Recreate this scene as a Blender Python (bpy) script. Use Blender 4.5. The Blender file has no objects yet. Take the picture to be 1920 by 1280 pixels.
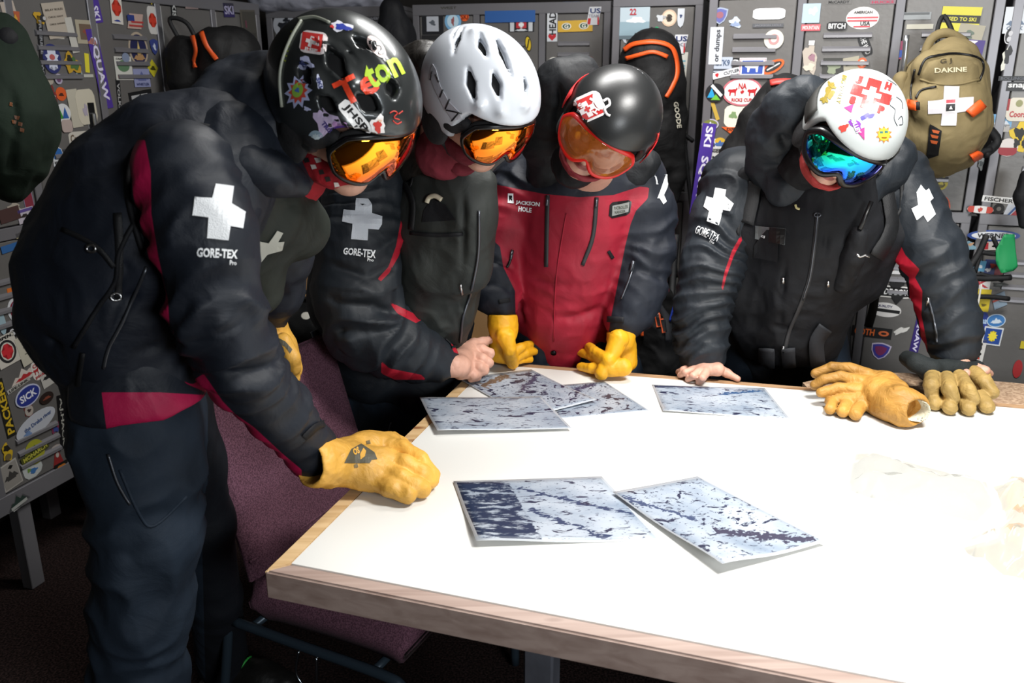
import bpy, bmesh, math, random
import numpy as np
from mathutils import Vector, Matrix, Euler
from mathutils.bvhtree import BVHTree

random.seed(7); RNG = np.random.RandomState(7)
SC = bpy.context.scene
COL = SC.collection
# ------------------------------------------------------------------ camera, light, exposure
FPX, PITCH, CAMH = 1600.0, math.radians(17.4), 1.58
CT, ST = math.cos(PITCH), math.sin(PITCH)
cam_d = bpy.data.cameras.new('camera'); cam = bpy.data.objects.new('camera', cam_d); COL.objects.link(cam)
cam.location = (0, 0, CAMH); cam.rotation_euler = (math.pi/2 - PITCH, 0, 0)
cam_d.sensor_width = 36; cam_d.lens = 36*FPX/1920; cam_d.clip_start = 0.05
cam_d.dof.use_dof = True; cam_d.dof.focus_distance = 2.0; cam_d.dof.aperture_fstop = 5.0
SC.camera = cam
w = bpy.data.worlds.new('world'); SC.world = w; w.use_nodes = True
w.node_tree.nodes['Background'].inputs[0].default_value = (0.80, 0.86, 1.0, 1)
w.node_tree.nodes['Background'].inputs[1].default_value = 0.12
def area(name, loc, rot, sx, sy, power, col=(1, 1, 1), spread=math.pi):
    l = bpy.data.lights.new(name, 'AREA'); l.shape = 'RECTANGLE'; l.size = sx; l.size_y = sy; l.energy = power; l.color = col; l.spread = spread
    o = bpy.data.objects.new(name, l); COL.objects.link(o); o.location = loc; o.rotation_euler = rot; return o
area('ceiling_light_key', (0.95, 1.25, 2.42), (0.10, -0.06, 0.2), 0.55, 0.35, 38, (1.0, 0.985, 0.95), math.radians(150))
area('ceiling_light_back', (0.30, 2.35, 2.55), (0.05, 0, 0.2), 0.9, 0.3, 30, (1.0, 0.985, 0.96))
area('front_fill', (1.3, -1.0, 1.70), Vector((-1.25, 2.8, -0.75)).to_track_quat('-Z', 'Y').to_euler(), 0.8, 0.5, 36, (0.93, 0.97, 1.0))  # added fill, no lamp on any wall: brightens the chair seat below the table
SC.view_settings.view_transform = 'Standard'; SC.view_settings.look = 'None'
SC.view_settings.gamma = 1; SC.view_settings.use_curve_mapping = False
SC.view_settings.exposure = 0.35
SC.cycles.use_denoising = True
SC.cycles.max_bounces = 6

# ------------------------------------------------------------------ picture <-> place
def ray(px, py):
    r = (px-960)/FPX; v = (640-py)/FPX
    return Vector((r, CT + v*ST, -ST + v*CT))
CAM = Vector((0, 0, CAMH))
def P(px, py, Y):
    d = ray(px, py); return CAM + d*(Y/d.y)
def PZ(px, py, z):
    d = ray(px, py); return CAM + d*((z-CAMH)/d.z)
def RM(rpx, Y):            # a length in pixels at distance Y, in metres
    return rpx*(Y/0.97)/FPX
def pxof(V):               # numpy Nx3 -> pixel coordinates
    x, y, z = V[:, 0], V[:, 1], V[:, 2]-CAMH
    dep = y*CT - z*ST; up = y*ST + z*CT
    return np.stack([960 + FPX*x/dep, 640 - FPX*up/dep], 1)

# ------------------------------------------------------------------ materials
def srgb(c):
    if isinstance(c, str):
        c = c.lstrip('#'); c = [int(c[i:i+2], 16)/255 for i in (0, 2, 4)]
    return tuple((x/12.92 if x <= 0.04045 else ((x+0.055)/1.055)**2.4) for x in c[:3])
_M = {}
def mat(name, col, rough=0.5, metal=0.0, bump=0.0, bscale=200, var=0.0, vscale=8, spec=0.5, coat=0.0, sheen=0.0):
    if name in _M: return _M[name]
    m = bpy.data.materials.new(name); m.use_nodes = True; nt = m.node_tree; b = nt.nodes['Principled BSDF']
    c = srgb(col); b.inputs['Base Color'].default_value = (*c, 1); b.inputs['Roughness'].default_value = rough
    b.inputs['Metallic'].default_value = metal; b.inputs['Specular IOR Level'].default_value = spec
    b.inputs['Coat Weight'].default_value = coat; b.inputs['Sheen Weight'].default_value = sheen
    tc = nt.nodes.new('ShaderNodeTexCoord')
    if var:
        n = nt.nodes.new('ShaderNodeTexNoise'); n.inputs['Scale'].default_value = vscale; n.inputs['Detail'].default_value = 5
        nt.links.new(tc.outputs['Object'], n.inputs['Vector'])
        mx = nt.nodes.new('ShaderNodeMix'); mx.data_type = 'RGBA'
        mx.inputs['A'].default_value = (*[x*(1-var) for x in c], 1); mx.inputs['B'].default_value = (*[min(1, x*(1+var)) for x in c], 1)
        rp = nt.nodes.new('ShaderNodeMapRange'); rp.inputs[1].default_value = .3; rp.inputs[2].default_value = .7
        nt.links.new(n.outputs[0], rp.inputs[0]); nt.links.new(rp.outputs[0], mx.inputs['Factor']); nt.links.new(mx.outputs['Result'], b.inputs['Base Color'])
    if bump:
        n = nt.nodes.new('ShaderNodeTexNoise'); n.inputs['Scale'].default_value = bscale; n.inputs['Detail'].default_value = 4
        nt.links.new(tc.outputs['Object'], n.inputs['Vector'])
        bp = nt.nodes.new('ShaderNodeBump'); bp.inputs['Strength'].default_value = bump; bp.inputs['Distance'].default_value = 0.004
        nt.links.new(n.outputs[0], bp.inputs['Height']); nt.links.new(bp.outputs[0], b.inputs['Normal'])
    _M[name] = m; return m
def flat(col, rough=0.45):
    return mat('print_%s_%d' % (col.lstrip('#'), int(rough*100)), col, rough)
def N(nt, kind, **kw):
    n = nt.nodes.new(kind)
    for k, v in kw.items():
        if k.startswith('i_'): n.inputs[k[2:].replace('_', ' ')].default_value = v
        elif k[0] == 'n' and k[1:].isdigit(): n.inputs[int(k[1:])].default_value = v
        else: setattr(n, k, v)
    return n
def cloth(name, base, regions=(), rough=0.75, bump=0.35, spec=0.3, weave=900, wr=22, wrs=0.2, dirt=0.0, sheen=0.0):
    """fabric: base colour, panels of other colours where a signed attribute on the mesh is positive"""
    if name in _M: return _M[name]
    m = bpy.data.materials.new(name); m.use_nodes = True; nt = m.node_tree; b = nt.nodes['Principled BSDF']; L = nt.links.new
    b.inputs['Roughness'].default_value = rough; b.inputs['Specular IOR Level'].default_value = spec; b.inputs['Sheen Weight'].default_value = sheen
    tc = N(nt, 'ShaderNodeTexCoord')
    rgb = N(nt, 'ShaderNodeRGB'); rgb.outputs[0].default_value = (*srgb(base), 1); cur = rgb.outputs[0]
    for at, c in regions:
        a = N(nt, 'ShaderNodeAttribute', attribute_name=at)
        g = N(nt, 'ShaderNodeMapRange', n1=.0001, n2=.0007); L(a.outputs['Fac'], g.inputs[0])
        mx = N(nt, 'ShaderNodeMix', data_type='RGBA'); mx.inputs['B'].default_value = (*srgb(c), 1)
        L(g.outputs[0], mx.inputs['Factor']); L(cur, mx.inputs['A']); cur = mx.outputs['Result']
    n = N(nt, 'ShaderNodeTexNoise', i_Scale=9.0, i_Detail=6.0); L(tc.outputs['Object'], n.inputs['Vector'])
    rp = N(nt, 'ShaderNodeMapRange', n1=.3, n2=.7, n3=1-.22-dirt, n4=1.18); L(n.outputs[0], rp.inputs[0])
    mm = N(nt, 'ShaderNodeMix', data_type='RGBA', blend_type='MULTIPLY'); mm.inputs['Factor'].default_value = 1
    L(cur, mm.inputs['A']); L(rp.outputs[0], mm.inputs['B']); L(mm.outputs['Result'], b.inputs['Base Color'])
    n1 = N(nt, 'ShaderNodeTexNoise', i_Scale=float(weave), i_Detail=2.0); L(tc.outputs['Object'], n1.inputs['Vector'])
    n2 = N(nt, 'ShaderNodeTexNoise', i_Scale=float(wr), i_Detail=5.0, i_Distortion=1.2); L(tc.outputs['Object'], n2.inputs['Vector'])
    mp = N(nt, 'ShaderNodeMapping'); mp.inputs['Scale'].default_value = (1, 1, .55); mp.inputs['Rotation'].default_value = (.5, .4, 0); L(tc.outputs['Object'], mp.inputs[0])
    n3 = N(nt, 'ShaderNodeTexNoise', noise_type='RIDGED_MULTIFRACTAL', i_Scale=wr*.62, i_Detail=2.0, i_Roughness=.45, i_Distortion=.5); L(mp.outputs[0], n3.inputs['Vector'])
    b1 = N(nt, 'ShaderNodeBump', i_Strength=bump, i_Distance=0.0008); L(n1.outputs[0], b1.inputs['Height'])
    b2 = N(nt, 'ShaderNodeBump', i_Strength=wrs, i_Distance=0.02); L(n2.outputs[0], b2.inputs['Height']); L(b1.outputs[0], b2.inputs['Normal'])
    b3 = N(nt, 'ShaderNodeBump', i_Strength=min(1.0, wrs*1.5), i_Distance=0.022); L(n3.outputs[0], b3.inputs['Height']); L(b2.outputs[0], b3.inputs['Normal'])
    L(b3.outputs[0], b.inputs['Normal'])
    _M[name] = m; return m

# ------------------------------------------------------------------ objects
def obj(name, V, F, m, parent=None, smooth=False, midx=None, **props):
    me = bpy.data.meshes.new(name)
    me.from_pydata([tuple(v) for v in V], [], [tuple(int(i) for i in f) for f in F]); 
    for x in (m if isinstance(m, (list, tuple)) else [m]): me.materials.append(x)
    if midx is not None: me.polygons.foreach_set('material_index', np.array(midx, dtype=np.int32))
    if smooth: me.polygons.foreach_set('use_smooth', np.ones(len(me.polygons), dtype=bool))
    me.update()
    o = bpy.data.objects.new(name, me); COL.objects.link(o)
    if parent is not None: o.parent = parent
    for k, v in props.items(): o[k] = v
    return o
def bobj(name, bm, m, parent=None, smooth=False, **props):
    bmesh.ops.recalc_face_normals(bm, faces=bm.faces[:])
    me = bpy.data.meshes.new(name); bm.to_mesh(me); bm.free()
    for x in (m if isinstance(m, (list, tuple)) else [m]): me.materials.append(x)
    if smooth: me.polygons.foreach_set('use_smooth', np.ones(len(me.polygons), dtype=bool))
    o = bpy.data.objects.new(name, me); COL.objects.link(o)
    if parent is not None: o.parent = parent
    for k, v in props.items(): o[k] = v
    return o
def thing(name, label, cat, group=None, loc=(0, 0, 0)):
    o = bpy.data.objects.new(name, None); COL.objects.link(o); o.empty_display_size = .05
    o['label'] = label; o['category'] = cat
    if group: o['group'] = group
    return o
def tag(o, label, cat, group=None):
    o['label'] = label; o['category'] = cat
    if group: o['group'] = group
    return o
def box(bm, c, s, rot=None, bevel=0.0, seg=2, mi=0):
    """box of full size s at c (local frame matrix rot 3x3 or None)"""
    r = bmesh.ops.create_cube(bm, size=1.0); vs = r['verts']
    bmesh.ops.scale(bm, verts=vs, vec=Vector(s))
    fs = list({f for v in vs for f in v.link_faces})
    if bevel:
        es = list({e for v in vs for e in v.link_edges})
        rr = bmesh.ops.bevel(bm, geom=es, offset=bevel, segments=seg, profile=.5, affect='EDGES')
        fs = rr['faces']; vs = rr['verts']
        vs = list({v for f in fs for v in f.verts} | {v for v in vs})
        st = list(vs); seen = set(vs)
        while st:
            v = st.pop()
            for e in v.link_edges:
                u = e.other_vert(v)
                if u not in seen: seen.add(u); st.append(u)
        vs = list(seen); fs = list({f for v in vs for f in v.link_faces})
    M = Matrix.Translation(Vector(c))
    if rot is not None: M = M @ rot.to_4x4()
    bmesh.ops.transform(bm, matrix=M, verts=vs)
    for f in fs: f.material_index = mi
    return vs
def tube(bm, pts, r, seg=8, closed=False, mi=0, flatn=None, flat_k=1.0, up=None):
    """tube along pts; r number or list"""
    pts = [Vector(p) for p in pts]; n = len(pts); rs = r if isinstance(r, (list, tuple)) else [r]*n
    rings = []; prev = None
    for i in range(n):
        a = pts[(i-1) % n] if (i > 0 or closed) else pts[i]; b = pts[(i+1) % n] if (i < n-1 or closed) else pts[i]
        t = (b-a).normalized() if (b-a).length > 1e-9 else Vector((0, 0, 1))
        if up is not None: u = Vector(up) - t*t.dot(Vector(up))
        elif prev is None: u = t.orthogonal()
        else: u = prev - t*prev.dot(t)
        if u.length < 1e-6: u = t.orthogonal()
        u.normalize(); prev = u; w_ = t.cross(u)
        rings.append([bm.verts.new(pts[i] + (u*math.cos(2*math.pi*k/seg) + w_*flat_k*math.sin(2*math.pi*k/seg))*rs[i]) for k in range(seg)])
    for i in range(n if closed else n-1):
        A, B = rings[i], rings[(i+1) % n]
        for k in range(seg):
            f = bm.faces.new((A[k], A[(k+1) % seg], B[(k+1) % seg], B[k])); f.material_index = mi; f.smooth = True
    if not closed:
        for R_ in (rings[0][::-1], rings[-1]):
            f = bm.faces.new(R_); f.material_index = mi
def smoothpts(pts, n=6):
    """Catmull-Rom"""
    pts = [Vector(p) for p in pts]; out = []
    for i in range(len(pts)-1):
        p0 = pts[max(i-1, 0)]; p1 = pts[i]; p2 = pts[i+1]; p3 = pts[min(i+2, len(pts)-1)]
        for k in range(n):
            t = k/n
            out.append(.5*((2*p1) + (p2-p0)*t + (2*p0-5*p1+4*p2-p3)*t*t + (3*p1-p0-3*p2+p3)*t**3))
    out.append(pts[-1]); return out
def prism(bm, poly, M, d0, d1, mi=0):
    """2D polygon extruded from depth d0 to d1 along local z of M (4x4)"""
    A = [bm.verts.new(M @ Vector((x, y, d0))) for x, y in poly]; B = [bm.verts.new(M @ Vector((x, y, d1))) for x, y in poly]
    n = len(poly); fs = [bm.faces.new(A[::-1]), bm.faces.new(B)]
    for i in range(n): fs.append(bm.faces.new((A[i], A[(i+1) % n], B[(i+1) % n], B[i])))
    for f in fs: f.material_index = mi
    return fs
# text as flat triangles in 2D (cap height ~1, centred)
_T = {}
def text2d(s, bold=0.02, shear=0.0):
    k = (s, bold, shear)
    if k in _T: return _T[k]
    cu = bpy.data.curves.new('t', 'FONT'); cu.body = s; cu.resolution_u = 2; cu.offset = bold; cu.shear = shear; cu.align_x = 'CENTER'
    o = bpy.data.objects.new('t', cu); me = o.to_mesh(); 
    V = [(v.co.x, v.co.y) for v in me.vertices]; me.calc_loop_triangles(); T = [tuple(t.vertices) for t in me.loop_triangles]
    o.to_mesh_clear(); bpy.data.objects.remove(o); bpy.data.curves.remove(cu)
    if V:
        xs = [v[0] for v in V]; ys = [v[1] for v in V]; cx = (min(xs)+max(xs))/2; cy = (min(ys)+max(ys))/2; W = max(xs)-min(xs) or 1; H = max(ys)-min(ys) or 1
        V = [((x-cx)/W, (y-cy)/H) for x, y in V]      # unit box, centred
    _T[k] = (V, T, W/H if V else 1); return _T[k]
# ------------------------------------------------------------------ soft solids: signed distances, blended and meshed
def toV(p):
    return np.array(p, dtype=np.float32)
def _pt(q):
    """(px,py,Y,r) picture point at a true distance, or ('w',x,y,z,r) in metres; returns centre, radius"""
    if q[0] == 'w': return toV(q[1:4]), float(q[4])
    return toV(P(q[0], q[1], q[2])), (RM(q[3], q[2]) if q[3] >= 1 else float(q[3]))
class Solid:
    def __init__(s, h): s.h = h; s.ops = []
    def chain(s, pts, k=0.03, sub=False, sq=None):
        Q = [_pt(q) for q in pts]
        if len(Q) == 1: Q = Q*2
        for a, b in zip(Q[:-1], Q[1:]):
            lo = np.minimum(a[0]-a[1], b[0]-b[1]); hi = np.maximum(a[0]+a[1], b[0]+b[1])
            s.ops.append(('c', sub, k, lo, hi, (a[0], a[1], b[0], b[1], sq)))
        return s
    def ell(s, c, r, R=None, k=0.03, sub=False):
        c = toV(c); r = toV(r); R = np.eye(3, dtype=np.float32) if R is None else np.array(R, dtype=np.float32)
        m = float(r.max()); s.ops.append(('e', sub, k, c-m, c+m, (c, r, R))); return s
    def box(s, c, half, R=None, rad=0.01, k=0.015, sub=False):
        c = toV(c); half = toV(half); R = np.eye(3, dtype=np.float32) if R is None else np.array(R, dtype=np.float32)
        m = float(np.linalg.norm(half)); s.ops.append(('b', sub, k, c-m, c+m, (c, half, R, rad))); return s
    def cut(s, p, n, k=0.008):
        """keep the side opposite to n"""
        s.ops.append(('p', None, k, None, None, (toV(p), toV(n)/np.linalg.norm(toV(n))))); return s
    def fn(s, f, k=0.006):
        """intersect with custom field"""
        s.ops.append(('f', None, k, None, None, f)); return s
    def mesh(s, far=0.06, M=None):
        h = s.h
        lo = np.min([o[3] for o in s.ops if o[3] is not None and not o[1]], axis=0)-3*h
        hi = np.max([o[4] for o in s.ops if o[4] is not None and not o[1]], axis=0)+3*h
        n = np.ceil((hi-lo)/h).astype(int)+1
        Fd = np.full(n, far, dtype=np.float32)
        ax = [lo[i]+h*np.arange(n[i], dtype=np.float32) for i in range(3)]
        for kind, sub, k, a, b, d in s.ops:
            if a is None: i0 = np.zeros(3, int); i1 = n
            else:
                i0 = np.clip(np.floor((a-far-lo)/h).astype(int), 0, n); i1 = np.clip(np.ceil((b+far-lo)/h).astype(int)+1, 0, n)
                if np.any(i1 <= i0): continue
            X = ax[0][i0[0]:i1[0]][:, None, None]; Y = ax[1][i0[1]:i1[1]][None, :, None]; Z = ax[2][i0[2]:i1[2]][None, None, :]
            if kind == 'c':
                A, ra, B, rb, sq = d; ab = B-A; L2 = float(ab@ab)+1e-12
                x, y, z = X-A[0], Y-A[1], Z-A[2]
                if sq is not None:
                    nx, f = toV(sq[0]), sq[1]; nx = nx/np.linalg.norm(nx)
                    q = (x*nx[0]+y*nx[1]+z*nx[2])*(1/f-1); x = x+q*nx[0]; y = y+q*nx[1]; z = z+q*nx[2]
                t = np.clip((x*ab[0]+y*ab[1]+z*ab[2])/L2, 0, 1)
                D = np.sqrt((x-t*ab[0])**2+(y-t*ab[1])**2+(z-t*ab[2])**2)-(ra+(rb-ra)*t)
                if sq is not None and sq[1] < 1: D = D*max(sq[1], .5)
            elif kind == 'e':
                c, r, R = d; x, y, z = X-c[0], Y-c[1], Z-c[2]
                q = [(x*R[0, i]+y*R[1, i]+z*R[2, i])/r[i] for i in range(3)]
                k0 = np.sqrt(q[0]**2+q[1]**2+q[2]**2); k1 = np.sqrt((q[0]/r[0])**2+(q[1]/r[1])**2+(q[2]/r[2])**2)
                D = k0*(k0-1)/(k1+1e-6)
            elif kind == 'b':
                c, hf, R, rad = d; x, y, z = X-c[0], Y-c[1], Z-c[2]
                q = [np.abs(x*R[0, i]+y*R[1, i]+z*R[2, i])-(hf[i]-rad) for i in range(3)]
                D = np.sqrt(sum(np.maximum(e, 0)**2 for e in q))+np.minimum(np.maximum(np.maximum(q[0], q[1]), q[2]), 0)-rad
            elif kind == 'p':
                p, nn = d; D = (X-p[0])*nn[0]+(Y-p[1])*nn[1]+(Z-p[2])*nn[2]
            else: D = d(X, Y, Z)
            sl = tuple(slice(i0[i], i1[i]) for i in range(3)); O = Fd[sl]
            if kind in 'pf':
                hh = np.clip(.5-.5*(O-D)/k, 0, 1); Fd[sl] = O*(1-hh)+D*hh+k*hh*(1-hh)
            elif sub:
                D = -D; hh = np.clip(.5-.5*(O-D)/k, 0, 1); Fd[sl] = O*(1-hh)+D*hh+k*hh*(1-hh)
            else:
                hh = np.clip(.5+.5*(O-D)/k, 0, 1); Fd[sl] = O*(1-hh)+D*hh-k*hh*(1-hh)
        return surfnet(Fd, lo, h)
def surfnet(F, lo, h):
    S = F < 0
    c = np.zeros(np.array(F.shape)-1, dtype=np.int8); sh = c.shape
    for i in (0, 1):
        for j in (0, 1):
            for k in (0, 1): c += S[i:i+sh[0], j:j+sh[1], k:k+sh[2]]
    act = np.argwhere((c > 0) & (c < 8)); idx = -np.ones(sh, dtype=np.int32); idx[tuple(act.T)] = np.arange(len(act))
    val = {}
    for i in (0, 1):
        for j in (0, 1):
            for k in (0, 1): val[i, j, k] = F[act[:, 0]+i, act[:, 1]+j, act[:, 2]+k]
    acc = np.zeros((len(act), 3), np.float32); cnt = np.zeros(len(act), np.float32)
    cs = list(val)
    for a in cs:
        for ax_ in range(3):
            if a[ax_]: continue
            b = list(a); b[ax_] = 1; b = tuple(b)
            va, vb = val[a], val[b]; m = (va < 0) != (vb < 0)
            t = np.where(m, va/(va-vb+1e-12), 0)
            for q in range(3): acc[:, q] += np.where(m, a[q]+(t if q == ax_ else 0), 0)
            cnt += m
    V = (act+acc/np.maximum(cnt, 1)[:, None])*h+lo
    Q = []
    for ax_ in range(3):
        s0 = [slice(None)]*3; s1 = [slice(None)]*3; s0[ax_] = slice(0, -1); s1[ax_] = slice(1, None)
        A = S[tuple(s0)]; B = S[tuple(s1)]; e = np.argwhere(A != B)
        u, v = (ax_+1) % 3, (ax_+2) % 3
        ok = (e[:, u] > 0) & (e[:, v] > 0) & (e[:, u] < sh[u]) & (e[:, v] < sh[v]); e = e[ok]
        def g(du, dv):
            k = e.copy(); k[:, u] += du; k[:, v] += dv; return idx[tuple(k.T)]
        q = np.stack([g(-1, -1), g(0, -1), g(0, 0), g(-1, 0)], 1)
        fl = ~A[tuple(e.T)]; q[fl] = q[fl][:, ::-1]; Q.append(q)
    return V.astype(np.float64), np.concatenate(Q)
def vnormals(V, Fq):
    a, b, c, d = (V[Fq[:, i]] for i in range(4)); n = np.cross(c-a, d-b); N_ = np.zeros_like(V)
    for i in range(4):
        for q in range(3): N_[:, q] += np.bincount(Fq[:, i], n[:, q], len(V))
    return N_/(np.linalg.norm(N_, axis=1, keepdims=True)+1e-12)
_lat = RNG.rand(32, 32, 32).astype(np.float32)
def vnoise(p):
    i = np.floor(p).astype(int); f = p-i; f = f*f*(3-2*f); out = 0
    for a in (0, 1):
        for b in (0, 1):
            for c in (0, 1):
                w_ = (f[:, 0] if a else 1-f[:, 0])*(f[:, 1] if b else 1-f[:, 1])*(f[:, 2] if c else 1-f[:, 2])
                out = out+w_*_lat[(i[:, 0]+a) % 32, (i[:, 1]+b) % 32, (i[:, 2]+c) % 32]
    return out
def ridged(p): return 1-np.abs(2*vnoise(p)-1)*2
def folds(V, Nn, amp=0.006, scale=11, dirs=(1, 1, 1), seed=0, spots=()):
    """cloth folds: ridged noise, stronger in the given spots (point, radius, gain)"""
    q = V*np.array(dirs)*scale+seed*3.7
    wv = np.stack([vnoise(q*.6+9), vnoise(q*.6+19), vnoise(q*.6+29)], 1)
    d = np.sign(ridged(q+wv*1.6))*np.abs(ridged(q+wv*1.6))**1.3*.6+ridged(q*2.1+wv*2)*.35+ridged(q*4.3+wv*3)*.14-.4
    g = np.ones(len(V))
    for c, r, k in spots: g = g+k*np.exp(-((V-np.array(c))**2).sum(1)/r**2)
    return V+Nn*(d*amp*g)[:, None]
def limbfolds(V, Nn, pts, amp=.006, lam=.045, seed=0, spots=()):
    """folds that run round a limb, broken up and slanting, stronger where it bends"""
    out = V.copy(); wsum = np.zeros(len(V)); disp = np.zeros(len(V)); s0 = 0.0
    for a, b in zip(pts[:-1], pts[1:]):
        (A, ra), (B, rb) = _pt(a), _pt(b); A = A.astype(float); B = B.astype(float); ab = B-A; L_ = np.linalg.norm(ab); t = np.clip(((V-A)@ab)/(L_*L_), 0, 1); q = V-A-t[:, None]*ab; d = np.linalg.norm(q, axis=1); r = ra+(rb-ra)*t
        w_ = np.exp(-(np.maximum(d-r*1.02, 0)/.018)**2)*np.exp(-(np.maximum(np.abs(((V-A)@ab)/(L_*L_)-.5)-.5, 0)*L_/.03)**2)
        n1 = vnoise(V*5.5+seed*5.1); n2 = vnoise(V*13+seed*3.3+7)
        ph = (s0+t*L_)/lam+(n1-.5)*3.2+(n2-.5)*.9; rg = 1-np.abs(2*(ph-np.floor(ph))-1); rg = rg**1.5
        k = .25+1.1*np.clip(vnoise(V*7+seed+50)*2.2-.6, 0, 1)
        for c, rr, g in spots: k = k+g*np.exp(-((V-np.array(c))**2).sum(1)/rr**2)
        disp = np.where(w_ > wsum, (rg-.4)*amp*1.25*k*w_, disp); wsum = np.maximum(wsum, w_); s0 += L_
    return V+Nn*disp[:, None]
def crease(V, Nn, pts, w=0.008, depth=0.006):
    """press a groove (or raise a ridge, depth<0) along a polyline"""
    pts = [np.array(p) for p in pts]; dm = np.full(len(V), 9.0)
    for a, b in zip(pts[:-1], pts[1:]):
        ab = b-a; t = np.clip(((V-a)@ab)/(ab@ab+1e-12), 0, 1); dm = np.minimum(dm, np.linalg.norm(V-a-t[:, None]*ab, axis=1))
    return V-Nn*(depth*np.exp(-(dm/w)**2))[:, None]
def polydist(pts, poly):
    """signed distance (px) of Nx2 to polygon, positive inside"""
    x, y = pts[:, 0], pts[:, 1]; ins = np.zeros(len(pts), bool); dm = np.full(len(pts), 1e9); n = len(poly)
    for i in range(n):
        x0, y0 = poly[i]; x1, y1 = poly[(i+1) % n]
        cnd = ((y0 > y) != (y1 > y)); xi = x0+(y-y0)*(x1-x0)/((y1-y0) if y1 != y0 else 1e-9); ins ^= cnd & (x < xi)
        dx, dy = x1-x0, y1-y0; t = np.clip(((x-x0)*dx+(y-y0)*dy)/(dx*dx+dy*dy+1e-9), 0, 1)
        dm = np.minimum(dm, np.hypot(x-x0-t*dx, y-y0-t*dy))
    return np.where(ins, dm, -dm)
class Surf:
    """a meshed solid that later pieces can be laid on"""
    def __init__(s, V, F): s.V = V; s.F = F; s.bvh = BVHTree.FromPolygons([tuple(v) for v in V], [tuple(int(i) for i in f) for f in F])
    def hit(s, px, py, off=0.0):
        d = ray(px, py).normalized(); loc, n, i, dist = s.bvh.ray_cast(CAM, d)
        if loc is None:
            # nearest point on the surface to the ray
            best = None
            for t in (1.2, 1.5, 1.8, 2.1, 2.4, 2.7, 3.0):
                l, n_, i, dd = s.bvh.find_nearest(CAM+d*t)
                if l is not None and (best is None or dd < best[2]): best = (l, n_, dd)
            loc, n = best[0], best[1]
        if n.dot(d) > 0: n = -n
        return loc+n*off, n
def soft(name, S, m, parent, amp=0.0, scale=11, dirs=(1, 1, 1), seed=0, spots=(), limbs=(), creases=(), paints=(), label=None, M=None, keep=True):
    """mesh a Solid, fold it, colour its panels and link it"""
    V, Fq = S.mesh()
    Nn = vnormals(V, Fq)
    if amp: V = folds(V, Nn, amp, scale, dirs, seed, spots)
    for l in limbs: V = limbfolds(V, Nn, *l)
    for c in creases: V = crease(V, Nn, *c)
    if M is not None:
        A = np.array(M); V = V@A[:3, :3].T+A[:3, 3]
    o = obj(name, V, Fq, m, parent, smooth=True)
    if label: o['label'] = label
    if paints:
        Nn = vnormals(V, Fq); pp = pxof(V); face = ((V-np.array(CAM))*Nn).sum(1) < 0
        for at, poly, *rng in paints:
            d = polydist(pp, poly)
            if rng: d = np.where((V[:, 1] > rng[0]) & (V[:, 1] < rng[1]), d, -20)
            d = np.where(face | (d < 0), d, -np.abs(d))*0.001
            if at in o.data.attributes:
                a = o.data.attributes[at]; old = np.zeros(len(V), np.float32); a.data.foreach_get('value', old); d = np.maximum(d, old)
            else: a = o.data.attributes.new(at, 'FLOAT', 'POINT')
            a.data.foreach_set('value', d.astype(np.float32))
    if keep: return o, Surf(V, Fq)
    return o, None
# pieces laid on a surface, given by where they are seen
def lay(name, tris2d, V2d, surf, m, parent, off=0.0015, thick=0.0, **props):
    V = []; 
    for x, y in V2d:
        p, n = surf.hit(x, y, off); V.append(p)
    o = obj(name, V, tris2d, m, parent, smooth=False, **props)
    if thick:
        md = o.modifiers.new('thickness', 'SOLIDIFY'); md.thickness = thick; md.offset = 0
    return o
def gridpoly(poly, step=6):
    """triangulate polygon with inner points (grid clipped by bmesh)"""
    bm = bmesh.new(); vs = [bm.verts.new((x, y, 0)) for x, y in poly]; bm.faces.new(vs)
    xs = [p[0] for p in poly]; ys = [p[1] for p in poly]
    for a, b, nrm in ((min(xs), max(xs), (1, 0, 0)), (min(ys), max(ys), (0, 1, 0))):
        v = a+step
        while v < b:
            bmesh.ops.bisect_plane(bm, geom=bm.verts[:]+bm.edges[:]+bm.faces[:], plane_co=(v*nrm[0], v*nrm[1], 0), plane_no=nrm); v += step
    bmesh.ops.triangulate(bm, faces=bm.faces[:]); bm.verts.index_update()
    V = [(v.co.x, v.co.y) for v in bm.verts]; T = [tuple(v.index for v in f.verts) for f in bm.faces]; bm.free(); return V, T
def patch(name, poly, surf, m, parent, off=0.002, step=7, thick=0.0012, **props):
    V, T = gridpoly(poly, step); return lay(name, T, V, surf, m, parent, off, thick, **props)
def finer(V2, T, lim):
    V2 = list(V2); out = []; st = list(T); mid = {}
    while st:
        t = st.pop(); e = [((t[i], t[(i+1) % 3]), math.dist(V2[t[i]], V2[t[(i+1) % 3]])) for i in range(3)]; k = max(range(3), key=lambda i: e[i][1])
        if e[k][1] <= lim or len(V2) > 4000: out.append(t); continue
        a, b = e[k][0]; c = t[(k+2) % 3]; key = (min(a, b), max(a, b))
        if key not in mid: V2.append(((V2[a][0]+V2[b][0])/2, (V2[a][1]+V2[b][1])/2)); mid[key] = len(V2)-1
        m_ = mid[key]; st += [(a, m_, c), (m_, b, c)]
    return V2, out
def letters(name, s, c, w, h, rot, surf, m, parent, off=0.0028, bold=0.02, shear=0, skew=0.0, **props):
    """text centred at picture point c, w x h pixels, rotated rot degrees (clockwise in the picture)"""
    V, T, _ = text2d(s, bold, shear); a = math.radians(rot); ca, sa = math.cos(a), math.sin(a)
    V2 = [(c[0]+(x*w+y*skew*h)*ca+y*h*sa, c[1]+(x*w+y*skew*h)*sa-y*h*ca) for x, y in V]
    V2, T = finer(V2, T, 7.0)
    return lay(name, T, V2, surf, m, parent, off, **props)
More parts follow.
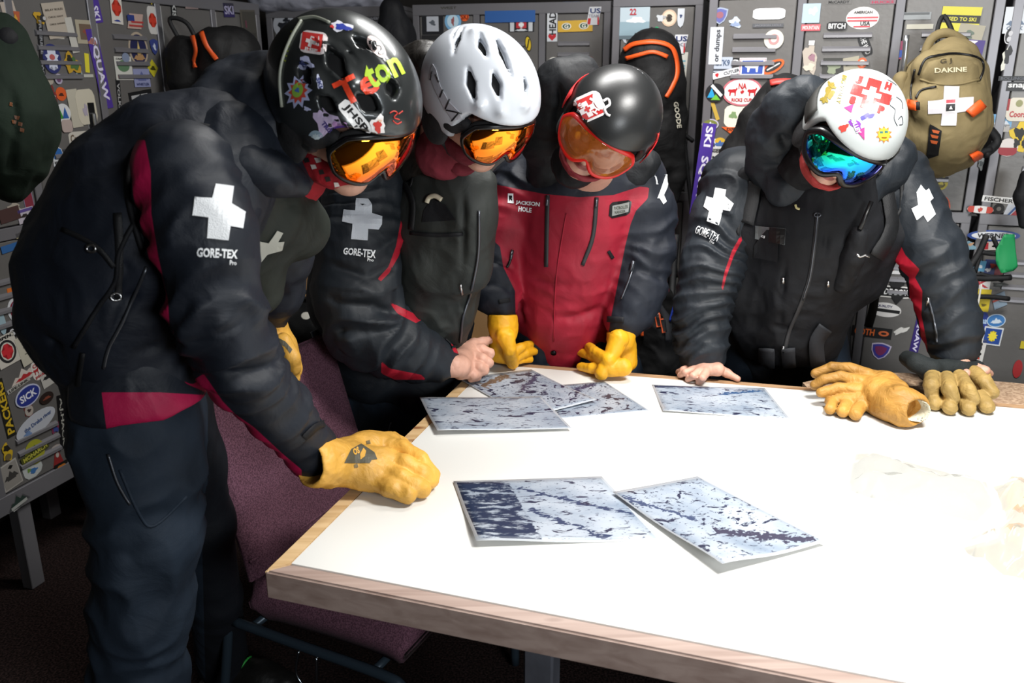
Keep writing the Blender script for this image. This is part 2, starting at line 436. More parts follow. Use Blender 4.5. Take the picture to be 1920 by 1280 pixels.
def strip(name, pts, wpx, surf, m, parent, off=0.003, thick=0.002, n=5, **props):
    """a band laid on the surface along picture points; width in pixels (number or list)"""
    q = smoothpts([(x, y, 0) for x, y in pts], n); L = len(q); V = []; F = []
    for i, p in enumerate(q):
        t = (q[min(i+1, L-1)]-q[max(i-1, 0)]); t.normalize(); nx, ny = -t.y, t.x
        wp = wpx if not isinstance(wpx, (list, tuple)) else wpx[0]+(wpx[1]-wpx[0])*i/(L-1)
        for sgn in (-.5, 0, .5):
            V.append(surf.hit(p.x+nx*wp*sgn, p.y+ny*wp*sgn, off)[0])
        if i:
            b = 3*i; F += [(b-3, b-2, b+1, b), (b-2, b-1, b+2, b+1)]
    o = obj(name, V, F, m, parent, smooth=True, **props)
    md = o.modifiers.new('thickness', 'SOLIDIFY'); md.thickness = thick; md.offset = 0
    return o
def cord(name, pts, r, surf, m, parent, off=0.003, n=5, **props):
    q = smoothpts([(x, y, 0) for x, y in pts], n); bm = bmesh.new(); tube(bm, [surf.hit(p.x, p.y, off)[0] for p in q], r, 6)
    return bobj(name, bm, m, parent, True, **props)
def lerp_poly(quad, u, v):
    (x0, y0), (x1, y1), (x2, y2), (x3, y3) = quad
    a = (x0+(x1-x0)*u, y0+(y1-y0)*u); b = (x3+(x2-x3)*u, y3+(y2-y3)*u); return (a[0]+(b[0]-a[0])*v, a[1]+(b[1]-a[1])*v)
# ------------------------------------------------------------------ the room
M_steel = mat('grey_locker_paint', '#6d6b69', 0.38, 0.25, bump=.12, bscale=60, var=.10, vscale=5)
M_steel2 = mat('grey_locker_frame_paint', '#77767a', 0.36, 0.3, var=.08, vscale=4)
M_dark = mat('black_void_paint', '#0a0a0c', 0.8)
M_chrome = mat('brushed_steel', '#b9b9b9', 0.28, 1.0)
M_blackp = mat('black_plastic', '#0c0c0e', 0.4)
M_wall = mat('dark_wall_paint', '#2a2724', 0.9, var=.1)
M_ceil = mat('ceiling_paint', '#6d6862', 0.9, var=.05)
def carpet():
    m = bpy.data.materials.new('dark_speckled_carpet'); m.use_nodes = True; nt = m.node_tree; b = nt.nodes['Principled BSDF']; L = nt.links.new
    tc = N(nt, 'ShaderNodeTexCoord'); n = N(nt, 'ShaderNodeTexNoise', i_Scale=160.0, i_Detail=3.0); L(tc.outputs['Object'], n.inputs['Vector'])
    r = N(nt, 'ShaderNodeValToRGB'); L(n.outputs[0], r.inputs[0]); e = r.color_ramp.elements
    e[0].position = .4; e[0].color = (*srgb('#15100f'), 1); e[1].position = .68; e[1].color = (*srgb('#3a2c2a'), 1); L(r.outputs[0], b.inputs['Base Color'])
    b.inputs['Roughness'].default_value = 1; b.inputs['Specular IOR Level'].default_value = .1
    bp = N(nt, 'ShaderNodeBump', i_Strength=.8, i_Distance=.004); L(n.outputs[0], bp.inputs['Height']); L(bp.outputs[0], b.inputs['Normal']); return m
XD = Vector((.955, -.2957, 0)); YD = Vector((.2957, .955, 0)); ZD = Vector((0, 0, 1))
O_room = Vector((-1.55, 2.30, 0))
def rp(s, t, z=0): return O_room + YD*s + XD*t + ZD*z      # room frame: s along the left wall, t away from it
def slab(name, a, b, z0, z1, m, th=.05):
    """vertical wall from a to b (room points)"""
    d = (b-a); L_ = d.length; d.normalize(); R = Matrix((d, Vector((-d.y, d.x, 0)), ZD)).transposed()
    bm = bmesh.new(); c = (a+b)/2; box(bm, (c.x, c.y, (z0+z1)/2), (L_, th, z1-z0), R); o = bobj(name, bm, m); o['kind'] = 'structure'; return o
def hslab(name, z, th, m):
    R = Matrix((XD, YD, ZD)).transposed(); bm = bmesh.new(); c = rp(.2, 2.3); box(bm, (c.x, c.y, z), (6.2, 6.6, th), R); o = bobj(name, bm, m); o['kind'] = 'structure'; return o
hslab('floor', -.025, .05, carpet()); hslab('ceiling', 2.80, .05, M_ceil)
slab('wall_left', rp(-3.1, -.5), rp(3.0, -.5), 0, 2.775, M_wall)
slab('wall_back', rp(2.75, -.6), rp(2.75, 5.3), 0, 2.775, M_wall)
slab('wall_right', rp(-3.1, 5.3), rp(2.9, 5.3), 0, 2.775, M_wall)
slab('wall_front', rp(-3.1, -.6), rp(-3.1, 5.4), 0, 2.775, M_wall)

# ------------------------------------------------------------------ flat prints
def blob(seed, n=18, amp=.28):
    r = random.Random(seed); ph = [r.uniform(0, 6.3) for _ in range(4)]
    return [((.5-amp*.5+amp*.5*sum(math.sin(k*a+ph[k-2])*.5 for k in (2, 3, 5)))*math.cos(a), (.5-amp*.5+amp*.5*sum(math.sin(k*a+ph[k-2])*.5 for k in (2, 3, 5)))*math.sin(a)) for a in [2*math.pi*i/n for i in range(n)]]
ELL = [(.5*math.cos(2*math.pi*i/24), .5*math.sin(2*math.pi*i/24)) for i in range(24)]
SHP = {
 'r': [(-.5, -.5), (.5, -.5), (.5, .5), (-.5, .5)], 'e': ELL,
 'o': [(-.5, -.3), (-.42, -.44), (-.3, -.5), (.3, -.5), (.42, -.44), (.5, -.3), (.5, .3), (.42, .44), (.3, .5), (-.3, .5), (-.42, .44), (-.5, .3)],
 's': [(0, -.5), (.28, -.32), (.45, 0), (.5, .38), (.25, .46), (0, .5), (-.25, .46), (-.5, .38), (-.45, 0), (-.28, -.32)],
 'd': [(0, -.5), (.5, 0), (0, .5), (-.5, 0)], 't': [(-.5, -.5), (.5, -.5), (0, .5)], 'v': [(0, -.5), (.5, .5), (-.5, .5)],
 'p': [(-.5, -.5), (.3, -.5), (.5, .5), (-.3, .5)], 'a': [(-.5, -.5), (.5, -.5), (.5, .1), (.35, .38), (0, .5), (-.35, .38), (-.5, .1)],
 'm': [(-.03, -.5), (.03, -.5), (.03, -.28), (.3, -.32), (.26, -.22), (.48, -.02), (.42, .03), (.46, .2), (.3, .16), (.24, .2), (.14, .06), (.18, .34), (.08, .3), (0, .5), (-.08, .3), (-.18, .34), (-.14, .06), (-.24, .2), (-.3, .16), (-.46, .2), (-.42, .03), (-.48, -.02), (-.26, -.22), (-.3, -.32), (-.03, -.28)],
 '+': [(-.17, -.5), (.17, -.5), (.17, -.17), (.5, -.17), (.5, .17), (.17, .17), (.17, .5), (-.17, .5), (-.17, .17), (-.5, .17), (-.5, -.17), (-.17, -.17)],
 '*': [((.5 if i % 2 else .33)*math.cos(math.pi*i/10), (.5 if i % 2 else .33)*math.sin(math.pi*i/10)) for i in range(20)],
 'h': [(0, -.5), (.42, -.02), (.5, .2), (.4, .42), (.2, .46), (0, .25), (-.2, .46), (-.4, .42), (-.5, .2), (-.42, -.02)],
 'k': [(-.5, -.3), (-.28, .1), (-.18, 0), (0, .45), (.15, .1), (.26, .2), (.5, -.3), (.3, -.3), (.3, -.42), (-.3, -.42), (-.3, -.3)],     # mountains
 'b': [(-.5, .1), (-.38, .3), (-.1, .25), (.15, .32), (.3, .3), (.4, .5), (.5, .36), (.44, .2), (.36, .05), (.34, -.5), (.24, -.5), (.2, -.1), (-.15, -.1), (-.2, -.5), (-.3, -.5), (-.32, -.05), (-.42, 0)],   # standing dog or bear
}
def shape(k): return SHP[k] if k in SHP else blob(hash(k) % 997 if not k[1:].isdigit() else int(k[1:]))
def print_mesh(name, W, H, bg, sh, texts, ex, place, parent, rot=0, lift=.0008, rim=None, **props):
    """a thin print: bg shape W x H metres, text lines and emblems on it; place(x, y, d) -> world"""
    a = math.radians(rot); ca, sa = math.cos(a), math.sin(a); V = []; F = []; MI = []; mats = []
    def mi(c):
        m = c if not isinstance(c, str) else flat(c)
        if m not in mats: mats.append(m)
        return mats.index(m)
    def put(x, y, d): return place(x*ca-y*sa, x*sa+y*ca, d)
    def poly(pts, c, d, base=False):
        b = len(V); n = len(pts)
        bm = bmesh.new(); bm.faces.new([bm.verts.new((x, y, 0)) for x, y in pts]); bmesh.ops.triangulate(bm, faces=bm.faces[:]); bm.verts.index_update()
        q = mi(c)
        for v in bm.verts: V.append(put(v.co.x, v.co.y, d))
        for f in bm.faces: F.append(tuple(b+v.index for v in f.verts)); MI.append(q)
        bm.free()
        if base:
            c0 = len(V)
            for x, y in pts: V.append(put(x, y, 0))
            for i in range(n): F.append((b+i, b+(i+1) % n, c0+(i+1) % n, c0+i)); MI.append(q)
    if bg: poly([(x*W, y*H) for x, y in shape(sh)], rim or bg, lift, True)
    if rim: poly([(x*W*.9, y*H*.88) for x, y in shape(sh)], bg, lift+.0002)
    L_ = 1
    for e in ex:
        s_, c, dx, dy, ww, hh = e[:6]; r2 = math.radians(e[6]) if len(e) > 6 else 0
        poly([((dx*W+x*ww*W*math.cos(r2)-y*hh*H*math.sin(r2)), (dy*H+x*ww*W*math.sin(r2)+y*hh*H*math.cos(r2))) for x, y in shape(s_)], c, lift+.0003*(L_+1)); L_ += 1
    for tx in texts:
        s_, c, dx, dy, ww, hh = tx[:6]; tr = math.radians(tx[6]) if len(tx) > 6 else 0
        TV, TF, _ = text2d(s_, .03); b = len(V); q = mi(c); kw = ww*W; kh = hh*H
        if abs(abs(tr)-math.pi/2) < .01: kw, kh = hh*H, ww*W
        for x, y in TV:
            x, y = x*kw, y*kh; V.append(put(dx*W+x*math.cos(tr)-y*math.sin(tr), dy*H+x*math.sin(tr)+y*math.cos(tr), lift+.0003*(L_+1)))
        for t in TF: F.append(tuple(b+i for i in t)); MI.append(q)
    return obj(name, V, F, mats, parent, midx=MI, **props)

# ------------------------------------------------------------------ lockers
LOUV = {}
class Bank:
    """a run of lockers that is bolted together: carcass, doors in two tiers, louvres, handles"""
    def __init__(s, A, B, n, label, z0=.30, z1=1.86, split=1.13, louv=(1.70, 4), hang=False, edges=None, depth=.36):
        s.A = Vector((*A, 0)); s.B = Vector((*B, 0)); s.U = (s.B-s.A).normalized(); s.W = (s.B-s.A).length; s.Nn = Vector((s.U.y, -s.U.x, 0)); s.n = n
        s.root = thing('locker_bank', label, 'lockers'); s.z0, s.z1, s.split = z0, z1, split; s.cnt = 0
        R = Matrix((s.U, -s.Nn, ZD)).transposed(); s.R = R
        def W_(u, z, d=0): return s.A+s.U*u+ZD*z+s.Nn*d
        s.at = W_
        s.edges = edges or [s.W*i/n for i in range(n+1)]
        bm = bmesh.new()
        box(bm, W_(s.W/2, z1-.008, -depth/2), (s.W, depth, .016), R); box(bm, W_(s.W/2, z0+.008, -depth/2), (s.W, depth, .016), R)
        box(bm, W_(s.W/2, (z0+z1)/2, -depth+.004), (s.W, .008, z1-z0-.03), R)
        for i, u in enumerate(s.edges):
            uu = min(max(u, .008), s.W-.008); box(bm, W_(uu, (z0+z1)/2, -depth/2-.002), (.012, depth-.012, z1-z0-.034), R)
        bobj('carcass', bm, M_steel2, s.root)
        bm = bmesh.new(); fw = .028
        for z, hh in ((z1-.022, .044), (split, .036), (z0+.03, .06)): box(bm, W_(s.W/2, z, .002), (s.W, .012, hh), R, .002, 1)
        for i, u in enumerate(s.edges):
            uu = min(max(u, fw/2), s.W-fw/2); box(bm, W_(uu, (z0+z1)/2, .0015), (fw, .011, z1-z0-.002), R, .002, 1)
        bobj('face_frame', bm, M_steel2, s.root)
        s.doors = {}
        for i in range(n):
            u0 = s.edges[i]+fw/2+.003; u1 = s.edges[i+1]-fw/2-.003
            if i == 0: u0 += fw/2
            if i == n-1: u1 -= fw/2
            for tier, (za, zb) in enumerate(((split+.021, z1-.047), (z0+.063, split-.021))):
                bm = bmesh.new(); box(bm, W_((u0+u1)/2, (za+zb)/2, -.002), (u1-u0, .012, zb-za), R, .003, 1)
                d = bobj('door', bm, M_steel, s.root); s.doors[i, tier] = d
                zs = [zb-.115-.042*k for k in range(louv[1])]+([za+.06+.042*k for k in range(3)] if tier else [za+.10+.042*k for k in range(3)])
                key = (round(u1-u0, 3))
                for z in zs:
                    bm = bmesh.new(); wv = (u1-u0)*.56; M = Matrix.Translation(W_((u0+u1)/2, z, .0035))@R.to_4x4()
                    # louvre: a pressed half-open blade
                    pts = [(-.0, .010), (-.008, .002), (-.009, -.006), (-.001, -.009), (.002, -.009), (.002, .010)]
                    for sx in (-1, 1): pass
                    Lf = [bm.verts.new(M@Vector((-wv/2+.006*(q > 0)*0, p[0], p[1]))) for q, p in enumerate(pts)]; Rt = [bm.verts.new(M@Vector((wv/2, p[0], p[1]))) for p in pts]
                    bm.faces.new(Lf); bm.faces.new(Rt[::-1])
                    for q in range(6): bm.faces.new((Lf[q], Rt[q], Rt[(q+1) % 6], Lf[(q+1) % 6]))
                    bobj('louvre', bm, M_steel2, d)
                # handle with recessed cup and lift latch
                bm = bmesh.new(); zh = za+(zb-za)*(.45 if tier == 0 else .62); uh = u1-.045
                box(bm, W_(uh, zh, .0045), (.040, .004, .105), R, .002, 1, 0); box(bm, W_(uh, zh, .0075), (.028, .003, .085), R, .001, 1, 1)
                box(bm, W_(uh, zh-.012, .014), (.012, .014, .045), R, .003, 1, 0)
                bobj('handle', bm, [M_chrome, M_blackp], d)
    def uz(s, px, py):
        d = ray(px, py); t = (s.A-CAM).dot(s.Nn)/d.dot(s.Nn); p = CAM+d*t-s.A; return p.dot(s.U), p.z+0
    def door_of(s, u, z):
        i = 0
        for k in range(s.n):
            if u > s.edges[k]: i = k
        return s.doors[min(i, s.n-1), 0 if z > s.split else 1]
    def st(s, px, py, w, h, bg, sh='r', rot=0, t=(), fg='#111111', ex=(), rim=None, name='sticker', label=None, parent=None, d0=.0042):
        u, z = s.uz(px, py); u2, _ = s.uz(px+1, py); _, z2 = s.uz(px, py+1); mx, mz = abs(u2-u), abs(z2-z); s.cnt += 1
        lift = d0+.0006*(s.cnt % 7)
        if isinstance(t, str):
            ls = t.split('|'); k = len(ls); t = [(q, fg, 0, (.5-(i+.5)/k)*.86, .86, .62/k) for i, q in enumerate(ls)]
        pr = parent or s.door_of(u, z)
        o = print_mesh(name, w*mx, h*mz, bg, sh, t, ex, lambda x, y, d: s.at(u+x, z+y, lift+d), pr, rot, rim=rim)
        if label: o['label'] = label
        return o
def gp(px, Yf):      # a floor-plan point seen at column px (at eye level), Yf ahead
    return ((px-960)/FPX/1.048*Yf, Yf)
bA = Bank(gp(508, 4.05), gp(762, 3.95), 2, 'dim grey two-door locker bank in the corner behind the black stickered helmet')
bB = Bank(gp(778, 3.90), gp(1142, 3.68), 3, 'grey three-door locker bank behind the white helmet with yellow bar sticker')
bC = Bank(gp(1146, 3.40), gp(1311, 3.30), 1, 'single grey locker with snowy poster and hanging black and orange backpack')
bD = Bank(gp(1322, 3.05), gp(1864, 2.79), 3, 'grey three-door locker bank with purple strip and tan backpack hanging')
bE = Bank((1.522, 2.775), (2.20, 2.565), 2, 'grey locker bank at the right edge with yellow rider sticker')
LA = rp(-.62, 0); LB = rp(1.62, 0)
bL = Bank((LA.x, LA.y), (LB.x, LB.y), 7, 'dark sticker-covered locker bank along the left wall on a raised stand', edges=[0, .32, .64, .96, 1.28, 1.60, 1.92, 2.24])
# stand under the left bank
R = Matrix((bL.U, -bL.Nn, ZD)).transposed()
for u in (.03, .72, 1.1, 1.52, 2.2):
    for d in (-.03, -.33): bm = bmesh.new(); box(bm, bL.at(u, .15, d), (.05, .04, .298), R, .002, 1); bobj('stand_leg', bm, M_steel2, bL.root)
for b, us in ((bA, None), (bB, None), (bC, None), (bD, None), (bE, None)):
    bm = bmesh.new(); box(bm, b.at(b.W/2, .15, -.17), (b.W-.02, .32, .298), b.R, .002, 1); bobj('plinth', bm, M_dark, b.root)
# head and side casings of the dark gaps are simply the room wall behind

W_, K_, RD, BL, PU, YE, CR, OR = '#d9dadd', '#101012', '#c0232b', '#2b4a9c', '#432a86', '#e0bd2e', '#d9d2c0', '#e2622a'
b = bD
b.st(1350, 30, 30, 32, '#96a0b4', 's', 0, ex=[('s', '#5b5f9a', 0, 0, .82, .82), ('e', '#8f5a66', 0, .05, .45, .4)])
b.st(1379, 42, 30, 24, '#b9c4d2', 'q5', 0, ex=[('k', '#8796b4', 0, -.1, .7, .5)])
b.st(1442, 26, 60, 21, '#f6f8fa', 'o', 0, label='plain white rounded reflective sticker')
b.st(1440, 48, 58, 7, '#55565a', 'r', 0, t='JACKSON HOLE', fg='#7a7b80')
b.st(1343, 86, 25, 70, '#c3c7ce', 'r', 0, t=[('or dumps', '#3c3d42', .12, 0, .5, .86, 90)])
b.st(1451, 74, 37, 37, '#d8d2c4', 'e', 0, ex=[('e', '#b98c8c', 0, 0, .55, .55), ('e', '#d8ccc4', 0, 0, .3, .3)])
b.st(1350, 121, 46, 28, '#aeb6c4', 'r', 0, t=[('GTK9', '#50607a', .1, .12, .6, .4)], ex=[('k', '#35373c', -.35, .1, .2, .5), ('r', '#3c4048', 0, -.35, .9, .12)])
b.st(1380, 116, 12, 14, K_, 'r', 0, t='3', fg='#e8e8e8')
b.st(1366, 136, 60, 12, '#e2e4e8', 'r', 14, t=[('CUTLER', '#303236', .1, 0, .5, .5)], ex=[('h', RD, -.36, 0, .12, .7)])
b.st(1411, 126, 50, 35, '#e8e4e8', 'r', 0, ex=[('r', '#c06878', 0, 0, .95, .92), ('r', '#e8e8ee', 0, 0, .9, .86), ('r', '#3450a4', 0, 0, .78, .72), ('b', '#eef0f4', 0, 0, .6, .52)], label='blue and white dog sticker')
b.st(1450, 125, 44, 22, OR, 'e', 30, ex=[('e', '#33302f', 0, 0, .78, .62), ('r', '#d0d0d0', 0, 0, .6, .12)])
b.st(1392, 172, 76, 54, '#e6e4e2', 'e', 0, rim='#c9707a', t=[('NA', RD, 0, .2, .2, .2), ('RICKS CUP', RD, 0, -.28, .5, .12)], ex=[('b', RD, -.24, 0, .24, .3), ('b', RD, .24, 0, .24, .3), ('m', RD, 0, 0, .1, .16)], label='white oval sticker with red bears')
b.st(1341, 174, 36, 36, '#1c1c20', 'e', 0, ex=[('t', '#2a9bd0', -.18, .0, .42, .5), ('t', '#6cb83a', .05, -.22, .5, .3), ('r', '#e8e8e8', .08, .12, .78, .16, -45)])
b.st(1441, 185, 26, 92, '#1c1c1e', 'o', -12, t=[('funk to us', '#e4e4e4', 0, 0, .6, .9, 90)])
b.st(1341, 208, 7, 36, '#c2a244', 'r', 22)
b.st(1386, 218, 56, 42, '#e6e2d2', 'o', 0, ex=[('q3', '#7f9a6a', -.2, .05, .3, .5), ('q8', '#c98a50', .15, .2, .16, .3), ('q9', '#a8b48a', .25, -.1, .2, .5)])
b.st(1332, 233, 32, 21, '#b9b3c8', 'e', 0, ex=[('e', '#78803a', 0, 0, .84, .8), ('k', '#d8d8e0', 0, 0, .6, .6)])
b.st(1378, 247, 52, 18, OR, 'v', 0, t=[('EXPLORE', '#30201a', 0, .25, .6, .34)])
b.st(1380, 262, 26, 30, '#2a2640', 's', 0, ex=[('+', '#b06a80', 0, 0, .6, .6, 45)])
b.st(1318, 318, 25, 172, '#4a3294', 'r', -5, t=[('SKI  SQUAW', '#e6e2f2', 0, .0, .62, .94, -90)], label='purple SKI SQUAW strip')
b.st(1350, 268, 32, 26, '#d8dce6', 'q7', 0, ex=[('e', '#d8b03a', 0, .15, .6, .5), ('k', '#5070a8', 0, 0, .7, .5)])
b.st(1337, 292, 42, 34, '#dcdcd8', 'r', 0, t=[('LANSER', K_, 0, .3, .7, .2)], ex=[('q2', '#202020', -.2, -.15, .3, .5), ('q4', '#202020', .1, -.15, .3, .5)])
b.st(1373, 297, 30, 13, '#e4e0e0', 'o', 0, ex=[('r', RD, -.38, 0, .2, .9), ('m', RD, 0, 0, .3, .8), ('r', RD, .38, 0, .2, .9)])
b.st(1380, 281, 14, 12, '#e4e0e0', 'o', 0, ex=[('h', RD, 0, 0, .7, .8)])
b.st(1521, 25, 33, 36, '#a9bccb', 'r', 0, ex=[('q1', '#dfe6ee', .1, .1, .6, .6)]); b.st(1520, 52, 36, 12, '#c85a62', 'r', 0, t='MOUNTAIN', fg='#e8c8c8')
b.st(1569, 49, 37, 16, '#18181a', 'o', 0, t='BITCH', fg='#dcdcdc')
b.st(1617, 34, 62, 42, '#ddd9d6', 'e', 0, t=[('AMERICAN', '#404040', 0, .26, .56, .12), ('USA', '#303030', .1, -.24, .3, .2)], ex=[('r', '#c05058', 0, .02, .94, .07), ('r', '#c05058', 0, -.12, .9, .07), ('r', '#c05058', 0, -.38, .5, .06)])
b.st(1622, 85, 20, 42, '#1b1b1d', 'o', 25, t=[('THE WILD', '#c8c8c8', 0, 0, .5, .85, -90)])
b.st(1519, 108, 36, 72, '#b3a89c', 'q12', 0, ex=[('q13', '#96707c', .1, 0, .4, .3), ('q14', '#c8c0b0', 0, -.25, .7, .3), ('r', '#d8d8d8', 0, .38, .3, .12)])
b.st(1562, 127, 40, 36, '#3a3a36', 'r', 0, ex=[('q15', '#8a927a', 0, 0, .8, .8)]); b.st(1596, 120, 30, 26, '#a09a88', 'r', 10, ex=[('r', '#3c3c3a', 0, 0, .7, .2)]); b.st(1616, 118, 19, 20, '#d06038', 'e', 0, ex=[('e', '#e8d0c0', 0, 0, .6, .6), ('t', '#c04030', 0, 0, .4, .4)])
b.st(1545, 151, 56, 10, '#1a1a1c', 'r', 0, t='THE STEEPS', fg='#d8d8d8')
b.st(1573, 4, 46, 9, '#6a6866', 'r', 0, t='McCARDY', fg='#1a1a1a'); b.st(1655, 4, 48, 8, '#7c6a70', 'r', 0, t='HUCKS', fg='#b03050')
b.st(1712, 30, 66, 14, '#8e9294', 'r', 0, ex=[('r', '#55585a', 0, .3, .9, .3)]); b.st(1724, 50, 50, 9, '#b9b6a8', 'r', 0)
b.st(1800, 36, 74, 46, '#c9c13a', 'r', -3, ex=[('r', '#1c1c1a', 0, .0, 1, .32)], t=[('USED TO SKI', '#c9c13a', 0, 0, .8, .16)], label='yellow and black sticker')
b.st(1818, 66, 48, 40, '#9c9684', 'r', -8, ex=[('q20', '#5c6a5c', -.1, 0, .7, .5)]); b.st(1826, 92, 34, 34, '#3d2a74', 'r', -5, ex=[('v', '#d8d0e0', -.2, .3, .6, .3)])
b.st(1690, 94, 22, 34, '#8a3c58', 'r', 0, ex=[('r', '#34509a', 0, -.2, 1, .4)])
b.st(1764, 343, 26, 26, '#c3b22a', 'e', 0, ex=[('*', '#6a6020', 0, 0, .7, .7), ('q3', '#d0c040', 0, 0, .4, .4)])
b.st(1765, 390, 32, 46, '#e0562e', 'e', 0, ex=[('r', '#2c3c8a', -.2, .2, .4, .4), ('q6', '#dce0e8', .1, .1, .5, .3), ('q2', '#18182a', .05, -.1, .6, .3)])
b.st(1674, 505, 30, 15, '#d8d8d8', 'r', 0, ex=[('h', RD, -.1, 0, .36, .7)])
b.st(1674, 546, 78, 22, '#e6e4e0', 'o', -1, t=[('RUDE BOYS', '#e8e8e8', 0, 0, .86, .52)], ex=[('o', K_, 0, 0, .94, .8)], label='black RUDE BOYS sticker')
b.st(1681, 532, 30, 26, K_, 'm', 0); b.st(1681, 562, 26, 16, K_, 'v', 0)
b.st(1660, 580, 60, 27, '#dad8d6', 'e', -4, ex=[('r', K_, 0, -.05, .92, .22)], t=[('QUALITY', '#2a2a5a', -.05, .24, .5, .2)])
b.st(1634, 622, 76, 20, '#141416', 'r', -2, t=[('GOTH', '#df6a2c', -.18, 0, .5, .62)], ex=[('e', '#d2683a', .3, 0, .26, .5), ('e', '#141416', .3, 0, .14, .2)], label='black sticker with orange GOTH lettering')
b.st(1689, 619, 42, 13, '#d6d4d0', 'q10', 32); b.st(1720, 625, 17, 84, '#33236e', 'r', -4, t=[('SQUAW', '#d8d4ec', 0, 0, .6, .8, -90)])
b.st(1650, 657, 38, 32, '#c6bed4', 's', -6, ex=[('s', '#3c3a96', 0, 0, .86, .86), ('s', '#7a2c5c', 0, .02, .6, .56)])
b = bE
b.st(1904, 38, 44, 50, '#c6cacf', 'r', 0, ex=[('k', '#5a6a80', 0, -.05, .8, .4), ('d', '#1c2430', 0, .08, .2, .4)], t=[('CREEK', '#506078', 0, -.3, .7, .14)])
b.st(1893, 66, 20, 34, '#c9c9cc', 'e', -8, ex=[('e', K_, 0, 0, .86, .9), ('e', '#b8b8bc', 0, .1, .4, .3), ('e', '#b8b8bc', 0, -.22, .4, .3)])
b.st(1888, 108, 30, 54, '#c8c8bc', 'q22', 0, ex=[('q23', '#19191b', 0, .1, .6, .8)])
b.st(1902, 147, 62, 9, '#151517', 'r', 0, t='BOLLINGER', fg='#50525a'); b.st(1908, 162, 44, 17, '#222224', 'r', 0, t='snap', fg='#d6d6d6')
b.st(1908, 205, 44, 44, '#cfc8ba', 'o', 0, t=[('Coors', '#b0333c', 0, -.2, .7, .26)], ex=[('e', '#8a8a60', 0, .26, .3, .3), ('r', '#901c24', -.45, .2, .1, .5)])
b.st(1877, 226, 40, 24, '#6aa0c8', 'r', 0, ex=[('k', '#c6ccd4', 0, -.15, .9, .8)]); b.st(1877, 240, 30, 14, '#a8a4a0', 'r', 0)
b.st(1910, 255, 50, 66, '#d8b828', 'q24', 0, ex=[('q25', '#15130f', .0, .08, .5, .5), ('q26', '#15130f', -.05, -.2, .4, .3), ('q27', '#15130f', .2, -.2, .2, .3)], label='yellow sticker with black bucking rider')
b.st(1889, 276, 38, 34, '#d8d0cc', 'e', 0, ex=[('a', '#94242e', 0, -.24, .92, .46, 180)]); b.st(1839, 306, 16, 28, '#8c9090', 'q6', 0, ex=[('q7', '#40484a', 0, 0, .6, .6)])
b.st(1872, 374, 64, 12, '#dcdcdc', 'r', -4, t='FISCHER', fg='#202020', label='FISCHER sticker')
b.st(1837, 392, 50, 14, '#d8d4d2', 'e', -2, ex=[('a', '#b83a2a', -.36, 0, .26, .8, 90), ('m', '#b83a2a', 0, 0, .2, .8), ('a', '#b83a2a', .36, 0, .26, .8, -90)])
b.st(1872, 391, 22, 20, '#18181a', 'e', 0, ex=[('e', '#6b6966', 0, 0, .4, .4)]); b.st(1824, 402, 18, 8, '#1c1a18', 'q3')
b.st(1912, 391, 66, 42, '#d5d9e2', 'p', 0, ex=[('t', '#2c5a9e', .0, 0, .8, .8), ('t', '#d5d9e2', 0, -.06, .62, .6), ('t', '#b8323a', 0, -.07, .5, .46), ('t', '#d5d9e2', 0, -.1, .2, .18)])
b.st(1862, 441, 100, 21, '#2c4a92', 'e', 2, ex=[('e', '#dcdee4', 0, 0, .84, .72)], t=[('WERNER', '#14141c', 0, 0, .62, .42)], label='blue and white WERNER oval')
b.st(1818, 460, 26, 22, '#6f93a4', 'q5', 30, ex=[('q7', '#b08a6a', .1, .1, .5, .4)]); b.st(1857, 460, 32, 16, '#cfc8c6', 'r', 5, ex=[('r', '#b03038', -.3, 0, .3, .8), ('q3', K_, .2, 0, .3, .6)])
b.st(1834, 497, 26, 20, '#5a9ac0', 'r', -5, ex=[('q9', '#d8e0e6', 0, 0, .7, .6)]); b.st(1858, 500, 26, 28, '#26386e', 'r', 0, ex=[('q4', '#b8443c', .1, .1, .5, .5), ('q8', '#cfcfd4', -.2, -.2, .5, .4)]); b.st(1872, 508, 16, 22, '#7c2430', 'r', 0)
b.st(1802, 494, 13, 34, '#d8d2d2', 'q11', -15, ex=[('q12', '#c0506a', 0, 0, .5, .7)])
b.st(1842, 531, 28, 24, '#d8d6d4', 'r', 0, t='K', fg='#b8323a'); b.st(1874, 533, 36, 12, '#2c302e', 'q15', 0, ex=[('q16', '#5c6260', 0, 0, .5, .4)])
b.st(1842, 562, 27, 42, '#cdb62a', 'r', 0, ex=[('r', '#6a5c14', 0, .2, .7, .12), ('q4', '#6a5c14', .1, -.2, .4, .2)]); b.st(1873, 562, 32, 26, '#7a8c9c', 'p', 30, ex=[('r', '#a04a40', 0, .1, .8, .15)]); b.st(1811, 547, 10, 12, '#b03a30', 'r', 0, ex=[('r', K_, 0, .3, 1, .5)])
b.st(1831, 604, 40, 42, '#24398a', 'o', 0, t=[('Arizona', '#a8c0da', 0, .12, .9, .3), ('Snow', '#a8c0da', 0, -.2, .5, .22)]); b.st(1867, 600, 36, 25, '#3a74b0', 'e', 8, rim='#b8c8d8', ex=[('k', '#c6d2de', 0, 0, .6, .5)])
b.st(1860, 629, 36, 34, '#ccd0d4', 'r', -3, ex=[('r', '#23458e', 0, 0, .86, .84), ('*', '#e6d23a', 0, 0, .55, .6)], label='blue square sticker with yellow sun')
b.st(1834, 655, 24, 42, '#cfccc8', 'r', -3, ex=[('q13', '#151515', 0, .2, .6, .5), ('q14', '#151515', 0, -.22, .7, .4), ('q3', '#b84030', .1, -.36, .3, .15)])
b.st(1907, 690, 18, 34, '#9a2a2c', 'e', 0); b.st(1917, 645, 10, 14, '#c0ae2a', 'r', 0)
b = bC
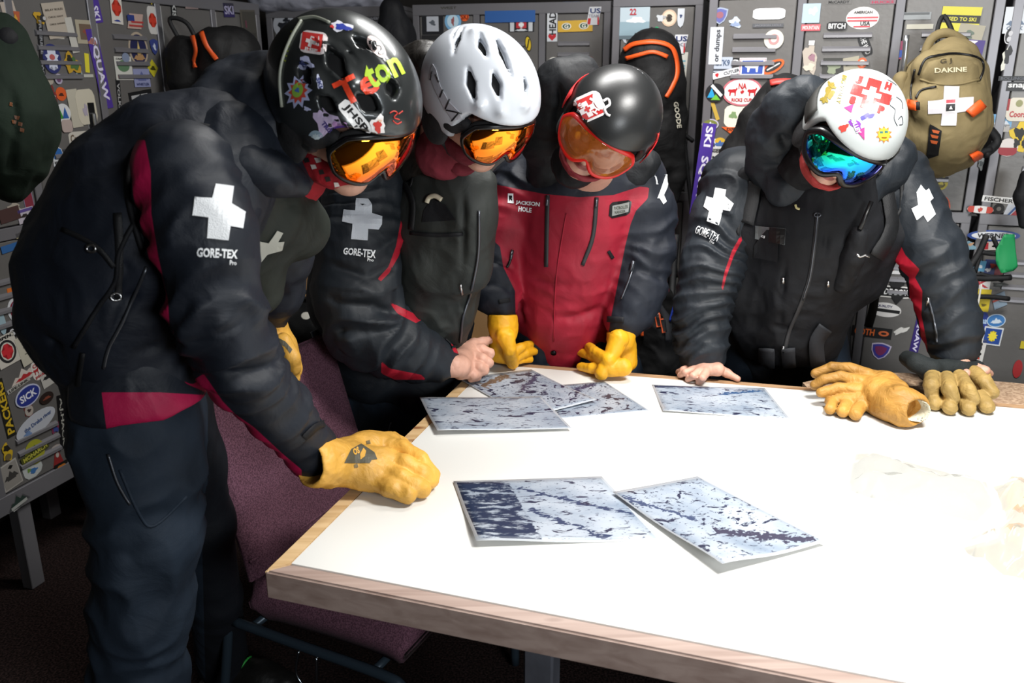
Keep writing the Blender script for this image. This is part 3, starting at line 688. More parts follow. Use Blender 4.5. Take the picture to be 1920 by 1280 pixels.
b.st(1187, 44, 62, 60, '#b5c4cc', 'r', 0, ex=[('r', '#8ba3ae', 0, -.2, 1, .5), ('r', '#5c6c74', 0, -.44, 1, .12), ('q3', '#e2e8ec', .1, .1, .6, .3), ('q4', '#26282c', .1, -.34, .06, .14)], t=[('22', '#b0303a', 0, .36, .2, .2)], label='pale snowy ski poster')
b.st(1255, 34, 29, 32, '#d0b49a', 'e', 0, ex=[('e', '#e0cbb4', 0, 0, .82, .82), ('*', '#4a4038', 0, 0, .46, .46), ('d', '#2c2620', 0, 0, .2, .3)]); b.st(1240, 34, 20, 20, '#c9ccd0', 'q4'); b.st(1277, 34, 13, 36, '#ced2d8', 'a', 180, ex=[('q3', '#30406a', 0, -.1, .4, .3)])
b.st(1232, 53, 7, 6, '#1e9a64', 'e'); b.st(1275, 83, 30, 36, '#dcdcdf', 'p', 0, t=[('US', '#28386e', .1, .28, .7, .28), ('SKI', '#9a9aa4', 0, -.02, .8, .2)], ex=[('p', RD, -.3, -.28, .25, .36), ('r', RD, .3, -.2, .1, .5)], label='US SKI sticker')
b.st(1281, 128, 14, 60, '#cfcdc4', 'r', -2, t=[('LINE', '#6aa4b4', 0, -.05, .5, .6, -90)]); b.st(1230, 6, 72, 11, '#b3afa0', 'r', 0, t='WINTER 50', fg='#6a6862')
b.st(1172, 75, 10, 14, '#b8bcc4', 'q5')
b = bB
b.st(812, 45, 40, 40, '#232428', 'r', 0, ex=[('r', '#b8bcc4', 0, 0, .56, .7), ('q5', '#5a6068', 0, .05, .4, .3)]); b.st(850, 40, 31, 36, '#7cb0d6', 'e', 0, ex=[('e', '#c0dcec', 0, 0, .7, .7), ('q6', '#9a5a5c', 0, 0, .3, .5)]); b.st(872, 32, 16, 16, OR, 'e', 0, t='SKI', fg='#7a2a18'); b.st(842, 15, 36, 8, '#8a8674', 'r', 0, t='WEST', fg='#55523f'); b.st(812, 70, 40, 8, '#2a2a2c', 'r', 0)
b.st(957, 31, 94, 22, '#2f5c9c', 'r', 0); b.st(978, 49, 48, 22, '#202024', 'r', 0, ex=[('r', '#c4c8cc', -.36, 0, .16, .9), ('r', '#c4c8cc', .36, 0, .16, .9), ('r', '#b8323a', 0, .12, .4, .6), ('+', '#e8e8e8', 0, .12, .2, .5), ('k', '#c8ccd0', 0, -.3, .5, .3)], label='sticker with white cross on red')
b.st(991, 82, 12, 30, '#1b1a10', 'e', 8, ex=[('e', '#d2b428', 0, 0, .8, .86), ('r', '#1b1a10', 0, 0, .2, .6, -20)]); b.st(948, 13, 36, 9, '#a4907a', 'r', 0, t='BISSLET', fg='#4a3a2a')
b.st(1036, 44, 19, 50, '#cfd2d6', 'r', 0, t=[('HEAD', '#1c1c20', .05, 0, .7, .86, 90)], ex=[], label='HEAD sticker'); b.st(1036, 70, 19, 16, '#c8ccd0', 'r', 0, ex=[('h', '#b8242e', 0, 0, .8, .8)])
b.st(1079, 49, 65, 21, '#d2a83c', 'r', 1, ex=[('e', '#e4e0d0', -.25, 0, .28, .62), ('e', '#24503c', -.25, 0, .22, .46), ('e', '#e4e0d0', .25, 0, .28, .62), ('e', '#24503c', .25, 0, .22, .46)], t=[('G', '#f0ece0', -.25, 0, .12, .36), ('G', '#f0ece0', .25, 0, .12, .36)], label='yellow bar sticker with two G ovals')
b.st(1114, 30, 28, 34, '#d0d2d6', 'p', 0, t=[('US', '#2a3c70', .1, .28, .7, .28), ('TEAM', '#9a9aa4', 0, 0, .7, .16)], ex=[('p', RD, -.3, -.3, .25, .34), ('r', RD, .3, -.25, .1, .46)])
b.st(1038, 126, 27, 38, '#cfcdc4', 'e', 0, ex=[('q9', '#b09a6a', 0, .18, .6, .4), ('q10', '#a8706a', 0, 0, .5, .3), ('q11', '#c8a8a0', 0, -.22, .4, .4)]); b.st(1073, 121, 26, 18, '#c9c9cb', 'q12', 0, ex=[('q13', '#6a6a70', 0, 0, .5, .5)]); b.st(1105, 116, 20, 20, '#b02c34', 'e', 0, t='R', fg='#e6d6d6'); b.st(1071, 8, 31, 9, '#6a82b8', 'r', 0, t='TRES', fg='#3c5088')
b = bA
b.st(534, 48, 42, 48, '#aeb2ba', 'e', 0, ex=[('b', '#24262c', 0, -.05, .6, .6), ('q3', '#24262c', .1, .22, .3, .3)], label='pale round sticker with dark deer'); b.st(574, 25, 50, 9, '#7a7672', 'r', 0, t='WANDELI', fg='#3c3a38'); b.st(700, 22, 46, 9, '#9a9896', 'r', 0, t='JOE', fg='#44423e'); b.st(703, 39, 78, 18, '#141418', 'r', 0, t='IF YOU WERE IN MY|BOOTS YOU SKI', fg='#8a8c94')
b.st(690, 57, 18, 20, '#2c4c90', 'e', 0, t='50', fg='#8aa0d0'); b.st(722, 60, 32, 32, '#9ca2b0', 'e', 0, ex=[('q5', '#5a6274', .1, 0, .5, .6)])
b = bL
b.st(14, 20, 26, 34, '#b4a89c', 'r', 10, ex=[('q3', '#a83028', 0, -.2, .8, .5)]); b.st(24, 38, 24, 34, '#b05a38', 'p', 0, ex=[('q5', '#c89a3a', .1, 0, .5, .7)]); b.st(34, 117, 17, 28, '#b6b2a8', 'r', 0, ex=[('q6', K_, .1, 0, .5, .5)])
b.st(72, 34, 27, 36, '#c29a2c', 'q7', 0, ex=[('e', '#2a2c30', .2, 0, .5, .4), ('e', '#b8b8b8', .25, 0, .2, .2)]); b.st(102, 38, 42, 66, '#b0a698', 'r', 8, t=[('BELAY RULES', '#5a5248', 0, .3, .8, .06), ('CHECK KNOT', '#5a5248', 0, .1, .7, .05), ('CHECK HARNESS', '#5a5248', 0, -.1, .7, .05)], label='typed paper notice'); b.st(131, 66, 13, 66, '#bcbab2', 'r', 8); b.st(110, 70, 16, 6, '#c4c0b8', 'r')
b.st(159, 60, 36, 44, '#a8a08c', 'r', 0, ex=[('r', '#6c5a4a', 0, 0, .66, .66), ('q8', '#8a4a3c', 0, 0, .4, .4)]); b.st(176, 20, 20, 46, '#4c3590', 'r', 8, t=[('SKI', '#d8d4ea', 0, -.1, .6, .6, -90)]); b.st(184, 130, 20, 150, '#4c3590', 'r', 7, t=[('SQUAW', '#d8d4ea', 0, .0, .62, .8, -90)], label='purple SQUAW strip'); b.st(170, 78, 16, 20, '#a87068', 'q3')
b.st(94, 110, 34, 56, '#2c3268', 'e', 0, ex=[('*', '#c8ccdc', 0, 0, .8, .8), ('e', '#b05a5a', 0, .05, .3, .2)]); b.st(131, 120, 38, 50, '#b8922c', 'q9', 0, ex=[('q10', '#4a6a3a', .1, 0, .6, .6), ('q11', '#2a2a20', -.1, .2, .3, .4)]); b.st(161, 118, 8, 36, '#d8cc3a', 'r', -6); b.st(146, 138, 12, 16, '#8c9a9a', 'e', 0, ex=[('e', '#3a4a4a', 0, 0, .5, .5)]); b.st(125, 144, 20, 8, '#b8b8b0', 'r'); b.st(163, 142, 18, 6, '#b8b8b0', 'r')
b.st(73, 70, 10, 80, '#16161a', 'r', -6, t=[('FREERIDE', '#8a8c90', 0, 0, .5, .8, -90)]); b.st(78, 150, 9, 80, '#16161a', 'r', -6, t=[('WINTER', '#8a8c90', 0, 0, .5, .8, -90)]); b.st(106, 148, 14, 20, '#a8a0b4', 'e', 0, ex=[('e', '#6a4a68', 0, 0, .6, .6)]); b.st(91, 150, 14, 18, '#a49c90', 'e')
b.st(112, 176, 20, 26, '#d05a28', 'e', 0, ex=[('q3', '#4a2418', 0, -.05, .5, .4)]); b.st(96, 178, 20, 44, '#7c3030', 'q12', 0, ex=[('q13', '#c0b4ac', 0, -.1, .6, .3)])
b.st(137, 203, 20, 72, '#b9b4a4', 'r', 4); b.st(159, 200, 36, 66, '#c6c0ae', 'o', 3, ex=[('q14', '#a8a0b0', -.1, -.1, .3, .5)], label='folded cream paper'); b.st(115, 212, 28, 36, '#d2d4d6', 'e', 0, ex=[('t', '#3a8a3a', -.2, -.04, .34, .5), ('t', '#2c5ca4', .12, .02, .42, .6)], label='white disc with green and blue triangles'); b.st(122, 236, 20, 24, '#b0a09a', 'o', 0)
b.st(148, 259, 42, 26, '#c2beb4', 'o', 0, t='Camelot', fg='#6a5a4a'); b.st(186, 262, 15, 24, '#a89a90', 'q5', 0, ex=[('q6', '#4a2a2a', 0, 0, .5, .5)]); b.st(145, 290, 56, 26, '#3c3e44', 'r', 0, ex=[('r', '#7c8088', 0, .1, .9, .3)])
b.st(106, 293, 20, 38, '#c8ccd0', 'a', -4, ex=[('a', '#2c64a8', 0, .15, .8, .55), ('k', '#c8ccd0', 0, 0, .6, .2)], t=[('MT BACH', '#505050', 0, -.32, .8, .14)]); b.st(113, 341, 25, 66, '#2a3a80', 'o', -5, rim='#5a6aa8', ex=[('o', '#a02c38', 0, 0, .66, .92)], t=[("DALE'S", '#d8d4cc', -.14, 0, .3, .84, 90), ('PALE ALE', '#d8d4cc', .18, 0, .26, .84, 90)], label="blue and red DALE'S PALE ALE sticker")
b.st(215, 20, 21, 50, '#ccc8c0', 'r', -3, ex=[('+', '#c03a28', 0, .1, .8, .6), ('q3', '#2a3a8a', 0, -.38, .6, .12)], label='white sticker with red cross beside the purple strip'); b.st(250, 40, 32, 28, '#b49a90', 'p', 0, ex=[('r', '#2c3a7a', -.25, .2, .4, .4), ('r', '#a83a38', .1, -.05, .7, .12), ('r', '#a83a38', 0, -.3, .8, .12)]); b.st(284, 38, 18, 52, '#c2c0bc', 'o', 0, ex=[('+', '#c03a28', 0, 0, .8, .5)])
b.st(257, 92, 36, 64, '#a89a88', 'e', 0, ex=[('e', '#23264a', 0, 0, .84, .86), ('k', '#a8835a', 0, -.2, .6, .3), ('t', '#c8b070', 0, .05, .2, .4)]); b.st(284, 128, 20, 34, '#b8b02c', 'd', 0, ex=[('q3', '#3c3a12', 0, 0, .5, .4)]); b.st(229, 128, 32, 44, '#c6c6c0', 'r', 0, ex=[('e', '#5a7a5c', 0, .1, .7, .5), ('r', '#a83028', 0, -.36, .8, .1)], t=[('CALIFORNIA', '#484848', 0, .4, .8, .08)]); b.st(263, 146, 30, 34, '#8a8fb4', 'r', 0, ex=[('k', '#5a6292', 0, .1, .8, .6)], t=[('WHISTLER', '#3c4470', 0, -.35, .8, .15)]); b.st(286, 88, 15, 30, '#34407c', 's', 0, ex=[('q5', '#b8c0d0', 0, 0, .5, .5)]); b.st(232, 108, 14, 18, '#7c88a0', 'e')
b.st(221, 182, 8, 66, '#1a1a1c', 'r', -4, t=[('VOLKL', '#a8a8a8', 0, 0, .6, .8, -90)]); b.st(262, 183, 44, 26, '#18181a', 'r', 6, ex=[('r', '#a8aaac', -.05, 0, .7, .5), ('r', '#18181a', 0, 0, .08, .5, 20)]); b.st(281, 3, 14, 12, '#b8a02c', 'v')
b.st(323, 15, 10, 40, '#19191c', 'r', -4, t=[('SKIS', '#b8bab8', 0, 0, .7, .9, -90)]); b.st(356, 10, 24, 14, '#8a7a78', 'r', 3); b.st(426, 19, 20, 26, '#322a5e', 'r', 3, t='SKI', fg='#a8a4c4'); b.st(464, 52, 28, 66, '#5a564e', 'r', 3, ex=[('r', '#47453f', .05, 0, .86, .9), ('r', '#3a3834', .1, -.2, .6, .1), ('r', '#3a3834', .1, -.32, .6, .08), ('r', '#6a3a48', -.2, .1, .1, .2)])
b.st(25, 388, 34, 20, '#a49c90', 'q5'); b.st(50, 372, 18, 60, '#7c2c3c', 'o', 4, rim='#8a8aa8'); b.st(46, 403, 32, 28, '#b4aeb8', 'r', 5, ex=[('r', '#5a4a8a', 0, .35, .9, .2), ('q3', '#2a2422', -.1, 0, .5, .4)]); b.st(15, 402, 40, 26, '#46302e', 'r', 6)
b.st(22, 462, 48, 14, '#2c5c94', 'r', 5); b.st(35, 441, 30, 20, '#a8a07c', 'q6'); b.st(62, 447, 26, 40, '#aca4a0', 's', -12, ex=[('p', '#9a2c30', 0, 0, .5, .7)]); b.st(22, 545, 22, 14, '#c86a28', 'a', 180)
b.st(28, 580, 34, 48, '#c4c6ca', 'e', 0, ex=[('e', '#7a2434', 0, 0, .74, .76), ('e', '#8ca4c8', 0, .1, .46, .46)]); b.st(53, 583, 15, 34, '#a4aaa8', 'e', 0); b.st(1, 606, 14, 44, '#8ea6b0', 'e'); b.st(37, 612, 56, 22, '#17171a', 'r', 12, t='SAGE', fg='#c6c8cc', label='black SAGE sticker')
b.st(9, 656, 44, 60, '#c2beb4', 'r', 8, ex=[('e', '#28282a', 0, -.04, .8, .76), ('e', '#c2beb4', 0, -.04, .6, .6), ('+', '#c02c34', 0, -.04, .5, .5)], t=[('ASPEN', K_, 0, .42, .7, .1)], label='cream ASPEN sticker with red cross'); b.st(60, 646, 62, 58, '#b8b4a4', 'r', 10, t=[('NOTICE', '#6a685c', 0, .36, .6, .06), ('TO ALL PATROL', '#6a685c', 0, .1, .7, .05), ('SIGN THE SHEET', '#6a685c', 0, -.12, .7, .05)])
b.st(42, 702, 56, 30, '#c6bcb4', 'k', 10, ex=[('k', '#a82c30', 0, -.1, .7, .4)]); b.st(74, 690, 36, 38, '#cfc9c2', 'o', 8, t=[('CHINA', '#a82c30', 0, .28, .8, .2), ('picks J', '#a82c30', 0, -.32, .8, .2)], ex=[('m', '#a82c30', .1, 0, .3, .3), ('b', '#a82c30', -.28, 0, .3, .34)]); b.st(88, 706, 30, 34, '#b6b4ae', 'r', 10, ex=[('k', '#1e2022', 0, .1, .8, .4)]); b.st(32, 722, 48, 8, '#a8a6a0', 'r', 12, t='LIFE-LINK', fg='#202020')
b.st(49, 741, 52, 40, '#b8bcd0', 'e', 12, ex=[('e', '#2a3684', 0, 0, .9, .86)], t=[('SICK', '#dcdee8', 0, 0, .66, .36)], label='blue SICK oval'); b.st(84, 745, 28, 22, '#2a1f1c', 'e', 6, ex=[('q3', '#7a4030', 0, 0, .6, .4)]); b.st(64, 793, 84, 40, '#b4b8c0', 'e', 14, t=[('the Drake river', '#4a5c86', .05, .05, .7, .2)], ex=[('q5', '#6a84ac', -.25, -.15, .25, .3)], label='pale oval sticker'); b.st(52, 769, 28, 36, '#6c2f2c', 'q6', 0, ex=[('e', '#a8a098', 0, 0, .6, .6), ('q7', '#3a2a2a', 0, 0, .3, .3)])
b.st(100, 800, 24, 34, '#7a3450', 'q8', -20, ex=[('q9', '#3c4a8a', .1, -.1, .6, .5)]); b.st(114, 790, 14, 104, '#141416', 'r', -6, t=[('A.J.HACK', '#a4a49c', 0, 0, .6, .9, -90)]); b.st(6, 765, 18, 118, '#20201a', 'r', 4, t=[('PACKERS', '#c4a428', 0, 0, .8, .9, 90)], label='black strip with yellow PACKERS'); b.st(10, 848, 26, 44, '#c0a028', 'q10', 0, ex=[('q11', '#24221a', 0, .2, .6, .4), ('e', '#6a5c3a', 0, -.2, .5, .3)])
b.st(62, 846, 40, 48, '#9a9a30', 'e', 5, ex=[('q12', '#4c6a2c', 0, .1, .6, .4)]); b.st(62, 848, 58, 14, '#4a4c22', 'r', 10, t='MONARCH', fg='#b4b048'); b.st(105, 852, 22, 42, '#8a2a2a', 'v', 180, ex=[('e', '#a8a09c', 0, -.4, .8, .16), ('e', '#b0a8a0', 0, 0, .3, .25)]); b.st(60, 881, 38, 28, '#b4b8b6', 'a', 190, ex=[('q5', '#3c6aa0', 0, 0, .6, .5), ('q6', '#6a8a3a', .2, -.2, .3, .3)]); b.st(17, 890, 38, 52, '#a8a49e', 'r', 8, ex=[('r', '#8a8680', 0, 0, .9, .9), ('k', '#3c3a38', 0, 0, .8, .4), ('d', '#1c1c1c', .1, .3, .3, .16)])
b.st(113, 878, 26, 26, '#1b1a18', 'r', 0, ex=[('o', '#b8702c', 0, 0, .66, .66)]); b.st(76, 905, 50, 18, '#4c2026', 'e', 14); b.st(30, 938, 48, 34, '#a4a6a2', 'k', 10, ex=[('k', '#2a3a34', 0, .0, .8, .7), ('r', '#a4a6a2', 0, -.22, .7, .18)])
# ------------------------------------------------------------------ the table
def wood(name, a, b_, dark, rough=.5, axis=(1, 0, 0)):
    m = bpy.data.materials.new(name); m.use_nodes = True; nt = m.node_tree; b = nt.nodes['Principled BSDF']; L = nt.links.new
    tc = N(nt, 'ShaderNodeTexCoord'); mp = N(nt, 'ShaderNodeMapping'); L(tc.outputs['Object'], mp.inputs[0])
    mp.inputs['Rotation'].default_value = (0, 0, math.atan2(axis[1], axis[0])*-1); mp.inputs['Scale'].default_value = (1.2, 26, 26)
    n = N(nt, 'ShaderNodeTexNoise', i_Scale=2.2, i_Detail=7.0, i_Distortion=.5); L(mp.outputs[0], n.inputs['Vector'])
    r = N(nt, 'ShaderNodeValToRGB'); L(n.outputs[0], r.inputs[0]); e = r.color_ramp.elements
    e[0].position = .32; e[0].color = (*srgb(b_), 1); e[1].position = .62; e[1].color = (*srgb(a), 1)
    mp2 = N(nt, 'ShaderNodeMapping'); L(tc.outputs['Object'], mp2.inputs[0]); mp2.inputs['Rotation'].default_value = (0, 0, math.atan2(axis[1], axis[0])*-1); mp2.inputs['Scale'].default_value = (3.4, 9, 9)
    v = N(nt, 'ShaderNodeTexVoronoi', i_Scale=1.6); L(mp2.outputs[0], v.inputs['Vector'])
    g = N(nt, 'ShaderNodeMapRange', n1=.05, n2=.17, n3=1, n4=0); L(v.outputs['Distance'], g.inputs[0])
    mx = N(nt, 'ShaderNodeMix', data_type='RGBA'); mx.inputs['B'].default_value = (*srgb(dark), 1); L(g.outputs[0], mx.inputs['Factor']); L(r.outputs[0], mx.inputs['A']); L(mx.outputs['Result'], b.inputs['Base Color'])
    b.inputs['Roughness'].default_value = rough
    bp = N(nt, 'ShaderNodeBump', i_Strength=.25, i_Distance=.002); L(n.outputs[0], bp.inputs['Height']); L(bp.outputs[0], b.inputs['Normal']); return m
TZ = .760
NL = Vector((-.429, 1.29, 0)); FL = Vector((-.088, 2.43, 0)); FR = Vector((2.14, 1.86, 0)); NR = Vector((1.80, .565, 0))
M_white = mat('white_laminate', '#dcdcd8', .45, 0, var=.015, vscale=3)
eN = (NR-NL).normalized(); eL = (FL-NL).normalized(); eF = (FR-FL).normalized(); eR = (FR-NR).normalized()
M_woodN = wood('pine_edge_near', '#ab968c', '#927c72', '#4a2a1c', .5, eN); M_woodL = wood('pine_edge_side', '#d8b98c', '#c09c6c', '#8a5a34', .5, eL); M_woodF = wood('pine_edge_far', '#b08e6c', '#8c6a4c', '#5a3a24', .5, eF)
table = thing('work_table', 'large white-topped work table with a pine edge that everyone leans over', 'table')
def quad_in(d):
    c = (NL+FL+FR+NR)/4; L_ = []
    P4 = [NL, FL, FR, NR]; out = []
    for i in range(4):
        p0, p1, p2 = P4[i-1], P4[i], P4[(i+1) % 4]; a = (p1-p0).normalized(); b_ = (p2-p1).normalized(); na = Vector((a.y, -a.x, 0)); nb = Vector((b_.y, -b_.x, 0))
        # inward offset lines intersect
        q1 = p0+na*d; q2 = p1+nb*d; cr = a.x*b_.y-a.y*b_.x; t = ((q2.x-q1.x)*b_.y-(q2.y-q1.y)*b_.x)/cr; out.append(q1+a*t)
    return out
INN = quad_in(.034)
bm = bmesh.new()
prism(bm, [(p.x, p.y) for p in INN][::-1], Matrix(), TZ-.03, TZ+.001); o = bobj('top_board', bm, M_white, table)
OUT = [NL, FL, FR, NR]
for i, m in ((0, M_woodL), (1, M_woodF), (2, M_woodL), (3, M_woodN)):
    a, b_, c, d = OUT[i], OUT[(i+1) % 4], INN[(i+1) % 4], INN[i]; bm = bmesh.new()
    prism(bm, [(p.x, p.y) for p in (a, b_, c, d)], Matrix(), TZ-.052, TZ)
    bmesh.ops.recalc_face_normals(bm, faces=bm.faces[:]); bmesh.ops.bevel(bm, geom=[e for e in bm.edges if max(v.co.z for v in e.verts) > TZ-.01 and e.calc_face_angle(0) > .5], offset=.0035, segments=3, affect='EDGES')
    bobj('edge_board', bm, m, table, False)
M_tleg = mat('grey_table_leg_paint', '#5a5c64', .45, .3, bump=.2, bscale=40, var=.2)
for (p, q) in ((NL, (0.46, .16)), (NL, (1.75, .20)), (NL, (.56, 1.0)), (NL, (1.75, 1.0))):
    c = NL+eN*q[0]+eL*q[1]; bm = bmesh.new(); R = Matrix((eN, Vector((-eN.y, eN.x, 0)), ZD)).transposed()
    box(bm, (c.x, c.y, .354), (.055, .055, .704), R, .004, 1); bobj('leg', bm, M_tleg, table)
for q in (.20, 1.0):
    a = NL+eN*.587+eL*q; b_ = NL+eN*1.72+eL*q; c = (a+b_)/2; bm = bmesh.new(); R = Matrix(((b_-a).normalized(), Vector((-(b_-a).normalized().y, (b_-a).normalized().x, 0)), ZD)).transposed()
    box(bm, (c.x, c.y, .66), ((b_-a).length, .03, .07), R, .003, 1); bobj('apron_rail', bm, M_tleg, table)

# tan cork-speckled table behind the far right of the white one
def speckle(name, a, b_, sc, rough=.8):
    m = bpy.data.materials.new(name); m.use_nodes = True; nt = m.node_tree; b = nt.nodes['Principled BSDF']; L = nt.links.new
    tc = N(nt, 'ShaderNodeTexCoord'); n = N(nt, 'ShaderNodeTexNoise', i_Scale=sc, i_Detail=4.0); L(tc.outputs['Object'], n.inputs['Vector'])
    r = N(nt, 'ShaderNodeValToRGB'); L(n.outputs[0], r.inputs[0]); e = r.color_ramp.elements; e[0].position = .4; e[0].color = (*srgb(a), 1); e[1].position = .6; e[1].color = (*srgb(b_), 1)
    L(r.outputs[0], b.inputs['Base Color']); b.inputs['Roughness'].default_value = rough; return m
M_cork = speckle('speckled_tan_cork', '#8f745c', '#b59a80', 120.0)
side = thing('side_table', 'tan cork-speckled side table pushed against the far right of the white table', 'table')
pa = PZ(1505, 717, TZ-.004); pb = PZ(1560, 704, TZ-.004); pc = PZ(1625, 697, TZ-.004); pd = PZ(1700, 699, TZ-.004); pe = PZ(1930, 720, TZ-.004)
def offF(x, d=.004):     # point of the white table's far edge at abscissa x, d beyond
    t = (x-FL.x)/eF.x; p = FL+eF*t; return Vector((p.x, p.y+d/abs(eF.x), 0))
poly = [offF(pa.x), offF(2.05), Vector((2.3, 2.09, 0)), pe, pd, pc, pb, pa]
poly = [Vector((p.x, max(p.y, offF(p.x).y), 0)) for p in poly]
bm = bmesh.new(); prism(bm, [(p.x, p.y) for p in poly], Matrix(), TZ-.03, TZ-.004); bobj('top_board', bm, M_cork, side)
for x, y in ((1.05, 2.22), (2.05, 2.03)):
    bm = bmesh.new(); box(bm, (x, y, .364), (.04, .04, .728), None, .003, 1); bobj('leg', bm, M_tleg, side)

# ------------------------------------------------------------------ photo prints on the table
def photo_mat(name, seed, mode):
    m = bpy.data.materials.new(name); m.use_nodes = True; nt = m.node_tree; b = nt.nodes['Principled BSDF']; L = nt.links.new
    uv = N(nt, 'ShaderNodeUVMap'); sp = N(nt, 'ShaderNodeSeparateXYZ'); L(uv.outputs[0], sp.inputs[0])
    def mapn(rot, sx, sy):
        mp = N(nt, 'ShaderNodeMapping'); L(uv.outputs[0], mp.inputs[0]); mp.inputs['Location'].default_value = (seed*3.1, seed*1.7, 0); mp.inputs['Rotation'].default_value = (0, 0, math.radians(rot)); mp.inputs['Scale'].default_value = (sx, sy, 1); return mp.outputs[0]
    snow = N(nt, 'ShaderNodeTexNoise', i_Scale=3.0, i_Detail=4.0); L(mapn(0, 1, 1), snow.inputs['Vector'])
    r0 = N(nt, 'ShaderNodeValToRGB'); L(snow.outputs[0], r0.inputs[0]); r0.color_ramp.elements[0].position = .3; r0.color_ramp.elements[0].color = (*srgb('#7c8999'), 1); r0.color_ramp.elements[1].position = .62; r0.color_ramp.elements[1].color = (*srgb('#a3abb5'), 1)
    cur = r0.outputs[0]
    def layer(cur, fac, c):
        mx = N(nt, 'ShaderNodeMix', data_type='RGBA'); mx.inputs['B'].default_value = (*srgb(c), 1); L(fac, mx.inputs['Factor']); L(cur, mx.inputs['A']); return mx.outputs['Result']
    def thr(sock, a, b2):
        g = N(nt, 'ShaderNodeMapRange', n1=a, n2=b2); L(sock, g.inputs[0]); return g.outputs[0]
    def M2(op, a, b2):
        q = N(nt, 'ShaderNodeMath', operation=op)
        for i, s_ in enumerate((a, b2)):
            if isinstance(s_, (int, float)): q.inputs[i].default_value = s_
            else: L(s_, q.inputs[i])
        return q.outputs[0]
    rot, sc, th = mode['rot'], mode['sc'], mode['th']
    tr = N(nt, 'ShaderNodeTexNoise', i_Scale=sc, i_Detail=6.0, i_Roughness=.62, i_Distortion=.9); L(mapn(rot, 1, mode.get('st', 1.5)), tr.inputs['Vector'])
    cur = layer(cur, thr(tr.outputs[0], th, th+.03), '#282a40')
    fine = N(nt, 'ShaderNodeTexNoise', i_Scale=sc*3.2, i_Detail=3.0); L(mapn(rot, 1, 2.2), fine.inputs['Vector'])
    cur = layer(cur, thr(fine.outputs[0], th+.055, th+.08), '#3b3f56')
    for (ax, ay, bx, by, w_, c) in mode.get('bands', ()):      # ridges of forest: distance to a line, broken up by noise
        dx, dy = bx-ax, by-ay; l = math.hypot(dx, dy)
        e = M2('ADD', M2('MULTIPLY', M2('SUBTRACT', sp.outputs[0], ax), -dy/l), M2('MULTIPLY', M2('SUBTRACT', sp.outputs[1], ay), dx/l))
        t = M2('ADD', M2('MULTIPLY', M2('SUBTRACT', sp.outputs[0], ax), dx/l/l), M2('MULTIPLY', M2('SUBTRACT', sp.outputs[1], ay), dy/l/l))
        e = M2('ADD', e, M2('MULTIPLY', M2('SUBTRACT', tr.outputs[0], .5), .22)); e = M2('ABSOLUTE', e, 0); nz = M2('MULTIPLY', M2('SUBTRACT', fine.outputs[0], .51), w_*4.5); e = M2('SUBTRACT', e, nz)
        g = N(nt, 'ShaderNodeMapRange', n1=w_*.9, n2=w_*1.05, n3=1, n4=0); L(e, g.inputs[0])
        k = M2('MULTIPLY', M2('GREATER_THAN', t, 0), M2('LESS_THAN', t, 1)); cur = layer(cur, M2('MULTIPLY', g.outputs[0], k), c)
    if mode.get('forest'):
        f = N(nt, 'ShaderNodeTexNoise', i_Scale=6.0, i_Detail=8.0, i_Roughness=.7); L(mapn(90, 1, 2.4), f.inputs['Vector']); lim = M2('LESS_THAN', M2('ADD', sp.outputs[0], M2('MULTIPLY', f.outputs[0], .12)), mode['forest'])
        cur = layer(cur, M2('MULTIPLY', thr(f.outputs[0], .42, .5), lim), '#232e46')
    # white border
    mxm = None
    for ch, bd in ((0, .018), (1, .026)):
        a = M2('GREATER_THAN', sp.outputs[ch], bd); c = M2('LESS_THAN', sp.outputs[ch], 1-bd); q = M2('MULTIPLY', a, c); mxm = q if mxm is None else M2('MULTIPLY', mxm, q)
    mx = N(nt, 'ShaderNodeMix', data_type='RGBA'); mx.inputs['A'].default_value = (*srgb('#aeb3ba'), 1); L(mxm, mx.inputs['Factor']); L(cur, mx.inputs['B']); L(mx.outputs['Result'], b.inputs['Base Color'])
    b.inputs['Roughness'].default_value = .4; b.inputs['Specular IOR Level'].default_value = .3; return m
def sheet(label, quad, m, z0, curl=(0, 0, 0, 0), n=14, sag=0.0):
    """printed sheet: quad = TL, TR, BR, BL picture corners on the table; curl = lift of each corner"""
    C4 = [PZ(x, y, z0) for x, y in quad]; V = []; F = []; UV = []
    for j in range(n+1):
        for i in range(n+1):
            u, v = i/n, j/n; p = (C4[0]*(1-u)+C4[1]*u)*(1-v)+(C4[3]*(1-u)+C4[2]*u)*v
            lift = sum(c*math.exp(-(((u-a)**2+(v-b_)**2)/.16)) for c, (a, b_) in zip(curl, ((0, 0), (1, 0), (1, 1), (0, 1))))
            p = p.copy(); p.z = z0+lift+sag*math.sin(math.pi*u)*0; V.append(p); UV.append((u, 1-v))
    for j in range(n):
        for i in range(n): a = j*(n+1)+i; F.append((a, a+n+1, a+n+2, a+1))
    o = obj('photo_print', V, F, [m, mat('paper_back', '#e6e8ec', .6)], None, True); uvl = o.data.uv_layers.new(name='UVMap')
    for lp in o.data.loops: uvl.data[lp.index].uv = UV[lp.vertex_index]
    md = o.modifiers.new('thickness', 'SOLIDIFY'); md.thickness = .0007; md.offset = 1; md.material_offset = 1; md.material_offset_rim = 1
    return tag(o, label, 'photo', 'snow slope photo prints spread on the white table')
TP = TZ+.0015
sheet('snow slope print farther back, partly under the print beside it, right of the centre front', [(1050, 722), (1133, 715), (1218, 770), (1040, 786)], photo_mat('photo_ridge', 2, dict(rot=-25, sc=7, th=.56, bands=[(.1, .75, .75, .95, .06, '#3a3c54')])), TP)
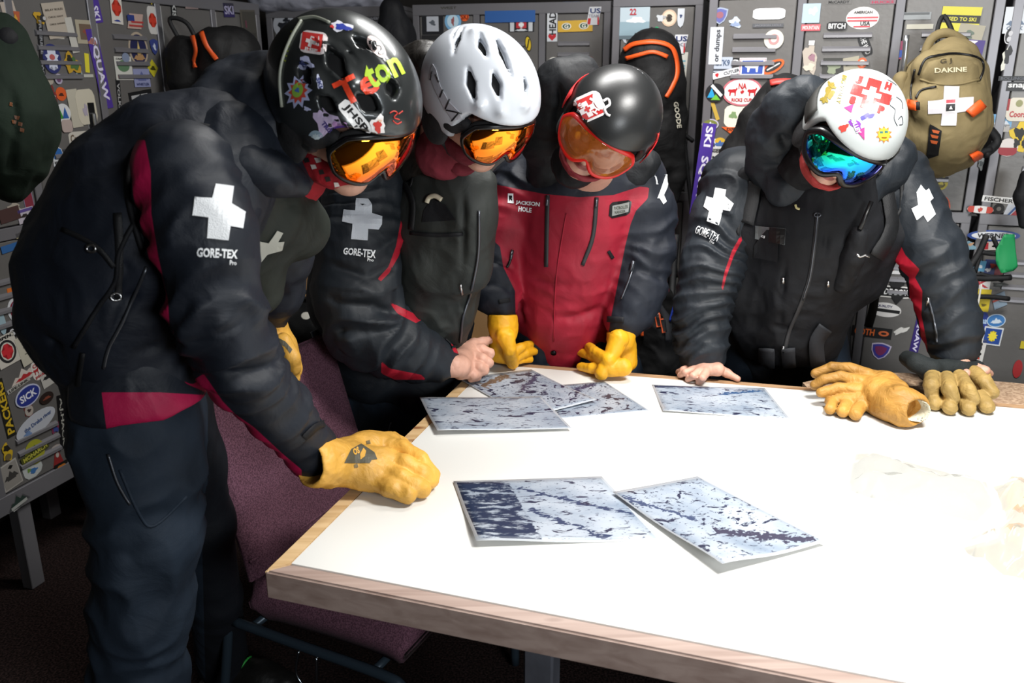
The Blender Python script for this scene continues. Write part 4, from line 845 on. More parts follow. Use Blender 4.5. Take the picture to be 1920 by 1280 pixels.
sheet('snow slope print with brown treed ridge, beside the bare fist', [(857, 708), (996, 695), (1119, 753), (985, 781)], photo_mat('photo_brown_ridge', 3, dict(rot=-20, sc=6.5, th=.555, bands=[(.1, .72, .62, .92, .05, '#6e5a4a'), (.45, .5, .98, .85, .035, '#3f3f58')])), TP+.0035, (0, .004, .006, 0))
sheet('snow slope print with dark scattered trees, nearest the pine side edge', [(787, 749), (1014, 743), (1072, 803), (820, 811)], photo_mat('photo_scattered_trees', 5, dict(rot=12, sc=6, th=.57, st=2)), TP+.0075, (.006, .0, 0, .006))
sheet('snow slope print lying alone before the bare flat hand', [(1222, 721), (1434, 729), (1482, 786), (1243, 773)], photo_mat('photo_lone', 9, dict(rot=-12, sc=8, th=.575, st=1.9, bands=[(.0, .93, .5, 1.0, .06, '#33384e'), (.55, .72, .95, .9, .03, '#2c4a70')])), TP, (0, .002, 0, .005))
sheet('larger near print with dark forest down its left side', [(850, 904), (1128, 893), (1240, 1012), (893, 1026)], photo_mat('photo_forest', 11, dict(rot=-28, sc=9, th=.59, st=2, forest=.42, bands=[(.4, .85, .98, .35, .02, '#2f3a56'), (.38, .5, .72, .05, .022, '#2f3a56')])), TP, (.002, 0, 0, .014))
sheet('near right print turned askew, overlapping the forest print', [(1149, 924), (1308, 893), (1548, 1018), (1353, 1072)], photo_mat('photo_askew', 14, dict(rot=8, sc=7, th=.575, st=2, bands=[(.02, .92, .35, .5, .03, '#3a4460'), (.35, .35, .95, .03, .045, '#3c3a4c')])), TP+.005, (.002, 0, .003, .016))

# crumpled clear plastic wrap
def plastic(name, label, poly_px, hgt, seed, tint='#f4f4f2', alpha=.35, extra=None):
    V2, T = gridpoly([(x, y) for x, y in poly_px], 9); V = []
    rr = np.array([list(PZ(x, y, TZ)) for x, y in V2]); q = rr*np.array([14, 14, 1])+seed
    hz = ridged(q)*.5+ridged(q*2.3+5)*.35+ridged(q*5+3)*.15
    ed = polydist(np.array(V2), poly_px)
    for p, h_, e in zip(rr, hz, ed):
        V.append((p[0], p[1], TZ+.003+hgt*max(0, h_+.5)*min(1, .25+e/30)))
    m = bpy.data.materials.new(name+'_film'); m.use_nodes = True; nt = m.node_tree; b = nt.nodes['Principled BSDF']; b.inputs['Base Color'].default_value = (*srgb(tint), 1); b.inputs['Roughness'].default_value = .12; b.inputs['Alpha'].default_value = alpha; b.inputs['Specular IOR Level'].default_value = .8
    if extra:
        tc = N(nt, 'ShaderNodeTexCoord'); n = N(nt, 'ShaderNodeTexNoise', i_Scale=14.0, i_Detail=4.0); nt.links.new(tc.outputs['Object'], n.inputs['Vector']); g = N(nt, 'ShaderNodeMapRange', n1=.52, n2=.6); nt.links.new(n.outputs[0], g.inputs[0])
        mx = N(nt, 'ShaderNodeMix', data_type='RGBA'); mx.inputs['A'].default_value = (*srgb(tint), 1); mx.inputs['B'].default_value = (*srgb(extra), 1); nt.links.new(g.outputs[0], mx.inputs['Factor']); nt.links.new(mx.outputs['Result'], b.inputs['Base Color'])
    return tag(obj(name, V, T, m, None, True), label, 'plastic bag')
plastic('plastic_wrapper', 'crumpled clear plastic wrapper lying flat in the middle right of the table', [(1606, 852), (1640, 850), (1720, 872), (1850, 905), (1862, 950), (1830, 985), (1740, 965), (1650, 945), (1590, 925), (1596, 880)], .022, 3, '#7a7b76', .40)
plastic('plastic_bag', 'crumpled plastic bag with orange-brown crumbs at the right edge of the table', [(1858, 916), (1930, 893), (1990, 900), (1990, 1120), (1900, 1090), (1820, 1055), (1800, 1030), (1870, 1010), (1880, 970)], .05, 7, '#86806f', .46, '#c99770')

# ------------------------------------------------------------------ purple stacking chair
M_purple = speckle('purple_weave_fabric', '#482a38', '#6e4858', 320.0, .95)
M_frame = mat('blue_grey_frame_enamel', '#34414c', .35, .4)
chair = thing('stacking_chair', 'purple upholstered stacking chair with blue-grey frame pushed under the table side', 'chair')
cX, cY = Vector((.9, -.436, 0)), Vector((.436, .9, 0)); R = Matrix((cX, cY, ZD)).transposed(); C0 = Vector((-.66, 1.755, 0))       # near lower corner of the back, seat level
def cp(x, y, z): return C0+cX*x+cY*y+ZD*z
def cushion(name, pts, th, m, w0, w1, n=22):
    """upholstered pad: profile line pts (x,z) swept across the chair's width, rounded borders"""
    V = []; F = []; pr = smoothpts([(x, 0, z) for x, z in pts], 6); L_ = len(pr); ring = []
    for i, p in enumerate(pr):
        t = (pr[min(i+1, L_-1)]-pr[max(i-1, 0)]).normalized(); nn = Vector((t.z, 0, -t.x)); e = min(i, L_-1-i)/3; kk = math.sqrt(max(0, 1-(1-min(1, e))**2)) if e < 1 else 1; row = []
        for j in range(2*n):
            top = j < n; q = (j if top else 2*n-1-j)/(n-1); y = w0+(w1-w0)*q; f = min(q, 1-q)*(w1-w0)/.028; k2 = math.sqrt(max(0, 1-(1-min(1, f))**2)) if f < 1 else 1
            pf = 1 if not top else 1+.12*math.sin(math.pi*q)
            d = th*.5*(1 if top else -1)*(.15+.85*min(kk, 1)*k2)*pf; P_ = cp(p.x, y, p.z)+(cX*nn.x+ZD*nn.z)*d; row.append(len(V)); V.append(P_)
        ring.append(row)
    for a, b_ in zip(ring[:-1], ring[1:]):
        for j in range(2*n): F.append((a[j], b_[j], b_[(j+1) % (2*n)], a[(j+1) % (2*n)]))
    F.append(tuple(ring[0][::-1])); F.append(tuple(ring[-1])); return obj(name, V, F, m, chair, True)
cushion('backrest', [(-.075, .905), (-.06, .86), (-.02, .72), (.02, .585), (.045, .50), (.055, .45)], .055, M_purple, 0, .50)
cushion('seat', [(.045, .385), (.10, .395), (.25, .402), (.40, .40), (.475, .385)], .105, M_purple, .0, .50)
for y in (-.012, .512):
    bm = bmesh.new(); tube(bm, smoothpts([cp(-.125, y, .90), cp(-.11, y, .86), cp(-.05, y, .68), cp(-.0, y, .50), cp(.0, y, .44), cp(-.03, y, .25), cp(-.08, y, .013)], 5), .012, 10); bobj('rear_leg', bm, M_frame, chair, True)
    bm = bmesh.new(); tube(bm, smoothpts([cp(.0, y, .335), cp(.2, y, .332), cp(.42, y, .330), cp(.475, y, .315), cp(.49, y, .26), cp(.495, y, .013)], 6), .012, 10); bobj('front_leg', bm, M_frame, chair, True)
bm = bmesh.new(); tube(bm, smoothpts([cp(.40, -.012, .328), cp(.40, .25, .328), cp(.40, .512, .328)], 4), .010, 8); tube(bm, [cp(.05, -.012, .328), cp(.05, .512, .328)], .010, 8); bobj('cross_rail', bm, M_frame, chair, True)
bm = bmesh.new(); tube(bm, smoothpts([cp(.20, -.018, .32), cp(.19, -.022, .26), cp(.215, -.022, .23), cp(.245, -.022, .24), cp(.25, -.018, .32)], 6), .003, 6); bobj('ganging_hook', bm, mat('chrome_wire', '#9aa4ac', .25, 1), chair, True)
bm = bmesh.new(); tube(bm, smoothpts([cp(.062, -.001, .505), cp(.07, .25, .506), cp(.062, .50, .505)], 6), .004, 6); bobj('seam_piping', bm, M_purple, chair, True)
# ------------------------------------------------------------------ heads, helmets, goggles
IR, IU, IC = Vector((1, 0, 0)), Vector((0, ST, CT)), Vector((0, -CT, ST))       # picture right, picture up, towards the viewer
def frame(px, py, Y, F_, R_, s=1.0):
    f = (IR*F_[0]+IU*F_[1]+IC*F_[2]).normalized(); r = (IR*R_[0]+IU*R_[1]+IC*R_[2]); r = (r-f*r.dot(f)).normalized(); u = r.cross(f)
    M = Matrix((r*s, f*s, u*s)).transposed().to_4x4(); M.translation = P(px, py, Y); return M
M_skin = cloth('skin', '#c99a86', (('lip', '#a8625c'), ('brow', '#4a352a')), rough=.5, bump=.25, spec=.4, weave=1400, wr=40, wrs=.12)
M_lensrim = mat('lens_edge_black', '#0b0b0d', .3)
def build_head(S_only=False, mouth=0.0):
    S = Solid(.0035)
    S.ell((0, -.012, .015), (.074, .096, .092), k=.02).ell((0, .028, -.055), (.054, .058, .058), k=.03)
    S.chain([('w', 0, .074, -.098, .020), ('w', 0, .074, -.098, .020)], .03)
    for s_ in (-1, 1):
        S.chain([('w', s_*.032, .058, -.038, .026), ('w', s_*.045, .03, -.05, .026)], .03)
        S.chain([('w', s_*.012, .086, .008, .010), ('w', s_*.045, .068, .008, .012)], .02)                      # brow ridge
        S.chain([('w', s_*.012, .100, -.048, .0095), ('w', s_*.012, .100, -.048, .0095)], .008)                 # nostril wing
        S.chain([('w', s_*.048, .02, -.092, .02), ('w', s_*.01, .07, -.10, .02)], .03)                          # jaw line
        S.ell((s_*.076, -.012, -.028), (.010, .018, .030), k=.006); S.ell((s_*.084, -.008, -.024), (.006, .010, .018), k=.004, sub=True)
        S.ell((s_*.030, .088, -.012), (.017, .014, .011), k=.012, sub=True); S.ell((s_*.030, .073, -.013), (.014, .014, .012), k=.005)
    S.chain([('w', 0, .090, .0, .009), ('w', 0, .110, -.030, .0105), ('w', 0, .114, -.043, .012)], .014)          # nose
    S.chain([('w', 0, .092, -.052, .006), ('w', 0, .089, -.062, .007)], .012)
    for s_ in (-1, 1):
        S.chain([('w', 0, .094, -.068, .0062), ('w', s_*.021, .083, -.070, .0035)], .005); S.chain([('w', 0, .092, -.080, .0072), ('w', s_*.019, .082, -.076, .004)], .006)
    S.chain([('w', -.024, .088, -.0735, .0025), ('w', 0, .102, -.0735, .0025), ('w', .024, .088, -.0735, .0025)], .004, sub=True)
    S.chain([('w', 0, -.03, -.06, .052), ('w', 0, -.055, -.17, .056)], .03)
    return S.mesh()
HV, HF = build_head()
def soft_local(name, S, m, parent, M, amp=0, scale=20, seed=0, **kw):
    V, Fq = S.mesh()
    if amp: V = folds(V, vnormals(V, Fq), amp, scale, seed=seed)
    A = np.array(M); W = V@A[:3, :3].T+A[:3, 3]
    o = obj(name, W, Fq, m, parent, True); 
    for k, v in kw.items(): o[k] = v
    return o, Surf(W, Fq), V
def on_ell(M, px, py, c, r):
    """local point where the sight line through (px,py) meets the shell"""
    I = M.inverted(); o = I@CAM; d = (I.to_3x3()@ray(px, py)); c = Vector(c); q = Vector([(o[i]-c[i])/r[i] for i in range(3)]); e = Vector([d[i]/r[i] for i in range(3)])
    A_, B_, C_ = e.dot(e), 2*q.dot(e), q.dot(q)-1; disc = B_*B_-4*A_*C_
    t = (-B_-math.sqrt(disc))/(2*A_) if disc > 0 else -B_/(2*A_); return o+d*t
HC, HR = (0, -.008, .022), (.121, .147, .128)
def helmet(parent, M, m, vents=(), ridges=(), rimf=.042, rimy=(.005, .065), label=None, grooves=(), r=HR, padf=0.0):
    S = Solid(.0036); S.ell(HC, r, k=.004)
    for a, b, w_ in ridges:
        A_ = on_ell(M, *a, HC, r); B_ = on_ell(M, *b, HC, r); S.chain([('w', *A_, w_), ('w', *B_, w_)], .02)
    def rim(X, Y, Z):
        t = np.clip((Y-rimy[0])/rimy[1], 0, 1); t = t*t*(3-2*t); return (-.052+(rimf+.052)*t)-Z+0*X
    S.fn(rim, .010); S.ell((HC[0], HC[1], HC[2]-.004), (r[0]-.016, r[1]-.018, r[2]-.018), k=.004, sub=True)
    for pts, w_ in vents:
        Q = [on_ell(M, x, y, HC, r) for x, y in pts]
        L3 = [('w', *q, w_*(1 if 0 < i < len(Q)-1 or len(Q) < 3 else .45)) for i, q in enumerate(Q)]
        S.chain(L3, .0035, sub=True); c0 = Vector(HC)
        S.chain([('w', *(c0+(Vector(q[1:4])-c0)*.91), q[4]*.95) for q in L3], .0025, sub=True)
    o, sf, V = soft_local('helmet', S, m, parent, M)
    if label: o['label'] = label
    T = Solid(.006); T.ell(HC, (r[0]-.014, r[1]-.016, r[2]-.016), k=.004); T.fn(lambda X, Y, Z: rim(X, Y, Z)+.004, .006); T.ell(HC, (r[0]-.026, r[1]-.03, r[2]-.03), k=.004, sub=True)
    soft_local('liner', T, mat('black_foam', '#0d0d0f', .85), o, M)
    for s_ in (-1, 1):
        T = Solid(.005); T.ell((s_*.088, -.012, -.052), (.020, .050, .052), k=.01)
        if padf: T.chain([('w', s_*.094, .0, -.030, .020), ('w', s_*.088, .045, -.012, .018), ('w', s_*.080, .070, .004, .014)], .015)
        T.chain([('w', s_*.084, -.01, -.07, .012), ('w', s_*.055, .03, -.115, .005)], .01); soft_local('ear_pad', T, mat('black_ear_fabric', '#131316', .8, bump=.3), o, M, .002)
    return o, sf
def goggles(parent, M, lensm, framem, fw=.0085, zc=-.008, h=.046, W=.092, depth=.118, foam=True, notch=.026, label=None, strapm=None, side=68):
    nu, nv = 33, 13
    def pt(u, v, off=0.0):
        a = math.radians(side)*u; R0 = W/math.sin(math.radians(side)); hh = h*(1-.38*abs(u)**5); zb = -hh+notch*math.exp(-(u/.17)**2); zt = hh*(1-.10*u*u)
        z = zb+(zt-zb)*(v+1)/2; bul = .010*(1-v*v)*(1-.3*u*u)
        rr = R0+bul+off; y0 = depth-R0; return Vector((rr*math.sin(a), y0+rr*math.cos(a)*.93, zc+z))
    V = []; F = []
    def outline(q):   # superellipse mapping of the square
        u, v = q; return u*math.sqrt(1-.30*v*v), v*math.sqrt(1-.30*u*u)
    for j in range(nv):
        for i in range(nu):
            u, v = outline((-1+2*i/(nu-1), -1+2*j/(nv-1))); V.append(M@pt(u*1.06, v*1.06))
    for j in range(nv-1):
        for i in range(nu-1): a = j*nu+i; F.append((a, a+1, a+nu+1, a+nu))
    rimp = [(-1+2*i/24, -1) for i in range(24)]+[(1, -1+2*i/8) for i in range(8)]+[(1-2*i/24, 1) for i in range(24)]+[(-1, 1-2*i/8) for i in range(8)]
    bm = bmesh.new(); tube(bm, [M@pt(*[1.06*c for c in outline(q)], -.003) for q in rimp], fw, 8, closed=True); fr = bobj('goggles', bm, framem, parent, True)
    if label: fr['label'] = label
    le = obj('lens', V, F, lensm, fr, True); md = le.modifiers.new('thickness', 'SOLIDIFY'); md.thickness = .0015
    bm = bmesh.new(); tube(bm, [M@(pt(*[1.05*c for c in outline(q)], -.012)-Vector((0, .006, 0))) for q in rimp], fw*1.05, 8, closed=True); bobj('foam', bm, mat('black_foam', '#0d0d0f', .85), fr, True)
    if strapm:
        V = []; F = []; n = 40
        for i in range(n+1):
            a = math.radians(74+(360-148)*i/n); # round the back from the right side to the left side
            x = math.sin(a+math.pi*0)*1.0; y = math.cos(a)
            q = Vector((HR[0]*x, HR[1]*y, 0)); zz = .012+.020*(1-y)*.5
            for k in range(3):
                z = zz+(-.024+.024*k); kz = math.sqrt(max(.05, 1-((z-HC[2])/HR[2])**2)); V.append(M@Vector(((HR[0]*kz+.006)*x, (HR[1]*kz+.006)*y+HC[1], z)))
            if i: b_ = 3*i; F += [(b_-3, b_-2, b_+1, b_), (b_-2, b_-1, b_+2, b_+1)]
        # begin and end where the frame sits
        st_ = obj('strap', V, F, strapm, fr, True); md = st_.modifiers.new('thickness', 'SOLIDIFY'); md.thickness = .002
    return fr
def mirror_lens(name, stops, rough=.06):
    """coated mirror lens: the coating's hue shifts with the angle it is seen at"""
    m = bpy.data.materials.new(name); m.use_nodes = True; nt = m.node_tree; b = nt.nodes['Principled BSDF']; L = nt.links.new
    lw = N(nt, 'ShaderNodeLayerWeight'); lw.inputs[0].default_value = .35; tc = N(nt, 'ShaderNodeTexCoord'); n = N(nt, 'ShaderNodeTexNoise', i_Scale=7.0, i_Detail=1.0); L(tc.outputs['Object'], n.inputs['Vector'])
    ad = N(nt, 'ShaderNodeMath', operation='ADD'); L(lw.outputs['Facing'], ad.inputs[0]); mu = N(nt, 'ShaderNodeMath', operation='MULTIPLY_ADD'); L(n.outputs[0], mu.inputs[0]); mu.inputs[1].default_value = .7; mu.inputs[2].default_value = -.35; L(mu.outputs[0], ad.inputs[1])
    r = N(nt, 'ShaderNodeValToRGB'); L(ad.outputs[0], r.inputs[0]); e = r.color_ramp.elements
    while len(e) < len(stops): e.new(.5)
    for i, (p, c) in enumerate(stops): e[i].position = p; e[i].color = (*srgb(c), 1)
    L(r.outputs[0], b.inputs['Base Color']); b.inputs['Metallic'].default_value = 1; b.inputs['Roughness'].default_value = rough; return m
M_lens_orange = mirror_lens('orange_mirror_lens', [(0, '#ffb02a'), (.35, '#ff8a2c'), (.6, '#ff6a3c'), (.85, '#9a8a20')])
M_lens_blue = mirror_lens('blue_green_mirror_lens', [(0, '#22e8a0'), (.2, '#1fd8b4'), (.36, '#2470f8'), (.6, '#4430e8'), (1, '#2a1090')])
def clear_lens():
    m = bpy.data.materials.new('clear_amber_lens'); m.use_nodes = True; nt = m.node_tree; b = nt.nodes['Principled BSDF']; L = nt.links.new
    b.inputs['Base Color'].default_value = (*srgb('#b86424'), 1); b.inputs['Roughness'].default_value = .05; b.inputs['Specular IOR Level'].default_value = .9; b.inputs['Alpha'].default_value = .50; b.inputs['Coat Weight'].default_value = .8; return m
def buff(parent, M, m, top=-.062, label=None, fwd=0.0, name='neck_gaiter', slope=.25, out=.013, neck=None):
    """scarf lip round chin and jaw, and the darker tube of the neck behind it"""
    S = Solid(.004); S.ell((0, .022+fwd, -.074), (.060+out, .066+out, .054+out), k=.02)
    S.ell((0, .026+fwd, -.060), (.055+out*.5, .062+out*.5, .064), k=.006, sub=True)
    S.fn(lambda X, Y, Z: (Z-(top-slope*(Y-.02)))+0*X, .006)
    o, sf, V = soft_local(name, S, m, parent, M, .003, 22, 5, **({'label': label} if label else {}))
    T = Solid(.006); T.chain([('w', 0, -.028, -.05, .061), ('w', 0, -.035, -.11, .059), ('w', 0, -.055, -.19, .066)], .03);
    T.fn(lambda X, Y, Z: (Y-.028)+0*X+0*Z, .01)
    soft_local('neck_warmer', T, neck or m, parent, M, .004, 18, 9)
    return o, sf, V
def body_mesh(parent, M, chains, hands=(), label=None):
    """the person's own body: head, neck, trunk, limbs and bare hands as one mesh"""
    A = np.array(M); V = HV@A[:3, :3].T+A[:3, 3]; F = HF.copy(); lip = np.full(len(V), -1.0); brow = np.full(len(V), -1.0)
    l = HV; lip = .0065-np.sqrt((np.maximum(np.abs(l[:, 0])-.016, 0))**2+((l[:, 2]+.0735)*.75)**2+(np.maximum(.082-l[:, 1], 0)*3)**2)
    brow = .0055-np.sqrt((np.maximum(np.abs(np.abs(l[:, 0])-.031)-.016, 0))**2+(l[:, 2]-.010)**2+(np.maximum(.06-l[:, 1], 0)*3)**2)
    S = Solid(.011)
    for c in chains: S.chain(c, .03)
    V2, F2 = S.mesh(); F = np.concatenate([F, F2+len(V)]); n1 = len(V); V = np.concatenate([V, V2])
    for hd in hands:
        V3, F3 = hd; F = np.concatenate([F, F3+len(V)]); V = np.concatenate([V, V3])
    o = obj('body', V, F, M_skin, parent, True)
    for nm, a in (('lip', lip), ('brow', brow)):
        at = o.data.attributes.new(nm, 'FLOAT', 'POINT'); at.data.foreach_set('value', np.concatenate([a, np.full(len(V)-n1, -1.0)]).astype(np.float32))
    for s_ in (-1, 1):
        bm = bmesh.new(); bmesh.ops.create_uvsphere(bm, u_segments=16, v_segments=10, radius=.0118); bmesh.ops.transform(bm, matrix=M@Matrix.Translation((s_*.030, .0775, -.0135)), verts=bm.verts[:]); bobj('eye', bm, mat('eye_white', '#d8d0c8', .2), parent, True)
    return o
def H(px, py, z, r): return ('w', *PZ(px, py, z), r)
# ------------------------------------------------------------------ clothing materials
NAVY, RED, MAG = '#232b38', '#a8182c', '#b01644'
M_jacket = cloth('navy_shell_jacket', '#1e2329', (('red', RED), ('dk', '#14171d')), rough=.55, spec=.35, wr=14, wrs=.16)
M_jacket1 = cloth('navy_shell_jacket_magenta', '#191e27', (('red', '#a81546'), ('dk', '#14171d')), rough=.55, spec=.35, wr=14, wrs=.16)
M_vest1 = cloth('black_navy_patrol_vest', '#151a24', (('grn', '#262b26'),), rough=.6, spec=.3, wr=13, wrs=.2, weave=1200)
M_pants = cloth('dark_navy_bib_trousers', '#202a36', (('dk', '#12151b'),), rough=.7, spec=.25, wr=12, wrs=.18)
M_black = cloth('black_fabric', '#111216', rough=.7, spec=.3, wr=14, wrs=.2)
M_web = mat('black_webbing', '#0e0f12', .6, bump=.4, bscale=600)
M_glove = cloth('yellow_leather_glove', '#dba648', (('ink', '#3a362c'), ('dkl', '#a8762c')), rough=.5, spec=.4, weave=500, wr=30, wrs=.22, bump=.25, dirt=.1)
M_tan = cloth('worn_tan_leather_glove', '#b8873e', (('ink', '#3a362c'),), rough=.55, spec=.4, weave=500, wr=28, wrs=.35, bump=.3, dirt=.2)
M_white = mat('white_embroidered_patch', '#e2e5e8', .8, bump=.5, bscale=500)
M_print = mat('white_print', '#eef0f2', .6)
M_zip = mat('dark_zip_metal', '#5a5d63', .35, .8)
def cross_poly(c, w, h, rot, arm=.34, skew=0.0):
    a = math.radians(rot); ca, sa = math.cos(a), math.sin(a); P2 = [(x*w, y*h) for x, y in SHP['+']]
    return [(c[0]+(x+skew*y)*ca+y*sa, c[1]+(x+skew*y)*sa-y*ca) for x, y in P2]

# ------------------------------------------------------------------ person 1: left foreground
p1 = thing('person', 'person in front at left, black stickered helmet, bulky vest, gloved hand on the table corner', 'person')
# jacket: trunk, both sleeves, collar
S = Solid(.0058)
S.chain([(262, 745, 1.43, 124), (258, 690, 1.45, 110), (260, 600, 1.47, 110), (300, 460, 1.50, 130), (370, 350, 1.52, 120), (430, 290, 1.55, 95)], .04)
S.cut(P(290, 790, 1.34), (0.06, 0, -1))
S.chain([(345, 322, 1.36, 90), (382, 440, 1.33, 92), (408, 590, 1.33, 83), (455, 690, 1.39, 73), (520, 770, 1.48, 60), (586, 846, 1.575, 47), (596, 854, 1.585, 46)], .03)
S.chain([(510, 360, 1.74, 70), (520, 470, 1.80, 62), (515, 540, 1.85, 50), (504, 592, 1.90, 36)], .03)
jk, sj = soft('jacket', S, M_jacket1, p1, .0050, 10, (1, 1, .7), 1, (), [([(345, 322, 1.36, 90), (382, 440, 1.33, 92), (408, 590, 1.33, 83), (455, 690, 1.39, 73), (520, 770, 1.48, 60), (596, 854, 1.585, 46)], .0075, .055, 3, [(P(430, 650, 1.3), .12, 1.0)])],
   creases=[([P(462, 470, 1.25), P(478, 560, 1.25), P(470, 640, 1.28), P(600, 800, 1.5)], .006, .004), ([P(330, 655, 1.27), P(400, 640, 1.25), P(470, 600, 1.28)], .012, .010), ([P(400, 700, 1.3), P(480, 700, 1.33), P(540, 670, 1.4)], .012, .010), ([P(440, 745, 1.36), P(500, 720, 1.4), P(545, 700, 1.45)], .010, .008), ([P(380, 560, 1.25), P(470, 545, 1.28)], .012, .006)],
   paints=[('red', [(238, 262), (272, 262), (283, 320), (284, 400), (297, 480), (315, 560), (320, 640), (328, 668), (318, 672), (300, 600), (278, 480), (250, 370)], 0, 1.5), ('red', [(328, 600), (318, 650), (335, 690), (362, 712), (382, 700), (418, 752), (440, 775), (476, 800), (530, 850), (566, 880), (566, 900), (520, 880), (480, 848), (430, 800), (385, 735), (350, 720), (320, 690)]), ('red', [(190, 735), (200, 810), (380, 810), (385, 740), (300, 735)])])
# wrist tab and cuff
strip('cuff_tab', [(568, 820), (590, 800), (606, 795)], 12, sj, M_black, jk)
# vest: shoulders, bulky back, chest pockets
S = Solid(.0058)
S.chain([(285, 705, 1.45, 106), (250, 655, 1.47, 122), (235, 560, 1.47, 150), (280, 440, 1.49, 165), (368, 352, 1.53, 122), (432, 305, 1.57, 86), (470, 262, 1.58, 66)], .05)
S.chain([(138, 590, 1.46, 92), (160, 500, 1.47, 98), (240, 345, 1.50, 90), (318, 275, 1.53, 78), (390, 240, 1.56, 62)], .05)
S.chain([(125, 600, 1.46, 72), (160, 650, 1.46, 70), (300, 690, 1.46, 62), (340, 700, 1.48, 48)], .04)
S.chain([(490, 400, 1.66, 92), (540, 420, 1.72, 62), (560, 430, 1.74, 50)], .04)
S.chain([(470, 480, 1.66, 70), (480, 540, 1.68, 50)], .03)
S.chain([(352, 322, 1.20, 84), (385, 440, 1.20, 92), (405, 560, 1.20, 90), (415, 640, 1.25, 84)], .02, sub=True)
S.chain([(240, 640, 1.10, 30)], .02, sub=True)
S.cut(P(300, 752, 1.36), (0.16, 0, -1))
vs_, sv = soft('vest', S, M_vest1, p1, .0060, 9, (1, 1, .6), 3, [(P(120, 560, 1.4), .2, 1.0), (P(280, 690, 1.4), .15, .8)],
   creases=[([P(268, 470, 1.36), P(235, 500, 1.33), P(218, 545, 1.33), P(170, 590, 1.33), P(140, 640, 1.34), P(100, 640, 1.35)], .010, .016), ([P(275, 480, 1.36), P(245, 560, 1.33), P(200, 640, 1.33), P(190, 700, 1.36)], .008, .010), ([P(150, 555, 1.33), P(250, 560, 1.33)], .008, .006), ([P(120, 410, 1.4), P(95, 500, 1.38), P(60, 560, 1.4)], .010, .008), ([P(60, 640, 1.4), P(170, 660, 1.35), P(300, 650, 1.36)], .010, .008)],
   paints=[('grn', [(470, 330), (620, 330), (620, 620), (470, 620), (478, 480)], 1.55, 3)])
# piping around the armhole, straps, buckles
cord('armhole_piping', [(480, 300), (420, 248), (340, 236), (278, 262), (246, 300), (240, 360), (252, 420), (268, 470)], .005, sv, M_black, vs_, .002)
cord('pocket_piping', [(262, 400), (225, 470), (218, 520), (196, 560), (170, 600), (140, 650)], .004, sv, M_black, vs_, .002)
cord('zip', [(275, 500), (238, 590), (205, 650), (195, 690)], .003, sv, M_zip, vs_, .002)
strip('strap', [(222, 400), (225, 470), (222, 560)], 14, sv, M_web, vs_); strip('strap', [(158, 660), (150, 720), (146, 770)], 8, sv, M_web, vs_, .004)
strip('strap', [(120, 430), (180, 460), (215, 500)], 9, sv, M_web, vs_)
for q in ((176, 466), (218, 556)):
    bm = bmesh.new(); p_, n_ = sv.hit(*q, .006); Rm = n_.to_track_quat('Z', 'Y').to_matrix().to_4x4(); Rm.translation = p_; tube(bm, [Rm@Vector((.008*math.cos(a), .006*math.sin(a), 0)) for a in [k*math.pi/5 for k in range(10)]], .0022, 6, closed=True); bobj('buckle', bm, M_chrome, vs_, True)
patch('cross_patch', [(470, 448), (503, 455), (519, 432), (530, 436), (521, 453), (532, 452), (528, 468), (501, 476), (483, 498), (470, 500), (478, 475)], sv, mat('cream_patch', '#bdbdb2', .8), vs_)
patch('cross_patch', [(404, 346), (437, 350), (433, 382), (459, 398), (454, 428), (431, 424), (428, 450), (388, 446), (391, 408), (361, 404), (366, 370), (397, 372)], sj, M_white, jk, .002, 8, label='white cross patch on the sleeve')
letters('sleeve_lettering', 'GORE-TEX', (407, 474), 74, 17, 3, sj, M_print, jk, bold=.035); letters('sleeve_lettering', 'Pro', (436, 491), 13, 8, 3, sj, M_print, jk, bold=.03)
# hood bunched behind the neck
S = Solid(.0065)
S.chain([(412, 165, 1.62, 36), (392, 200, 1.58, 34), (412, 250, 1.53, 38), (460, 300, 1.50, 38), (515, 328, 1.51, 34), (560, 346, 1.54, 22)], .03)
S.chain([(442, 165, 1.66, 50), (475, 205, 1.62, 58), (505, 260, 1.60, 62), (540, 320, 1.60, 50)], .03); S.chain([(478, 140, 1.68, 36), (508, 150, 1.66, 40), (525, 230, 1.64, 56)], .03)
hd, sh1 = soft('hood', S, M_jacket1, p1, .006, 12, (1, 1, 1), 6, creases=[([P(445, 120, 1.5), P(455, 200, 1.48), P(520, 300, 1.45), P(570, 330, 1.5)], .012, .014), ([P(400, 160, 1.5), P(430, 230, 1.45), P(500, 290, 1.42)], .010, .010)])
# trousers
S = Solid(.0058)
S.chain([(240, 700, 1.50, 122), (256, 800, 1.46, 113), (265, 870, 1.45, 108), (277, 1000, 1.44, 102), (268, 1140, 1.44, 97), (262, 1280, 1.45, 92), ('w', -.75, 1.47, .07, .085)], .04)
S.chain([(310, 760, 1.56, 85), (345, 870, 1.60, 74), (380, 980, 1.65, 60), (405, 1120, 1.74, 50), ('w', -.775, 1.92, .09, .066)], .03)
S.cut(('0' and Vector((0, 0, .045))), (0, 0, -1))
tr, st1 = soft('trousers', S, M_pants, p1, .0065, 8, (1, 1, .55), 11, (), [([(256, 800, 1.46, 113), (265, 870, 1.45, 108), (277, 1000, 1.44, 102), (268, 1140, 1.44, 97), (262, 1280, 1.45, 92)], .010, .10, 8)],
   creases=[([P(175, 830, 1.3), P(200, 930, 1.3), P(240, 1000, 1.3)], .009, .008), ([P(365, 985, 1.35), P(300, 1010, 1.33), P(240, 1050, 1.33)], .012, .010), ([P(225, 830, 1.3), P(232, 880, 1.3), P(275, 960, 1.3), P(370, 920, 1.35)], .008, .007)], paints=[('dk', [(380, 700), (520, 700), (520, 1280), (385, 1280), (378, 1000), (365, 830)], 1.55, 3)])
